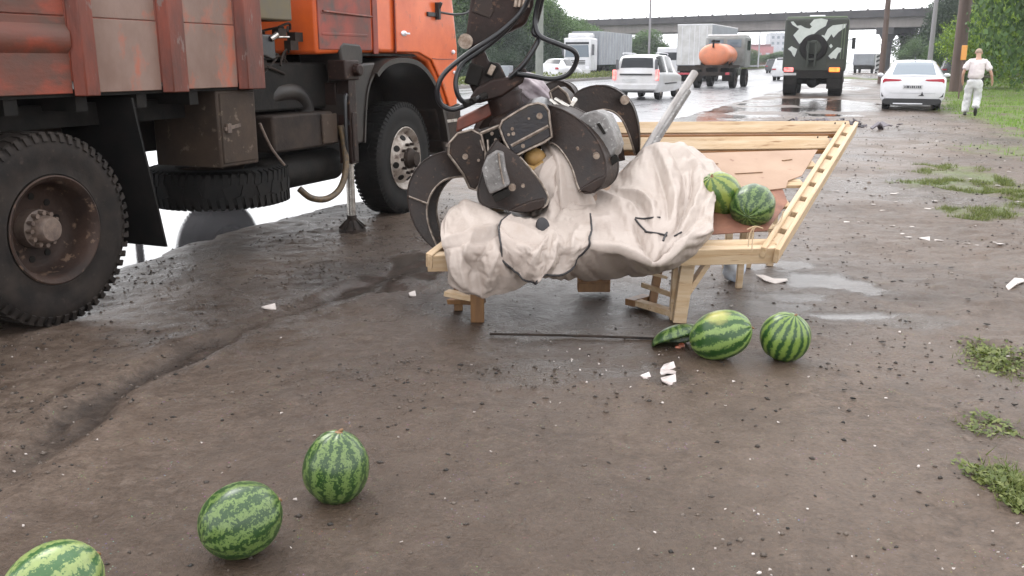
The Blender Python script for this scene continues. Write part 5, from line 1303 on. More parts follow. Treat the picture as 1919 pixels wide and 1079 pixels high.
# ------------------------------------------------------------------ watermelons
MM = {'a': ((0.075, 0.115, 0.032), (0.016, 0.046, 0.011), 13, -.2, 1.0),
      'spot': ((0.11, 0.165, 0.045), (0.018, 0.060, 0.012), 10, -0.35, .6),
      'fine': ((0.095, 0.145, 0.028), (0.014, 0.050, 0.012), 15, 0.05, .36),
      'pale': ((0.14, 0.18, 0.06), (0.03, 0.09, 0.025), 10, -.1, .9),
      'yel': ((0.14, 0.17, 0.035), (0.04, 0.09, 0.015), 9, 0.15, .6)}
_mk = [0]
def rind(key, rot, spot=None):
    _mk[0] += 1; a = MM[key]
    sp = None
    if spot: sp = (tuple(Euler(rot).to_matrix().transposed() @ Vector(spot)), .84)
    return melon_mat('melon_rind_%d' % _mk[0], *a, spot=sp)
def melon(loc, r, rot, m, label, squash=1.0, group='watermelons around the stall', spot=None):
    rz = Matrix(); e = Euler(rot)
    b = MB(); nn = 48; V0 = 0
    b.ell((0, 0, 0), (r, r, r * squash), nn, 28)
    n_ribs = 9
    for i, v in enumerate(b.v):
        q = Vector(v); k = 1 + .012 * math.cos(n_ribs * math.atan2(q.y, q.x)) + .03 * noise.noise(q * 5 + Vector((r * 99, 0, 0)))
        b.v[i] = tuple(Vector((q.x * (1 + .05 * math.sin(r * 931)), q.y, q.z)) * (k + .035 * noise.noise(q * 9 + Vector((0, r * 77, 0)))))
    body = b.build('rind', rind(m, rot, spot), None, smooth=True, angle=80)
    t = thing('watermelon', tuple(loc), 0, label, 'watermelon', group)
    t.rotation_euler = e; body.parent = t
    b = MB(); b.tube([(0, 0, r * squash * .97), (.004, .002, r * squash * 1.03), (.012, .006, r * squash * 1.06)], [.006, .004], 8); b.ell((0, 0, r * squash * .985), (.014, .014, .004), 12, 6); b.build('stem', M['wood_dark'], t, smooth=True)
    return t
def rest(px, py, r):                                     # centre of a melon whose foot is seen at (px, py)
    g = gp(px, py); return Vector((g.x, g.y + r * .25, r * .97 + ground_z(g.x, g.y)))
melon(rest(1350, 676, .118), .118, (R(8), R(68), R(-14)), 'spot', 'long watermelon with yellow ground spot lying beside the broken half', 1.30, spot=(-.25, -.25, .95))
melon(rest(1472, 676, .118), .116, (R(16), R(12), 0), 'fine', 'round watermelon with thin dark stripes standing apart at the right, in front of the stall', 1.06)
melon(rest(450, 1044, .112), .112, (R(-20), R(72), R(12)), 'a', 'dark striped watermelon alone on the mud in the lower left', 1.08)
melon(rest(630, 940, .108), .108, (R(-4), R(6), 0), 'a', 'upright watermelon on the mud behind the dark striped one', 1.15)
melon(rest(98, 1180, .112), .114, (R(-30), R(66), R(18)), 'pale', 'pale striped watermelon cut by the lower left corner', 1.1)
melon(P3(1410, 386, 4.98), .126, (R(-50), R(62), R(10)), 'a', 'mottled dark green watermelon on the stall, in front of the lighter one', 1.03)
melon(P3(1352, 364, 5.10), .120, (R(25), R(-35), R(0)), 'yel', 'yellowish green watermelon tucked under the tarpaulin edge', 1.2)
ym = thing('yellow_melon', tuple(P3(1003, 296, 5.16)), 0, 'small dull yellow melon gripped between the grapple tines', 'melon')
b = MB(); b.ell((0, 0, 0), (.062, .06, .056), 28, 18); b.build('rind', M['pith'], ym, smooth=True, angle=80)
b = MB(); b.cyl((0, -.005, .052), (.004, -.01, .068), .006, 8); b.build('stem', M['wood_dark'], ym)
# broken half of a melon
bt = thing('broken_watermelon', tuple(GP(1268, 652, .0)), R(-8), 'broken green watermelon piece beside the long yellow-spotted one', 'watermelon')
b = MB(); n_ = 26; vs = []; k_ = 12
for j in range(k_ + 1):
    ph = PI * .5 * j / k_
    for i in range(n_):
        t = 2 * PI * i / n_; jag = 1 + .12 * noise.noise(Vector((math.cos(t) * 2, math.sin(t) * 2, 3))) * (1 if j == k_ else .3)
        vs.append((.115 * math.sin(ph) * math.cos(t) * jag * 1.15, .085 * math.sin(ph) * math.sin(t), -.075 * math.cos(ph) * jag))
fs = [(j * n_ + i, j * n_ + (i + 1) % n_, (j + 1) * n_ + (i + 1) % n_, (j + 1) * n_ + i) for j in range(k_) for i in range(n_)]
b.add(vs, fs); o = b.build('rind', rind('a', (0, 0, 0)), bt, smooth=True, angle=80); o.rotation_euler = (R(150), R(-14), R(8)); o.location = (.01, 0, .03); s_ = o.modifiers.new('t', 'SOLIDIFY'); s_.thickness = .008; s_.offset = 1
b = MB()
for i in range(7):
    b.ell((random.Random(i).uniform(-.02, .17), random.Random(i + 50).uniform(-.045, .02), .006), (.016, .012, .010), 10, 6)
b.build('flesh', M['flesh'], bt, smooth=True)

# ------------------------------------------------------------------ loose things round the stall
pt = P3(1302, 136, 6.0); pb = P3(1200, 296, 5.62)
b = MB(); d_ = pt - pb; b.tube([Vector((0, 0, 0)), d_ * .5, d_ * .93, d_], .025, 18, False)
post = b.build('leaning_pole', M['grey_metal'], smooth=True, angle=40); post.location = pb; tag(post, 'grey leaning pole with broken upper end sticking out behind the tarpaulin', 'pole')
b = MB(); b.box(d_ * .45 + Vector((.03, -.02, 0)), (.03, .03, .5), d_.to_track_quat('Z', 'Y').to_matrix()); b.build('splinter', M['grab_grey'], post, bevel=.005)
b = MB(); a_ = GP(918, 628, .012); c_ = GP(1262, 641, .012); b.tube([a_ - a_, (c_ - a_) * .5 + Vector((0, 0, .004)), c_ - a_], .0065, 8)
rod = b.build('steel_rod', M['chassis'], smooth=True); rod.location = a_; tag(rod, 'thin dark rod lying on the mud in front of the stall', 'rod')
gb = GP(1378, 532, .0)
b = MB(); b.ell((0, 0, .095), (.075, .06, .10), 26, 18)
for i, v in enumerate(b.v):
    q = Vector(v); k = 1 + .22 * noise.noise(q * 16) + .12 * noise.noise(q * 40); b.v[i] = (q.x * k, q.y * k, .095 + (q.z - .095) * k)
bag = b.build('plastic_bag', M['bag_white'], smooth=True, angle=80); bag.location = (gb.x, gb.y + .06, gb.z); tag(bag, 'crumpled bluish white plastic bag behind the thin stall leg', 'bag')
def scrap(pts, m, name, label, cat, dz=.012):
    o_ = GP(*pts[0]); b = MB(); P = [GP(x, y, dz + .012 * math.sin(i * 2.1)) - o_ for i, (x, y) in enumerate(pts)]; n = len(P)
    b.add(P + [q - Vector((0, 0, .006)) for q in P], [tuple(range(n)), tuple(reversed(range(n, 2 * n)))] + [(i, i + n, (i + 1) % n + n, (i + 1) % n) for i in range(n)])
    o = b.build(name, m); o.location = o_; tag(o, label, cat); return o
scrap([(1416, 519), (1430, 522), (1450, 524), (1474, 526), (1476, 530), (1452, 533), (1432, 529)], M['litter'], 'paper_scrap', 'pale curved scrap on the mud right of the plastic bag', 'scrap')
scrap([(1884, 541), (1900, 530), (1917, 526), (1919, 532), (1905, 541), (1890, 545)], M['litter'], 'paper_scrap', 'whitish scrap at the right edge of the dirt', 'scrap')
scrap([(490, 579), (516, 578), (518, 583), (496, 585)], M['litter'], 'paper_scrap', 'small white scrap beside the rut near the rear wheel', 'scrap')
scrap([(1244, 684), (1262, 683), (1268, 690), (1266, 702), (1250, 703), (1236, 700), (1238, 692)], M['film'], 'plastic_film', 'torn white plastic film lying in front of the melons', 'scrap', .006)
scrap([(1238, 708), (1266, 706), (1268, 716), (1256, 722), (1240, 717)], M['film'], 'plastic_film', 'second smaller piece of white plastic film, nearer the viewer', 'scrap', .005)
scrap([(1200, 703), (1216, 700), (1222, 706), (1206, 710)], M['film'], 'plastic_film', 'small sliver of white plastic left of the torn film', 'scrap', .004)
scrap([(1722, 446), (1742, 445), (1743, 449), (1724, 450)], M['litter'], 'paper_scrap', 'small pale scrap on the dirt right of the stall', 'scrap')
scrap([(766, 551), (778, 549), (780, 553), (768, 555)], M['litter'], 'paper_scrap', 'small pale scrap left of the stall foot', 'scrap')
b = MB(); ri = random.Random(9); c0 = gp(1545, 236)
for i in range(170):
    p = Vector((ri.gauss(0, .55), ri.gauss(0, .5), ri.uniform(0, .10))); b.box(p, (ri.uniform(.04, .26), ri.uniform(.03, .14), ri.uniform(.01, .05)), Euler((ri.uniform(-.6, .6), ri.uniform(-.6, .6), ri.uniform(0, 3))).to_matrix())
o = b.build('rubbish', M['rubbish']); o.location = (c0.x, c0.y, 0); tag(o, 'heap of wet mixed rubbish on the mud beyond the stall', 'rubbish', kind='stuff')
HAZE = 0.0005
# ------------------------------------------------------------------ cars: a lofted body, glass, lamps, wheels
def car_surface(st, nk=7):
    # st: (y, z_low, z_belt, z_top, half_low, half_top); sections as closed half profiles, mirrored
    P = [Vector(s[:3]) for s in st]
    return st
def section(y, zl, zb, zt, wl, wt):
    h = [(wl * .90, zl), (wl * .985, zl + (zb - zl) * .22), (wl, zl + (zb - zl) * .55), (wl * .985, zb - .04), (wl * .955, zb), ((wl * .955 * .35 + wt * .65), zb + (zt - zb) * .62), (wt, zt - min(.05, (zt - zb) * .3)), (wt * .84, zt - .008), (wt * .45, zt), (0, zt + .006)]
    return [(x, y, z) for x, z in h] + [(-x, y, z) for x, z in h[-2::-1]]
def interp(st, k):
    out = []
    for i in range(len(st) - 1):
        for j in range(k):
            t = j / k; a, b_ = st[i], st[i + 1]; out.append(tuple(a[q] + (b_[q] - a[q]) * t for q in range(6)))
    out.append(st[-1]); return out
def make_car(name, st, paint, wheels, wr, glass, label, group, wtrack, cat='car', glass_m='glass_dark', k=4):
    t = thing(name, (0, 0, 0), 0, label, cat, group)
    S_ = [section(*s) for s in interp(st, k)]; m = len(S_[0]); b = MB(); vs = [p for r in S_ for p in r]; fs = []
    for i in range(len(S_) - 1):
        for j in range(m - 1): fs.append((i * m + j, i * m + j + 1, (i + 1) * m + j + 1, (i + 1) * m + j))
        fs.append((i * m, (i + 1) * m, (i + 1) * m + m - 1, i * m + m - 1))
    fs += [tuple(range(m)), tuple(reversed(range((len(S_) - 1) * m, len(S_) * m)))]
    b.add(vs, fs); b.build('body', paint, t, smooth=True, angle=38)
    A_ = np.array(S_); du = np.gradient(A_, axis=0); dv = np.gradient(A_, axis=1); n = np.cross(du, dv); n /= np.maximum(np.linalg.norm(n, axis=-1, keepdims=True), 1e-9)
    cen = np.array([0, A_[:, :, 1].mean(), .7]); sg = np.sign(((A_ - cen) * n).sum(-1, keepdims=True)); G_ = A_ + n * sg * .006
    for nm, i0, i1, j0, j1 in glass:
        for mir in ((0, 1) if nm == 'side_window' else (0,)):
            b = MB(); idx = {}; vs = []; jj = list(range(j0, j1 + 1))
            if mir: jj = [m - 1 - q for q in jj]
            for i in range(i0, i1 + 1):
                for j in jj: idx[(i, j)] = len(vs); vs.append(tuple(G_[i, j]))
            fs = [(idx[(i, jj[q])], idx[(i, jj[q + 1])], idx[(i + 1, jj[q + 1])], idx[(i + 1, jj[q])]) for i in range(i0, i1) for q in range(len(jj) - 1)]
            b.add(vs, fs); b.build(nm, M[glass_m], t, smooth=True)
    for y in wheels:
        for sd in (-1, 1):
            w = car_wheel(t, (sd * wtrack, y, wr), wr, sd)
            b = MB(); b.cyl((sd * (wtrack + .006), y, wr + .02), (sd * (wtrack - .10), y, wr + .02), wr * 1.16, 28); b.build('wheel_arch', M['black_plastic'], t)
    return t
def car_wheel(t, loc, wr, sd, w_=.20):
    e = bpy.data.objects.new('wheel', None); C.objects.link(e); e.parent = t; e.location = loc
    b = MB(); b.lathe([(wr * .6, .012 * sd), (wr * .92, .012 * sd), (wr, -.02 * sd), (wr, -(w_ - .03) * sd), (wr * .92, -w_ * sd), (wr * .6, -w_ * sd)], n=28, close=True); b.build('tyre', M['tyre_black'], e, smooth=True, angle=40)
    b = MB(); b.lathe([(wr * .62, .0), (wr * .55, -.02 * sd), (wr * .2, -.035 * sd), (0, -.02 * sd)], n=24)
    for i in range(5):
        a = 2 * PI * i / 5; b.beam((.004 * sd, 0, 0), (.004 * sd, wr * .58 * math.cos(a), wr * .58 * math.sin(a)), .03, .05)
    b.build('rim', M['rim_silver'], e, smooth=True); return e
def put(t, px, py, rz, Y=None):
    g = gp(px, py); t.location = (g.x, g.y, 0); t.rotation_euler = (0, 0, rz)
def plate_on(parent, name, x0, x1, y, z0, z1, m, bev=.004, th=.012):
    b = MB(); b.bx(x0, x1, y - th, y, z0, z1); return b.build(name, m, parent, bevel=bev)
# white saloon car on the verge: rear at y=0, nose along +y
st = [(.0, .30, .62, .66, .80, .70), (.04, .24, .84, .90, .875, .76), (.12, .22, .93, .985, .89, .74), (.50, .22, .95, 1.02, .905, .72), (1.15, .22, .96, 1.36, .91, .60), (1.45, .22, .96, 1.425, .91, .59), (2.1, .22, .95, 1.45, .91, .60), (2.75, .22, .93, 1.38, .91, .60), (3.5, .22, .90, .98, .90, .70), (4.3, .24, .78, .82, .87, .62), (4.62, .30, .60, .63, .76, .6)]
sed = make_car('saloon_car', st, M['white_paint'], (.92, 3.62), .32, [('rear_window', 12, 19, 7, 11), ('side_window', 17, 27, 4, 6), ('windscreen', 28, 31, 7, 11)], 'white saloon car parked on the grass edge next to the walking man', None, .80, glass_m='glass_grey')
S_y = -.012
for sd in (-1, 1):
    poly = [(.30, .86), (.34, .895), (.60, .905), (.80, .92), (.835, .86), (.83, .76), (.76, .745), (.52, .785)]
    b = MB(); b.prism([(sd * x, z) for x, z in poly], (0, .10, 0), (1, 0, 0), (0, 0, 1), (0, -1, 0), -.25, .10 - .03); b.build('tail_lamp', M['lamp_red'], sed, bevel=.012)
    b = MB(); b.prism([(sd * .70, .36), (sd * .83, .40), (sd * .84, .52), (sd * .80, .44), (sd * .74, .385)], (0, .03, 0), (1, 0, 0), (0, 0, 1), (0, -1, 0), -.05, .03); b.build('bumper_vent', M['black_plastic'], sed)
    b = MB(); b.ell((sd * .98, 2.95, .98), (.10, .09, .065)); b.build('mirror', M['white_paint'], sed, smooth=True)
b = MB(); b.prism([(-.80, .235), (-.80, .30), (-.74, .345), (.74, .345), (.80, .30), (.80, .235), (.70, .17), (-.70, .17)], (0, .12, 0), (1, 0, 0), (0, 0, 1), (0, -1, 0), -.2, .155); b.build('lower_bumper', M['black_plastic'], sed, bevel=.01)
plate_on(sed, 'chrome_strip', -.50, .30, -.036, .185, .215, M['rail_grey'])
plate_on(sed, 'number_plate', -.26, .26, .012, .62, .735, M['plate_white'], th=.02)
b = MB()
for i, x in enumerate((-.21, -.15, -.11, -.06, -.01, .04, .10, .15, .20)): b.bx(x - .018, x + .018, -.013, -.009, .645, .71) if i % 3 else b.bx(x - .014, x + .014, -.013, -.009, .65, .70)
b.build('plate_characters', M['dark_car'], sed)
b = MB(); b.prism([(.155, .42), (.33, .42), (.30, .46), (.265, .55), (.235, .46)], (0, -.002, 0), (1, 0, 0), (0, 0, 1), (0, -1, 0), -.01, .004); b.build('dark_mark', M['black_plastic'], sed)
b = MB(); b.prism([(0, 0), (.16, .0), (.10, .085), (.04, .09)], (0, 1.50, 1.44), (0, 1, 0), (0, 0, 1), (1, 0, 0), -.015, .015); b.build('roof_fin', M['dark_car'], sed)
plate_on(sed, 'bumper_crease', -.62, .62, -.006, .50, .506, M['grey_side'], th=.008)
plate_on(sed, 'boot_lip', -.66, .66, .10, .985, 1.0, M['white_paint'], th=.03)
put(sed, 1706, 207, -R(23))
# silver estate car on the carriageway
st = [(.0, .34, .70, .74, .84, .78), (.04, .30, .92, .96, .87, .80), (.08, .28, .98, 1.06, .875, .76), (.20, .27, 1.0, 1.50, .875, .69), (.34, .27, 1.0, 1.62, .875, .66), (1.0, .27, 1.0, 1.66, .88, .66), (2.3, .27, .98, 1.64, .88, .66), (2.7, .27, .97, 1.56, .88, .66), (3.35, .27, .94, 1.04, .87, .72), (4.1, .28, .84, .88, .84, .66), (4.42, .34, .66, .70, .76, .6)]
est = make_car('estate_car', st, M['silver_paint'], (.80, 3.60), .31, [('rear_window', 9, 13, 7, 11), ('side_window', 15, 21, 4, 6), ('side_window', 22, 26, 4, 6), ('windscreen', 28, 31, 7, 11)], 'silver white estate car driving on the wet road behind the grapple', None, .78)
b = MB(); b.prism([(-.68, 1.06), (-.61, 1.53), (.61, 1.53), (.68, 1.06)], (0, .075, 0), (1, 0, 0), (0, -.0, 1), (0, -1, 0), -.02, .0); o = b.build('tailgate_window', M['glass_dark'], est, bevel=.01); o.rotation_euler = (R(-15), 0, 0); o.location = (0, -.21, .02)
plate_on(est, 'tailgate_strip', -.62, .62, -.004, .90, .96, M['black_plastic'], th=.02)
plate_on(est, 'number_plate', -.50, .02, -.006, .66, .77, M['plate_white'], th=.012)
plate_on(est, 'bumper', -.82, .82, .02, .36, .60, M['silver_paint'], .04, .10)
plate_on(est, 'bumper_shadow_strip', -.7, .7, .02, .27, .34, M['black_plastic'], .01, .06)
for sd in (-1, 1):
    plate_on(est, 'tail_lamp', sd * .76, sd * .885, .03, .72, 1.10, M['lamp_red_lit'], .015, .09)
    plate_on(est, 'pillar', sd * .70, sd * .80, .13, 1.12, 1.48, M['dark_car'], .015, .09)
    b = MB(); b.tube([(sd * .64, .5, 1.66), (sd * .64, .55, 1.71), (sd * .64, 2.2, 1.70), (sd * .64, 2.3, 1.64)], .016, 6); b.build('roof_rail', M['rail_grey'], est, smooth=True)
    b = MB(); b.bx(sd * .875, sd * .895, 1.0, 3.0, .56, .61); b.build('door_strip', M['black_plastic'], est)
put(est, 1190, 187, -R(22.5))
# box bodied vehicles
def boxy(t, name, x0, x1, y0, y1, z0, z1, m, bev=.03): b = MB(); b.bx(x0, x1, y0, y1, z0, z1); return b.build(name, m, t, bevel=bev, seg=3)
def lorry_wheel(t, x, y, r, w_=.28, sd=1, m='tyre_black'):
    e = bpy.data.objects.new('wheel', None); C.objects.link(e); e.parent = t; e.location = (x, y, r)
    b = MB(); b.lathe([(r * .55, 0), (r * .93, .0), (r, -.035 * sd), (r, -(w_ - .03) * sd), (r * .93, -w_ * sd), (r * .55, -w_ * sd)], n=32, close=True)
    for i in range(24):
        a = 2 * PI * i / 24; rot = Matrix.Rotation(a, 3, 'X'); c_ = rot @ Vector((0, 0, r)); c_.x = -w_ * .5 * sd; b.box(c_, (w_ * .9, .05, .03), rot)
    b.build('tyre', M[m], e, smooth=True, angle=40)
    b = MB(); b.lathe([(r * .57, -.01 * sd), (r * .5, -.05 * sd), (r * .22, -.04 * sd), (r * .2, .03 * sd), (0, .03 * sd)], n=24); b.build('rim', M['rim_mud'], e, smooth=True); return e
# dark green army lorry
ar = thing('army_truck', (0, 0, 0), 0, 'dark green military lorry with pale camouflage patches and rear spare wheel', 'truck')
body = boxy(ar, 'box_body', -1.24, 1.24, 0, 3.55, .98, 3.12, M['army_green'], .10)
b = MB(); b.bx(1.236, 1.25, .12, 3.4, 1.15, 3.0); b.build('side_panel', M['army_light'], ar, bevel=.006)
b = MB(); b.bx(-1.18, 1.18, .12, 3.4, 3.10, 3.19); b.build('roof', M['army_light'], ar, bevel=.04)
boxy(ar, 'rear_door', -.48, .48, -.02, .01, 1.05, 3.0, M['army_green'], .01)
for x in (1.245,):
    for y in (.3, 1.9):
        b = MB(); b.bx(x, x + .012, y, y + .9, 2.2, 2.65); b.build('side_window', M['glass_dark'], ar, bevel=.005)
for x in (1.02, 1.12): b = MB(); b.bx(x - .018, x + .018, -.03, .0, 1.5, 2.9); b.build('grab_rail', M['army_light'], ar, bevel=.006)
def army_px(x, y):  # outline read at (x, y) in a 1319 px wide enlargement of the lorry's back
    return ((x - 475) / 350 * 1.24 * 1.0, 3.12 - (y - 95) / (620 - 95) * 2.1)
def camo(pts, edge=True):
    P = [army_px(*q) for q in pts]; cx_ = sum(p[0] for p in P) / len(P); cz_ = sum(p[1] for p in P) / len(P)
    if edge:
        Q = [(cx_ + (x - cx_) * 1.10 + (.03 if x > cx_ else -.03), cz_ + (z - cz_) * 1.10 - .03) for x, z in P]
        b = MB(); b.prism(Q, (0, -.021, 0), (1, 0, 0), (0, 0, 1), (0, -1, 0), 0, .003); b.build('camouflage_edge', M['black_plastic'], ar)
    b = MB(); b.prism(P, (0, -.026, 0), (1, 0, 0), (0, 0, 1), (0, -1, 0), 0, .004); b.build('camouflage_patch', M['camo_white'], ar)
camo([(185, 130), (215, 125), (260, 170), (300, 165), (350, 190), (400, 200), (425, 180), (400, 155), (440, 110), (520, 100), (595, 115), (575, 175), (500, 215), (450, 255), (380, 280), (300, 350), (225, 262), (285, 200), (210, 160)])
camo([(540, 262), (570, 270), (600, 205), (650, 170), (800, 155), (790, 190), (720, 235), (670, 290), (645, 255), (600, 325), (545, 290)])
camo([(175, 400), (215, 370), (240, 385), (280, 400), (270, 440), (255, 480), (235, 460), (215, 425)])
camo([(630, 470), (680, 420), (720, 385), (770, 395), (765, 425), (735, 445), (715, 500), (690, 490), (660, 500)])
camo([(630, 370), (650, 350), (670, 375), (650, 395)], False)
sw = bpy.data.objects.new('spare_wheel', None); C.objects.link(sw); sw.parent = ar; sw.location = (-.05, -.05, 1.95)
b = MB(); b.lathe([(.26, -.02), (.46, .0), (.53, -.03), (.56, -.10), (.56, -.2), (.53, -.27), (.3, -.28)], (0, -.04, 0), (0, -1, 0), 44, True); b.build('tyre', M['tyre_black'], sw, smooth=True, angle=40)
b = MB(); b.lathe([(.30, .05), (.26, .0), (.12, -.02), (0, -.02)], (0, -.10, 0), (0, 1, 0), 32); b.build('rim', M['army_green'], sw, smooth=True)
b = MB(); b.bx(-.24, -.16, -.36, -.04, -.75, .25); b.bx(.06, .14, -.36, -.04, -.75, .25); b.bx(-.24, .14, -.36, -.30, .18, .26); b.bx(-.24, .14, -.36, -.28, -.5, -.42); b.build('carrier', M['army_green'], sw, bevel=.012)
boxy(ar, 'tail_board', -1.16, 1.16, -.04, .5, .72, 1.05, M['dark'], .03)
plate_on(ar, 'tail_lamp', -1.16, -.78, -.05, .98, 1.16, M['lamp_red_lit'], .04, .06)
plate_on(ar, 'tail_lamp', .62, 1.04, -.05, .98, 1.16, M['lamp_orange_lit'], .04, .06)
plate_on(ar, 'number_plate', -1.2, -.66, -.04, .84, .94, M['plate_white'], .006, .02)
boxy(ar, 'mud_guard', .56, 1.14, -.01, .03, .30, .86, M['dark'], .02); boxy(ar, 'mud_guard', -1.14, -.62, -.01, .03, .46, .86, M['dark'], .02)
b = MB(); b.cyl((-.9, .62, .58), (.9, .62, .58), .10, 14); b.ell((-.02, .62, .56), (.24, .26, .24)); b.cyl((-.9, 3.9, .58), (.9, 3.9, .58), .10); b.ell((0, 3.9, .56), (.24, .26, .24)); b.bx(-.5, -.38, 0, 5, .78, .98); b.bx(.38, .5, 0, 5, .78, .98); b.build('chassis', M['dark'], ar, smooth=True)
for y in (.62, 3.9):
    lorry_wheel(ar, 1.17, y, .60, .54, 1); lorry_wheel(ar, -1.17, y, .60, .54, -1)
boxy(ar, 'cab', -1.12, 1.12, 3.7, 5.4, .95, 2.5, M['army_green'], .12)
b = MB()
for sd in (-1, 1): b.tube([(sd * 1.1, 4.9, 2.3), (sd * 1.45, 5.0, 2.4)], .02, 6); b.bx(sd * 1.40, sd * 1.56, 4.96, 5.02, 1.95, 2.45)
b.build('mirror', M['black_plastic'], ar)
b = MB(); b.bx(-.3, .3, .2, .8, 3.16, 3.24); b.build('roof_vent', M['rail_grey'], ar, bevel=.02)
put(ar, 1520, 180, -R(20))
# orange tanker lorry
tk = thing('tanker_lorry', (0, 0, 0), 0, 'faded orange barrel tanker on a grey-cabbed lorry beside the box trailer', 'truck')
b = MB(); b.lathe([(0, 0), (.35, .03), (.56, .12), (.64, .28), (.66, .5), (.66, 2.2), (.64, 2.4), (.5, 2.5), (0, 2.55)], (0, .1, 1.72), (0, 1, 0), 40)
for i, v in enumerate(b.v): b.v[i] = (v[0] * 1.22, v[1], 1.62 + (v[2] - 1.72) * .90)
tkb = b.build('tank', M['tank_orange'], tk, smooth=True, angle=50)
b = MB(); b.bx(-.04, .04, .05, .16, 2.0, 2.38); b.cyl((0, .6, 2.25), (0, .6, 2.36), .22, 20); b.build('filler_neck', M['dark'], tk)
for y in (.5, 1.6): boxy_ = MB(); boxy_.bx(-.7, .7, y, y + .14, 1.1, 1.42); boxy_.build('tank_saddle', M['chassis'], tk)
b = MB(); b.bx(-.9, .9, .2, 2.7, 1.0, 1.14); b.bx(-.42, -.3, .1, 5.2, .78, 1.0); b.bx(.3, .42, .1, 5.2, .78, 1.0); b.bx(-1.0, 1.0, .0, .12, .62, .8); b.build('chassis', M['chassis'], tk)
for sd in (-1, 1): plate_on(tk, 'tail_lamp', sd * .7, sd * .9, -.01, .66, .78, M['lamp_red'], .01, .02)
boxy(tk, 'cab', -1.08, 1.08, 3.1, 4.9, 1.0, 2.62, M['grey_truck'], .14); boxy(tk, 'cab_roof', -1.0, 1.0, 3.2, 4.7, 2.60, 2.72, M['white_dirty'], .08)
b = MB(); b.bx(-.85, -.1, 3.085, 3.095, 2.05, 2.45); b.bx(.1, .85, 3.085, 3.095, 2.05, 2.45); b.build('cab_window', M['glass_grey'], tk)
b = MB(); b.bx(1.078, 1.088, 3.6, 4.5, 1.9, 2.4); b.build('side_window', M['glass_dark'], tk)
boxy(tk, 'side_box', .6, 1.1, 1.2, 2.1, .62, .98, M['army_green'], .03); boxy(tk, 'mud_guard', -.98, -.5, .15, .2, .35, .8, M['dark'], .01); boxy(tk, 'mud_guard', .5, .98, .15, .2, .35, .8, M['dark'], .01)
for y in (.95, 4.1):
    for sd in (-1, 1): lorry_wheel(tk, sd * 1.06, y, .46, .30, sd)
put(tk, 1332, 165, -R(24)); tk.scale = (1.06, 1.06, 1.06)
# white box lorry
bx_ = thing('box_lorry', (0, 0, 0), 0, 'tall white box trailer lorry driving beyond the orange tanker', 'truck')
boxy(bx_, 'box', -1.27, 1.27, 0, 9.5, 1.1, 3.95, M['grey_side'], .03)
b = MB(); b.bx(-1.24, 1.24, -.02, .01, 1.15, 3.92); b.build('rear_door', M['white_dirty'], bx_, bevel=.01)
b = MB(); b.bx(-1.28, 1.28, -.03, 9.52, 3.90, 3.99); b.build('roof_edge', M['white_paint'], bx_, bevel=.02)
b = MB(); b.bx(-.012, .012, -.03, -.018, 1.15, 3.92)
for x in (-.9, -.35, .35, .9): b.cyl((x, -.04, 1.2), (x, -.04, 3.85), .015, 8)
b.build('door_bar', M['rail_grey'], bx_)
boxy(bx_, 'underrun', -1.2, 1.2, .1, 9, .7, 1.1, M['chassis'], .02); boxy(bx_, 'rear_bumper', -1.2, 1.2, -.02, .1, .45, .6, M['lamp_red'], .02)
for y in (1.4, 2.7, 8.8, 10.8):
    for sd in (-1, 1): lorry_wheel(bx_, sd * 1.22, y, .5, .3, sd)
boxy(bx_, 'cab', -1.22, 1.22, 9.8, 11.8, .7, 3.3, M['white_dirty'], .12)
b = MB(); b.tube([(1.2, 11.4, 2.9), (1.5, 11.6, 2.9), (1.55, 11.6, 2.0), (1.2, 11.5, 1.9)], .03, 6); b.bx(1.42, 1.62, 11.5, 11.6, 2.0, 2.8); b.build('mirror', M['dark_car'], bx_)
b = MB(); b.bx(1.215, 1.228, 10.6, 11.4, 2.0, 2.8); b.build('side_window', M['glass_dark'], bx_)
g = gp(1298, 152); put(bx_, 1298, 152, -R(24))
# white van just left of the box lorry
vn_ = thing('delivery_van', (0, 0, 0), 0, 'white van half hidden between silver estate and box trailer', 'van')
boxy(vn_, 'body', -1.0, 1.0, 0, 4.2, .5, 2.5, M['white_paint'], .12); boxy(vn_, 'bonnet', -.95, .95, 4.1, 5.3, .5, 1.4, M['white_paint'], .15)
b = MB(); b.bx(-.8, .8, -.012, 0, 1.5, 2.1); b.build('rear_window', M['glass_dark'], vn_); b = MB(); b.bx(1.0, 1.012, 2.8, 4.0, 1.5, 2.1); b.build('side_window', M['glass_dark'], vn_)
for y in (.9, 4.3):
    for sd in (-1, 1): lorry_wheel(vn_, sd * .96, y, .36, .22, sd)
put(vn_, 1252, 148, -R(22))
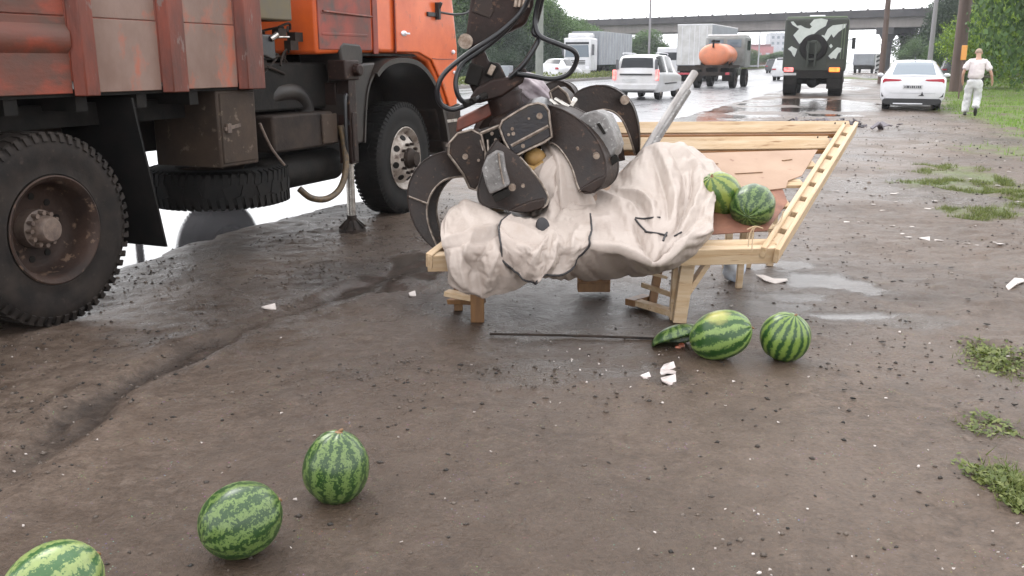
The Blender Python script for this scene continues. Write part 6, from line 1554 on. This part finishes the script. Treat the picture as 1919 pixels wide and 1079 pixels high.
# oncoming articulated lorry
ol = thing('articulated_lorry', (0, 0, 0), 0, 'oncoming white articulated lorry on the far carriageway', 'truck')
boxy(ol, 'cab', -1.22, 1.22, -2.0, 0, .6, 3.35, M['white_paint'], .12); boxy(ol, 'roof_fairing', -1.0, 1.0, -1.9, -.4, 3.3, 3.75, M['white_paint'], .15)
b = MB(); b.prism([(-1.08, 1.75), (-1.0, 2.75), (1.0, 2.75), (1.08, 1.75)], (0, -.0, 0), (1, 0, 0), (0, 0, 1), (0, 1, 0), 0, .014); b.build('windscreen', M['glass_grey'], ol, bevel=.01)
b = MB(); b.bx(-1.05, 1.05, 0, .012, 2.80, 3.0); b.build('sun_visor', M['glass_dark'], ol)
b = MB()
for z in (1.15, 1.28, 1.41): b.bx(-.75, .75, 0, .014, z, z + .08)
b.build('grille', M['black_plastic'], ol)
for sd in (-1, 1):
    plate_on(ol, 'headlamp', sd * .78, sd * 1.08, .02, .78, .98, M['rail_grey'], .02, .02)
    b = MB(); b.bx(sd * 1.25, sd * 1.45, -.3, -.2, 1.9, 2.8); b.build('mirror', M['dark_car'], ol)
boxy(ol, 'trailer', -1.27, 1.27, -13.5, -2.4, 1.1, 3.95, M['grey_side'], .03)
b = MB()
for i in range(12):
    y = -13.2 + i * .92
    for x in (-1.28, 1.272): b = MB(); b.bx(x, x + .012, y, y + .04, 1.15, 3.9); b.build('side_post', M['white_dirty'], ol)
boxy(ol, 'bumper', -1.22, 1.22, -.1, .08, .35, .75, M['white_dirty'], .05)
for y in (-1.0, -4.0, -10, -11.4, -12.7):
    for sd in (-1, 1): lorry_wheel(ol, sd * 1.2, y, .5, .3, sd)
ol.location = UV(-24.9, 76.5); ol.rotation_euler = (0, 0, PI - ROAD)
# white saloon on the far carriageway
st2 = [(s[0], s[1], s[2], s[3], s[4], s[5]) for s in st]
fs_ = make_car('saloon_car', [(.0, .30, .62, .66, .80, .70), (.05, .24, .86, .93, .86, .74), (.6, .22, .93, .98, .87, .70), (1.25, .22, .95, 1.38, .87, .58), (1.6, .22, .95, 1.44, .87, .57), (2.6, .22, .93, 1.42, .87, .58), (3.3, .22, .90, .96, .87, .68), (4.4, .3, .62, .66, .78, .6)], M['white_paint'], (.9, 3.5), .31,
     [('rear_window', 9, 12, 7, 11), ('side_window', 13, 21, 4, 6), ('windscreen', 21, 23, 7, 11)], 'small white saloon on the far side of the road by the trees', None, .77, k=4)
for sd in (-1, 1): plate_on(fs_, 'tail_lamp', sd * .6, sd * .84, .02, .72, .86, M['lamp_red'], .02, .06)
fs_.location = UV(-24.0, 66.5); fs_.rotation_euler = (0, 0, -ROAD - R(4)); fs_.scale = (1.12, 1.12, 1.12)
# grey roadside cabinet between the carriageways
cb = thing('roadside_cabinet', (0, 0, 0), 0, 'grey cabinet on dark legs on the median left of the oncoming lorry', 'cabinet'); boxy(cb, 'case', -.45, .45, -.3, .3, .35, 1.15, M['grey_side'], .04); boxy(cb, 'leg', -.5, -.4, -.3, .3, -.1, .7, M['dark'], .01); boxy(cb, 'leg', .4, .5, -.3, .3, -.1, .7, M['dark'], .01)
q = gp(1088, 154); cb.location = UV(-21.7, 52.5); cb.rotation_euler = (0, 0, -ROAD)
# far vehicles beyond the green lorry
for (px, py, m, lab, gm) in ((1447, 137, 'dark_car', 'dark car far down the road left of the green lorry', 1.0), (1467, 151, 'white_paint', 'white car partly hidden behind the green military lorry', 1.0), (1788, 153, 'dark_car', 'dark grey car mostly hidden between white saloon and walking man', 1.0)):
    c_ = make_car('parked_car' if px > 1700 else 'distant_car', st, M[m], (.9, 3.6), .32, [('rear_window', 12, 19, 7, 11)], lab, None, .80)
    for sd in (-1, 1): plate_on(c_, 'tail_lamp', sd * .55, sd * .84, .03, .78, .88, M['lamp_red'], .01, .06)
    put(c_, px, py, -R(22))
gt = thing('covered_lorry', (0, 0, 0), 0, 'grey covered lorry parked far off between green lorry and striped post', 'truck'); boxy(gt, 'cover', -1.2, 1.2, 0, 4, .9, 2.3, M['grey_side'], .1); boxy(gt, 'cab', -1.1, 1.1, 4.1, 5.6, .7, 2.1, M['dark_car'], .15); boxy(gt, 'underframe', -1.1, 1.1, .1, 4, .45, .95, M['dark'], .02)
for y in (.8, 4.8):
    for sd in (-1, 1): lorry_wheel(gt, sd * 1.1, y, .42, .25, sd)
put(gt, 1616, 137, -R(28))

# ------------------------------------------------------------------ flyover
B1 = Vector((12.14, 172, 0)); B2 = Vector((68.6, 124, 0)); BD = (B2 - B1).normalized(); BN = Vector((-BD.y, BD.x, 0)); 
if BN.y < 0: BN = -BN
fo = thing('flyover', tuple(B1), 0, 'long concrete road bridge with railing crossing over the highway', 'bridge')
def bb(name, s0, s1, n0, n1, z0, z1, m, bev=0):
    a = BD * s0; c_ = BD * s1; b = MB(); vs = []
    for z in (z0, z1):
        for (s, n) in ((s0, n0), (s1, n0), (s1, n1), (s0, n1)): p = BD * s + BN * n; vs.append((p.x, p.y, z))
    b.add(vs, [(3, 2, 1, 0), (4, 5, 6, 7), (0, 1, 5, 4), (1, 2, 6, 5), (2, 3, 7, 6), (3, 0, 4, 7)]); return b.build(name, m, fo)
L0, L1 = -120, 110
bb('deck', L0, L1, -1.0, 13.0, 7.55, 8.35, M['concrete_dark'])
bb('girder', 3.5, L1, 0, 1.0, 6.15, 7.6, M['concrete']); bb('girder', 3.5, L1, 4.5, 5.5, 6.2, 7.6, M['concrete']); bb('girder', 3.5, L1, 9, 10, 6.2, 7.6, M['concrete'])
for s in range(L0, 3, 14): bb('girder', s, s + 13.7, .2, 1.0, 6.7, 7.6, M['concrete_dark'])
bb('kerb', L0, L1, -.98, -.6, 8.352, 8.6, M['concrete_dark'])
def rail(n0, tag_):
    b = MB(); s = L0
    while s < L1:
        p = BD * s + BN * n0; b.bx(p.x - .03, p.x + .03, p.y - .03, p.y + .03, 8.6, 9.75); s += 2.5
    for z in (9.0, 9.35, 9.72): a = BD * L0 + BN * n0; c_ = BD * L1 + BN * n0; b.beam((a.x, a.y, z), (c_.x, c_.y, z), .03, .03)
    return b.build('railing', M['rail_grey'], fo)
rail(-.8, 0); rail(12.6, 1)
b = MB(); s = L0
while s < L1: p = BD * s - BN * .9; b.bx(p.x - .12, p.x + .12, p.y - .12, p.y + .12, 8.35, 8.75); s += 2.5
b.build('rail_foot', M['concrete_dark'], fo)
def pier_at(px, name='pier', w=1.1, m='concrete', cap=True):
    # where the sight line crosses the bridge line
    d = _ray(px, 100); k = d.x / d.y; s = (B1.x - k * B1.y) / (k * BD.y - BD.x); p = BD * (s)
    n_ = []
    for n0 in (1.5, 9.5):
        q = p + BN * n0; b = MB(); b.cyl((q.x, q.y, -.3), (q.x, q.y, 5.2), w / 2, 20)
        if cap: b.frustum((q.x, q.y, 4.2), (q.x, q.y, 5.3), w / 2, w * .95, 20)
        b.build('pier', M[m], fo, smooth=True, angle=30)
    q0 = p + BN * 0; q1 = p + BN * 11; b = MB(); b.beam((q0.x, q0.y, 5.7), (q1.x, q1.y, 5.7), w * 1.9, .95); b.build('pier_cap', M[m], fo)
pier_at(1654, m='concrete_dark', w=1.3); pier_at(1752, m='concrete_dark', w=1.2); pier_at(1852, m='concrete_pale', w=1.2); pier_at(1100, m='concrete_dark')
# hazard striped post at the pier
hp_ = thing('hazard_post', (0, 0, 0), 0, 'black and white diagonally striped post under the flyover left of the white saloon', 'post'); g = P3(1645, 133, 100)
b = MB(); b.bx(-.32, .32, -.1, .1, 0, 1.9); b.build('post', M['plate_white'], hp_)
for i in range(4):
    z = .15 + i * .46; b = MB(); b.prism([(-.321, z - .1), (.321, z + .16), (.321, z + .38), (-.321, z + .12)], (0, -.101, 0), (1, 0, 0), (0, 0, 1), (0, -1, 0), 0, .006); b.build('stripe', M['black_plastic'], hp_)
hp_.location = (g.x, g.y, .3)

# ------------------------------------------------------------------ poles
def pole(name, px, py, Y, r0, r1, h, m, label, cat='pole', base=None):
    p = P3(px, py, Y); t = thing(name, (p.x, p.y, 0), 0, label, cat); b = MB(); b.frustum((0, 0, -.1), (0, 0, h), r0, r1, 14); b.build('shaft', M[m], t, smooth=True, angle=40); return t
u1 = pole('utility_pole', 1652, 133, 60, .19, .14, 10, 'pole_brown', 'brown utility pole rising directly left of the white saloon'); 
b = MB(); b.bx(-.9, .9, -.05, .05, 9.0, 9.12); 
for x in (-.8, 0, .8): b.cyl((x, 0, 9.1), (x, 0, 9.3), .05, 8)
b.build('crossarm', M['pole_brown'], u1)
u2 = pole('utility_pole', 1743, 110, 75, .20, .14, 11, 'pole_grey', 'thin grey utility pole behind the roof of the white saloon')
u3 = pole('utility_pole', 1795, 130, 44, .30, .24, 11, 'pole_brown', 'thick brown utility pole behind the walking man')
u4 = pole('lamp_post', 1216, 100, 78, .10, .07, 10, 'pole_grey', 'thin grey lamp post in front of the flyover', 'lamp post')
b = MB(); b.tube([(0, 0, 10), (.3, -.2, 10.6), (1.6, -.6, 10.9)], .05, 8); b.bx(1.4, 2.1, -.75, -.5, 10.85, 10.98); b.build('arm', M['pole_grey'], u4)
u5 = pole('lamp_post', 1011, 100, 40, .17, .14, 9, 'pole_pale', 'pale concrete post in front of the left trees', 'lamp post'); 
for i, (px, Y_, h_) in enumerate(((1312, 176, 14), (1332, 174, 14), (1422, 165, 13.5), (1504, 158, 13), (1690, 210, 11), (1708, 190, 10.5), (1776, 160, 9.5))):
    pole('lamp_post', px, 100, Y_, .13, .09, h_, 'rail_grey', ['pale lamp post on the flyover above the box lorry', 'second pale lamp post on the flyover, above the box lorry roof edge', 'pale lamp post on the flyover right of the box lorry', 'pale lamp post on the flyover above the green lorry', 'distant pale pole seen under the flyover right of the brown pole', 'distant pale pole under the flyover above the white saloon roof', 'distant pale pole between the piers left of the thick brown pole'][i], 'lamp post')
ys = thing('marker_post', (0, 0, 0), 0, 'orange yellow marker plate beside the walking man against the thick pole', 'sign'); b = MB(); b.bx(-.11, .11, -.02, .02, 1.45, 2.0); b.build('plate', M['yellow'], ys, bevel=.02)
b = MB(); b.cyl((0, 0.03, 0), (0, .03, 2.1), .03, 8); b.build('stake', M['pole_brown'], ys); g = P3(1806, 104, 36); ys.location = (g.x, g.y, 0)
# low pipe rails at the right
lr = thing('low_barrier', (0, 0, 0), 0, 'low pale two-bar barrier across the grass at the right edge', 'barrier'); g = gp(1838, 166)
for z, w_, y in ((.62, .12, .6), (.10, .14, -3.2)):
    b = MB(); b.beam((-.2 if z > .5 else 2.0, y, z), (13, y - 1.0, z), .14, w_); b.build('bar', M['concrete_pale'], lr, bevel=.03)
for x in (.3, 3.2, 6.1, 9): b = MB(); b.bx(x - .07, x + .07, .55 - x * .075, .68 - x * .075, -.1, .6); b.build('post', M['concrete_dark'], lr)
lr.location = (g.x, g.y, 0)
# low concrete rail along the far road edge
gr = thing('guard_rail', tuple(UV(-21.6, 20)), -ROAD, 'low grey guard rail running along the median of the wet highway', 'guard rail')
b = MB(); b.bx(-.03, .03, 60, 300, .45, .75); b.build('beam', M['grey_side'], gr)
b = MB(); 
for i in range(60): b.bx(-.05, .05, 60 + i * 4, 60.1 + i * 4, 0, .7)
o = b.build('posts', M['pole_grey'], gr); o['kind'] = 'stuff'
# far buildings
fb = thing('far_building', (0, 0, 0), 0, 'pink building far down the road left of the green lorry', 'building'); boxy(fb, 'wall', -6, 6, 0, 9, 0, 6.3, M['pink'], .05); boxy(fb, 'roof', -6.2, 5, -.2, 9, 6.3, 7, mat('dull_red_roof', (.16, .05, .06), None, rough=.8), .05)
for i in range(4): b = MB(); b.bx(-5 + i * 2.8, -3.6 + i * 2.8, -.05, .02, 2.2, 4.2); b.build('window', M['pale_block'], fb)
g = P3(1415, 120, 320); fb.location = (g.x, g.y, 0)
for i, (px, Y_, w_, h_) in enumerate(((1442, 420, 9, 8), (1458, 500, 10, 16))):
    t = thing('far_building', (0, 0, 0), 0, ['low pale lilac building far off right of the pink one', 'taller pale building far off next to the green lorry'][i], 'building'); boxy(t, 'wall', -w_ / 2, w_ / 2, 0, 9, 0, h_, M['pale_block'], .05)
    for k in range(3):
        for j in range(int(h_ // 3)): b = MB(); b.bx(-w_ / 2 + .8 + k * 2.8, -w_ / 2 + 2.2 + k * 2.8, -.06, .02, 1 + j * 3, 2.4 + j * 3); b.build('window', M['glass_grey'], t)
    g = P3(px, 120, Y_); t.location = (g.x, g.y, 0)

# ------------------------------------------------------------------ trees
def crown_mesh(name, n, rx, rz, leaf, seed, m, lobes=9):
    rs = np.random.RandomState(seed); L = []
    c = rs.randn(lobes, 3); c /= np.linalg.norm(c, axis=1, keepdims=True); c *= (.25 + .55 * rs.rand(lobes, 1)); rr_ = .30 + .28 * rs.rand(lobes)
    w = rs.randint(0, lobes, n); d = rs.randn(n, 3); d /= np.linalg.norm(d, axis=1, keepdims=True); rad = rr_[w] * (.55 + .5 * rs.rand(n))
    clump = 1 + .18 * np.sin(d[:, 0] * 9 + w) * np.sin(d[:, 1] * 8 + 2 * w) * np.sin(d[:, 2] * 9)
    p = (c[w] + d * (rad * clump)[:, None]) * np.array([rx, rx, rz])
    a = rs.randn(n, 3); a /= np.linalg.norm(a, axis=1, keepdims=True); nrm = d * .7 + a * .7; u_ = np.cross(nrm, rs.randn(n, 3)); u_ /= np.linalg.norm(u_, axis=1, keepdims=True); v_ = np.cross(nrm, u_); v_ /= np.linalg.norm(v_, axis=1, keepdims=True)
    s = leaf * (.6 + .8 * rs.rand(n, 1)); V = np.stack([p - u_ * s * .5, p + v_ * s * .35, p + u_ * s * .6, p - v_ * s * .35], 1)
    return np_mesh(name, V.reshape(-1, 3), np.arange(n * 4).reshape(-1, 4), m)
CR = {}
for k, m, sd in (('mid', 'leaf_mid', 1), ('mid2', 'leaf_mid', 2), ('dark', 'leaf_dark', 3), ('dark2', 'leaf_dark', 4), ('bright', 'leaf_bright', 5)):
    CR[k] = crown_mesh('crown_' + k, 30000, 1.0, 1.0, .05, sd, M[m], 16)
_tm = {}
def tree(name, base, h, w, kind, label, cat='tree', group=None, trunk=True, low=.12, m='bark'):
    t = thing(name, (base.x, base.y, 0), rnd.uniform(0, 6), label, cat, group)
    o = bpy.data.objects.new('crown', CR[kind]); C.objects.link(o); o.parent = t; hh = h * (1 - low) / 2; o.location = (0, 0, h * low + hh * 1.0); o.scale = (w / 2 * 1.15, w / 2 * 1.15, hh * 1.12)
    if trunk:
        b = MB(); top = h * .75; b.tube([(0, 0, -.1), (w * .02, 0, h * .25), (-w * .02, w * .02, h * .5), (0, 0, top)], [h * .022, h * .006], 8)
        for i in range(5):
            a = i * 2.3; z = h * (.25 + .1 * i); b.tube([(0, 0, z), (w * .2 * math.cos(a), w * .2 * math.sin(a), z + h * .1), (w * .36 * math.cos(a), w * .36 * math.sin(a), z + h * .16)], [h * .008, h * .002], 6)
        b.build('trunk', M[m], t, smooth=True)
    return t
rt = random.Random(12)
def ordn(i): return ['first', 'second', 'third', 'fourth', 'fifth', 'sixth', 'seventh', 'eighth', 'ninth', 'tenth', 'eleventh', 'twelfth', 'thirteenth', 'fourteenth', 'fifteenth', 'sixteenth', 'seventeenth', 'eighteenth', 'nineteenth', 'twentieth'][i]
i = 0; v = 117.0
while v > 70:
    h = 11.0 - max(0, v - 84) * .19 + rt.uniform(-.8, .8)
    tree('roadside_tree', UV(-36.5 + rt.uniform(-1.5, 1.5), v), h, rt.uniform(5.5, 7.2), rt.choice(['mid', 'mid2', 'mid']), ordn(i) + ' leafy green tree of the far left row, counted from the flyover', 'tree', 'trees along the far left side of the road', low=.25)
    v -= rt.uniform(3.6, 4.8); i += 1
i = 0; v = 112.0
while v > 68:
    tree('bush', UV(-33.4 + rt.uniform(-.7, .7), v), rt.uniform(2.4, 4.0), rt.uniform(3.8, 5.2), rt.choice(['dark', 'dark2']), ordn(i) + ' dark bush under the far left trees, counted from the flyover', 'bush', 'bushes under the far left trees', trunk=False, low=.0); v -= 2.7; i += 1
i = 0; v = 106.0
while v > 70:
    tree('young_tree', UV(-35.0 + rt.uniform(-.4, .4), v), rt.uniform(5, 6.5), rt.uniform(3.6, 4.6), rt.choice(['dark', 'dark2']), ordn(i) + ' slender dark tree in front of the far left row, counted from the flyover', 'tree', 'slender trees in front of the far left row', low=.15); v -= 3.4; i += 1
for (u, v_, h, w, lb) in ((-40, 128, 6.0, 8, 'small tree at the end of the left row before the flyover'), (-38, 150, 6, 10, 'tree below the left end of the flyover'), (-27, 185, 3.4, 9, 'distant low tree seen under the flyover near the lamp post'), (-22, 200, 3.2, 9, 'distant low tree under the flyover left of the box lorry')):
    tree('distant_tree', UV(u, v_), h, w, 'mid2', lb, 'tree')
# right-hand side
RT = [(1945, 52, 6.0, 12, 'mid', 'large leafy tree filling the right edge'), (1975, 38, 6, 12, 'mid2', 'tall tree at the upper right corner'), (1872, 50, 4.6, 4.3, 'bright', 'bright yellow-green bush right of the walking man'),
      (1895, 47, 3.6, 4.6, 'bright', 'bright green bush above the low barrier'), (1845, 70, 2.6, 7, 'bright', 'light green shrub behind the thick pole'), (1880, 78, 9, 13, 'dark', 'dark tree behind the pale bridge column'), (1800, 95, 6, 9.5, 'dark', 'dark tree seen under the flyover left of the thick pole'),
      (1838, 84, 6, 14, 'dark2', 'dark tall tree behind the thick pole'), (1768, 135, 6, 10.5, 'dark2', 'dark tree beyond the flyover between the piers'), (1738, 140, 9, 6.5, 'mid2', 'round tree beyond the white saloon roof'), (1715, 130, 6, 4.2, 'mid', 'low bush beyond the white saloon roof'), (1905, 90, 9, 15, 'dark', 'dark tall tree at the back right'), (1785, 78, 4, 4.2, 'mid', 'low green bush between white saloon and thick pole'),
      (1822, 64, 3.2, 3.6, 'mid2', 'mid green bush right behind the walking man'), (1918, 60, 5, 8, 'bright', 'light green small tree at the right edge')]
for (px, Y_, w, h, k, lab) in RT:
    p = P3(px, 120, Y_); tree('bush' if h < 5 else 'tree', p, h, w, k, lab, 'bush' if h < 5 else 'tree', trunk=h >= 5, low=.03 if h < 6 else .18)
# hedge along the median and far verge, and beyond the bridge
b0 = scatter(1, 0, 1, 0, 1, lambda x, y, f: 1, 3)
def hedge(name, u0, u1, v0, v1, h, n, leaf, m, label, seed):
    rs = np.random.RandomState(seed); u = u0 + (u1 - u0) * rs.rand(n); v = v0 + (v1 - v0) * rs.rand(n) ** 1.3; z = h * rs.rand(n) * (.6 + .8 * (fbm(v * .35, u * .5, seed, 3) + .4))
    p = np.stack([u * RR.x + v * DD.x, u * RR.y + v * DD.y, np.maximum(z, .02)], -1); a = rs.randn(n, 3); a /= np.linalg.norm(a, axis=1, keepdims=True); c_ = np.cross(a, rs.randn(n, 3)); c_ /= np.linalg.norm(c_, axis=1, keepdims=True)
    V = np.stack([p - a * leaf, p + c_ * leaf * .6, p + a * leaf, p - c_ * leaf * .6], 1); me = np_mesh(name, V.reshape(-1, 3), np.arange(4 * n).reshape(-1, 4), M[m]); o = bpy.data.objects.new(name, me); C.objects.link(o); tag(o, label, kind='stuff')
hedge('undergrowth', -22.4, -21.1, 30, 230, .55, 26000, .08, 'weed', 'low weedy growth along the median', 41)
hedge('undergrowth', -33.5, -31.6, 66, 150, 1.5, 30000, .11, 'leaf_dark', 'dark undergrowth below the left trees', 42)
hedge('undergrowth', 6, 60, 120, 200, 5.5, 30000, .3, 'leaf_dark', 'far dark scrub beneath the right end of the flyover', 44)

# ------------------------------------------------------------------ the walking man, seen from behind
man = thing('person', (0, 0, 0), 0, 'man in pale short-sleeved shirt and light grey trousers walking away on the grass', 'person')
def skin_body(name, nodes, edges, m, parent, sub=2, crease=0.0):
    me = bpy.data.meshes.new(name); me.from_pydata([n[0] for n in nodes], edges, []); o = bpy.data.objects.new(name, me); C.objects.link(o)
    o.modifiers.new('skin', 'SKIN'); 
    for i, n in enumerate(nodes): me.skin_vertices[0].data[i].radius = n[1] if isinstance(n[1], tuple) else (n[1], n[1])
    me.skin_vertices[0].data[0].use_root = True
    s_ = o.modifiers.new('sub', 'SUBSURF'); s_.levels = sub; s_.render_levels = sub
    dg = bpy.context.evaluated_depsgraph_get(); ev = o.evaluated_get(dg); me2 = bpy.data.meshes.new_from_object(ev)
    if crease:
        for v in me2.vertices:
            q = v.co; k = crease * (.6 * abs(noise.noise(Vector((q.x * 9, q.y * 9, q.z * 5)))) + .5 * abs(noise.noise(Vector((q.x * 16 + q.z * 8, q.y * 16, q.z * 11 + 5))))) ; v.co = q + v.normal * (k - crease * .2)
    pass; o.modifiers.clear(); o.data = me2; me2.materials.clear(); me2.materials.append(m)
    me2.polygons.foreach_set('use_smooth', [True] * len(me2.polygons)); o.parent = parent; return o
# skin: arms, neck and head in one body
N_ = [((0, 0, 1.10), (.12, .09)), ((0, .0, 1.36), (.15, .09)), ((0, .01, 1.48), (.07, .06)), ((0, .03, 1.55), (.055, .055)), ((-.01, .075, 1.63), (.078, .088)), ((-.015, .085, 1.70), (.070, .082)),
      ((-.19, .0, 1.40), .055), ((-.27, -.01, 1.22), .046), ((-.31, -.03, 1.08), .038), ((-.29, .06, .90), .030), ((-.28, .09, .83), (.022, .038)),
      ((.19, .0, 1.40), .055), ((.29, .0, 1.24), .046), ((.36, -.02, 1.10), .038), ((.41, .05, .92), .028), ((.42, .08, .85), (.022, .036)),
      ((-.28, .11, .78), (.010, .012)), ((-.265, .115, .80), .010), ((.42, .10, .79), (.010, .012)), ((.41, .12, .81), .010)]
E_ = [(0, 1), (1, 2), (2, 3), (3, 4), (4, 5), (1, 6), (6, 7), (7, 8), (8, 9), (9, 10), (1, 11), (11, 12), (12, 13), (13, 14), (14, 15), (10, 16), (10, 17), (15, 18), (15, 19)]
bd = skin_body('body', N_, E_, M['skin'], man)
b = MB()
for sd in (-1, 1): b.ell((sd * .080 - .01, .07, 1.63), (.014, .022, .034), 10, 8)
b.ell((-.01, .165, 1.62), (.016, .02, .024), 8, 6); b.build('ear', M['skin'], man, smooth=True)
b = MB(); b.ell((-.012, .074, 1.662), (.082, .092, .080), 18, 12); b.build('hair', M['hair'], man, smooth=True)
N_ = [((0, 0, .93), (.205, .14)), ((0, 0, 1.10), (.205, .145)), ((0, 0, 1.27), (.205, .135)), ((0, .0, 1.40), (.165, .11)), ((0, .01, 1.46), (.085, .07)), ((-.17, 0, 1.41), (.075, .075)), ((-.245, -.005, 1.29), (.088, .088)), ((-.29, -.01, 1.16), (.092, .092)), ((.17, 0, 1.41), (.075, .075)), ((.25, -.005, 1.30), (.088, .088)), ((.315, -.01, 1.17), (.092, .092))]
sh = skin_body('shirt', N_, [(0, 1), (1, 2), (2, 3), (3, 4), (3, 5), (5, 6), (6, 7), (3, 8), (8, 9), (9, 10)], M['shirt'], man, 3, .045)
N_ = [((0, 0, .98), (.17, .12)), ((0, 0, .88), (.18, .13)), ((-.10, .02, .78), (.115, .12)), ((-.115, .10, .46), (.098, .10)), ((-.12, .06, .07), (.092, .10)), ((.10, .0, .78), (.115, .12)), ((.11, .06, .48), (.096, .10)), ((.10, -.20, .20), (.088, .095))]
tr_ = skin_body('trousers', N_, [(0, 1), (1, 2), (2, 3), (3, 4), (1, 5), (5, 6), (6, 7)], M['trousers'], man, 3, .05)
b = MB(); b.ell((-.12, .10, .045), (.048, .13, .045), 14, 10); b.build('shoe', M['shoe'], man, smooth=True)
b = MB(); b.ell((0, 0, 0), (.048, .135, .045), 14, 10); o = b.build('shoe', M['shoe'], man, smooth=True); o.location = (.11, -.21, .11); o.rotation_euler = (R(-62), 0, R(-8))
g = gp(1817, 217); man.location = (g.x, g.y, 0); man.rotation_euler = (R(-3), R(2), -R(24))

# ------------------------------------------------------------------ damp hazy air
hz_ = MB(); hz_.box((0, 540, 15), (1900, 1300, 33)); o = hz_.build('haze', None); o.data.materials.clear()
hm = bpy.data.materials.new('damp_air'); hm.use_nodes = True; nt = hm.node_tree; nt.nodes.remove(nt.nodes['Principled BSDF'])
pv = nt.nodes.new('ShaderNodeVolumePrincipled'); pv.inputs['Color'].default_value = (.92, .95, 1, 1); pv.inputs['Density'].default_value = HAZE; pv.inputs['Anisotropy'].default_value = .3
nt.links.new(pv.outputs[0], nt.nodes['Material Output'].inputs['Volume']); o.data.materials.append(hm); tag(o, kind='stuff')
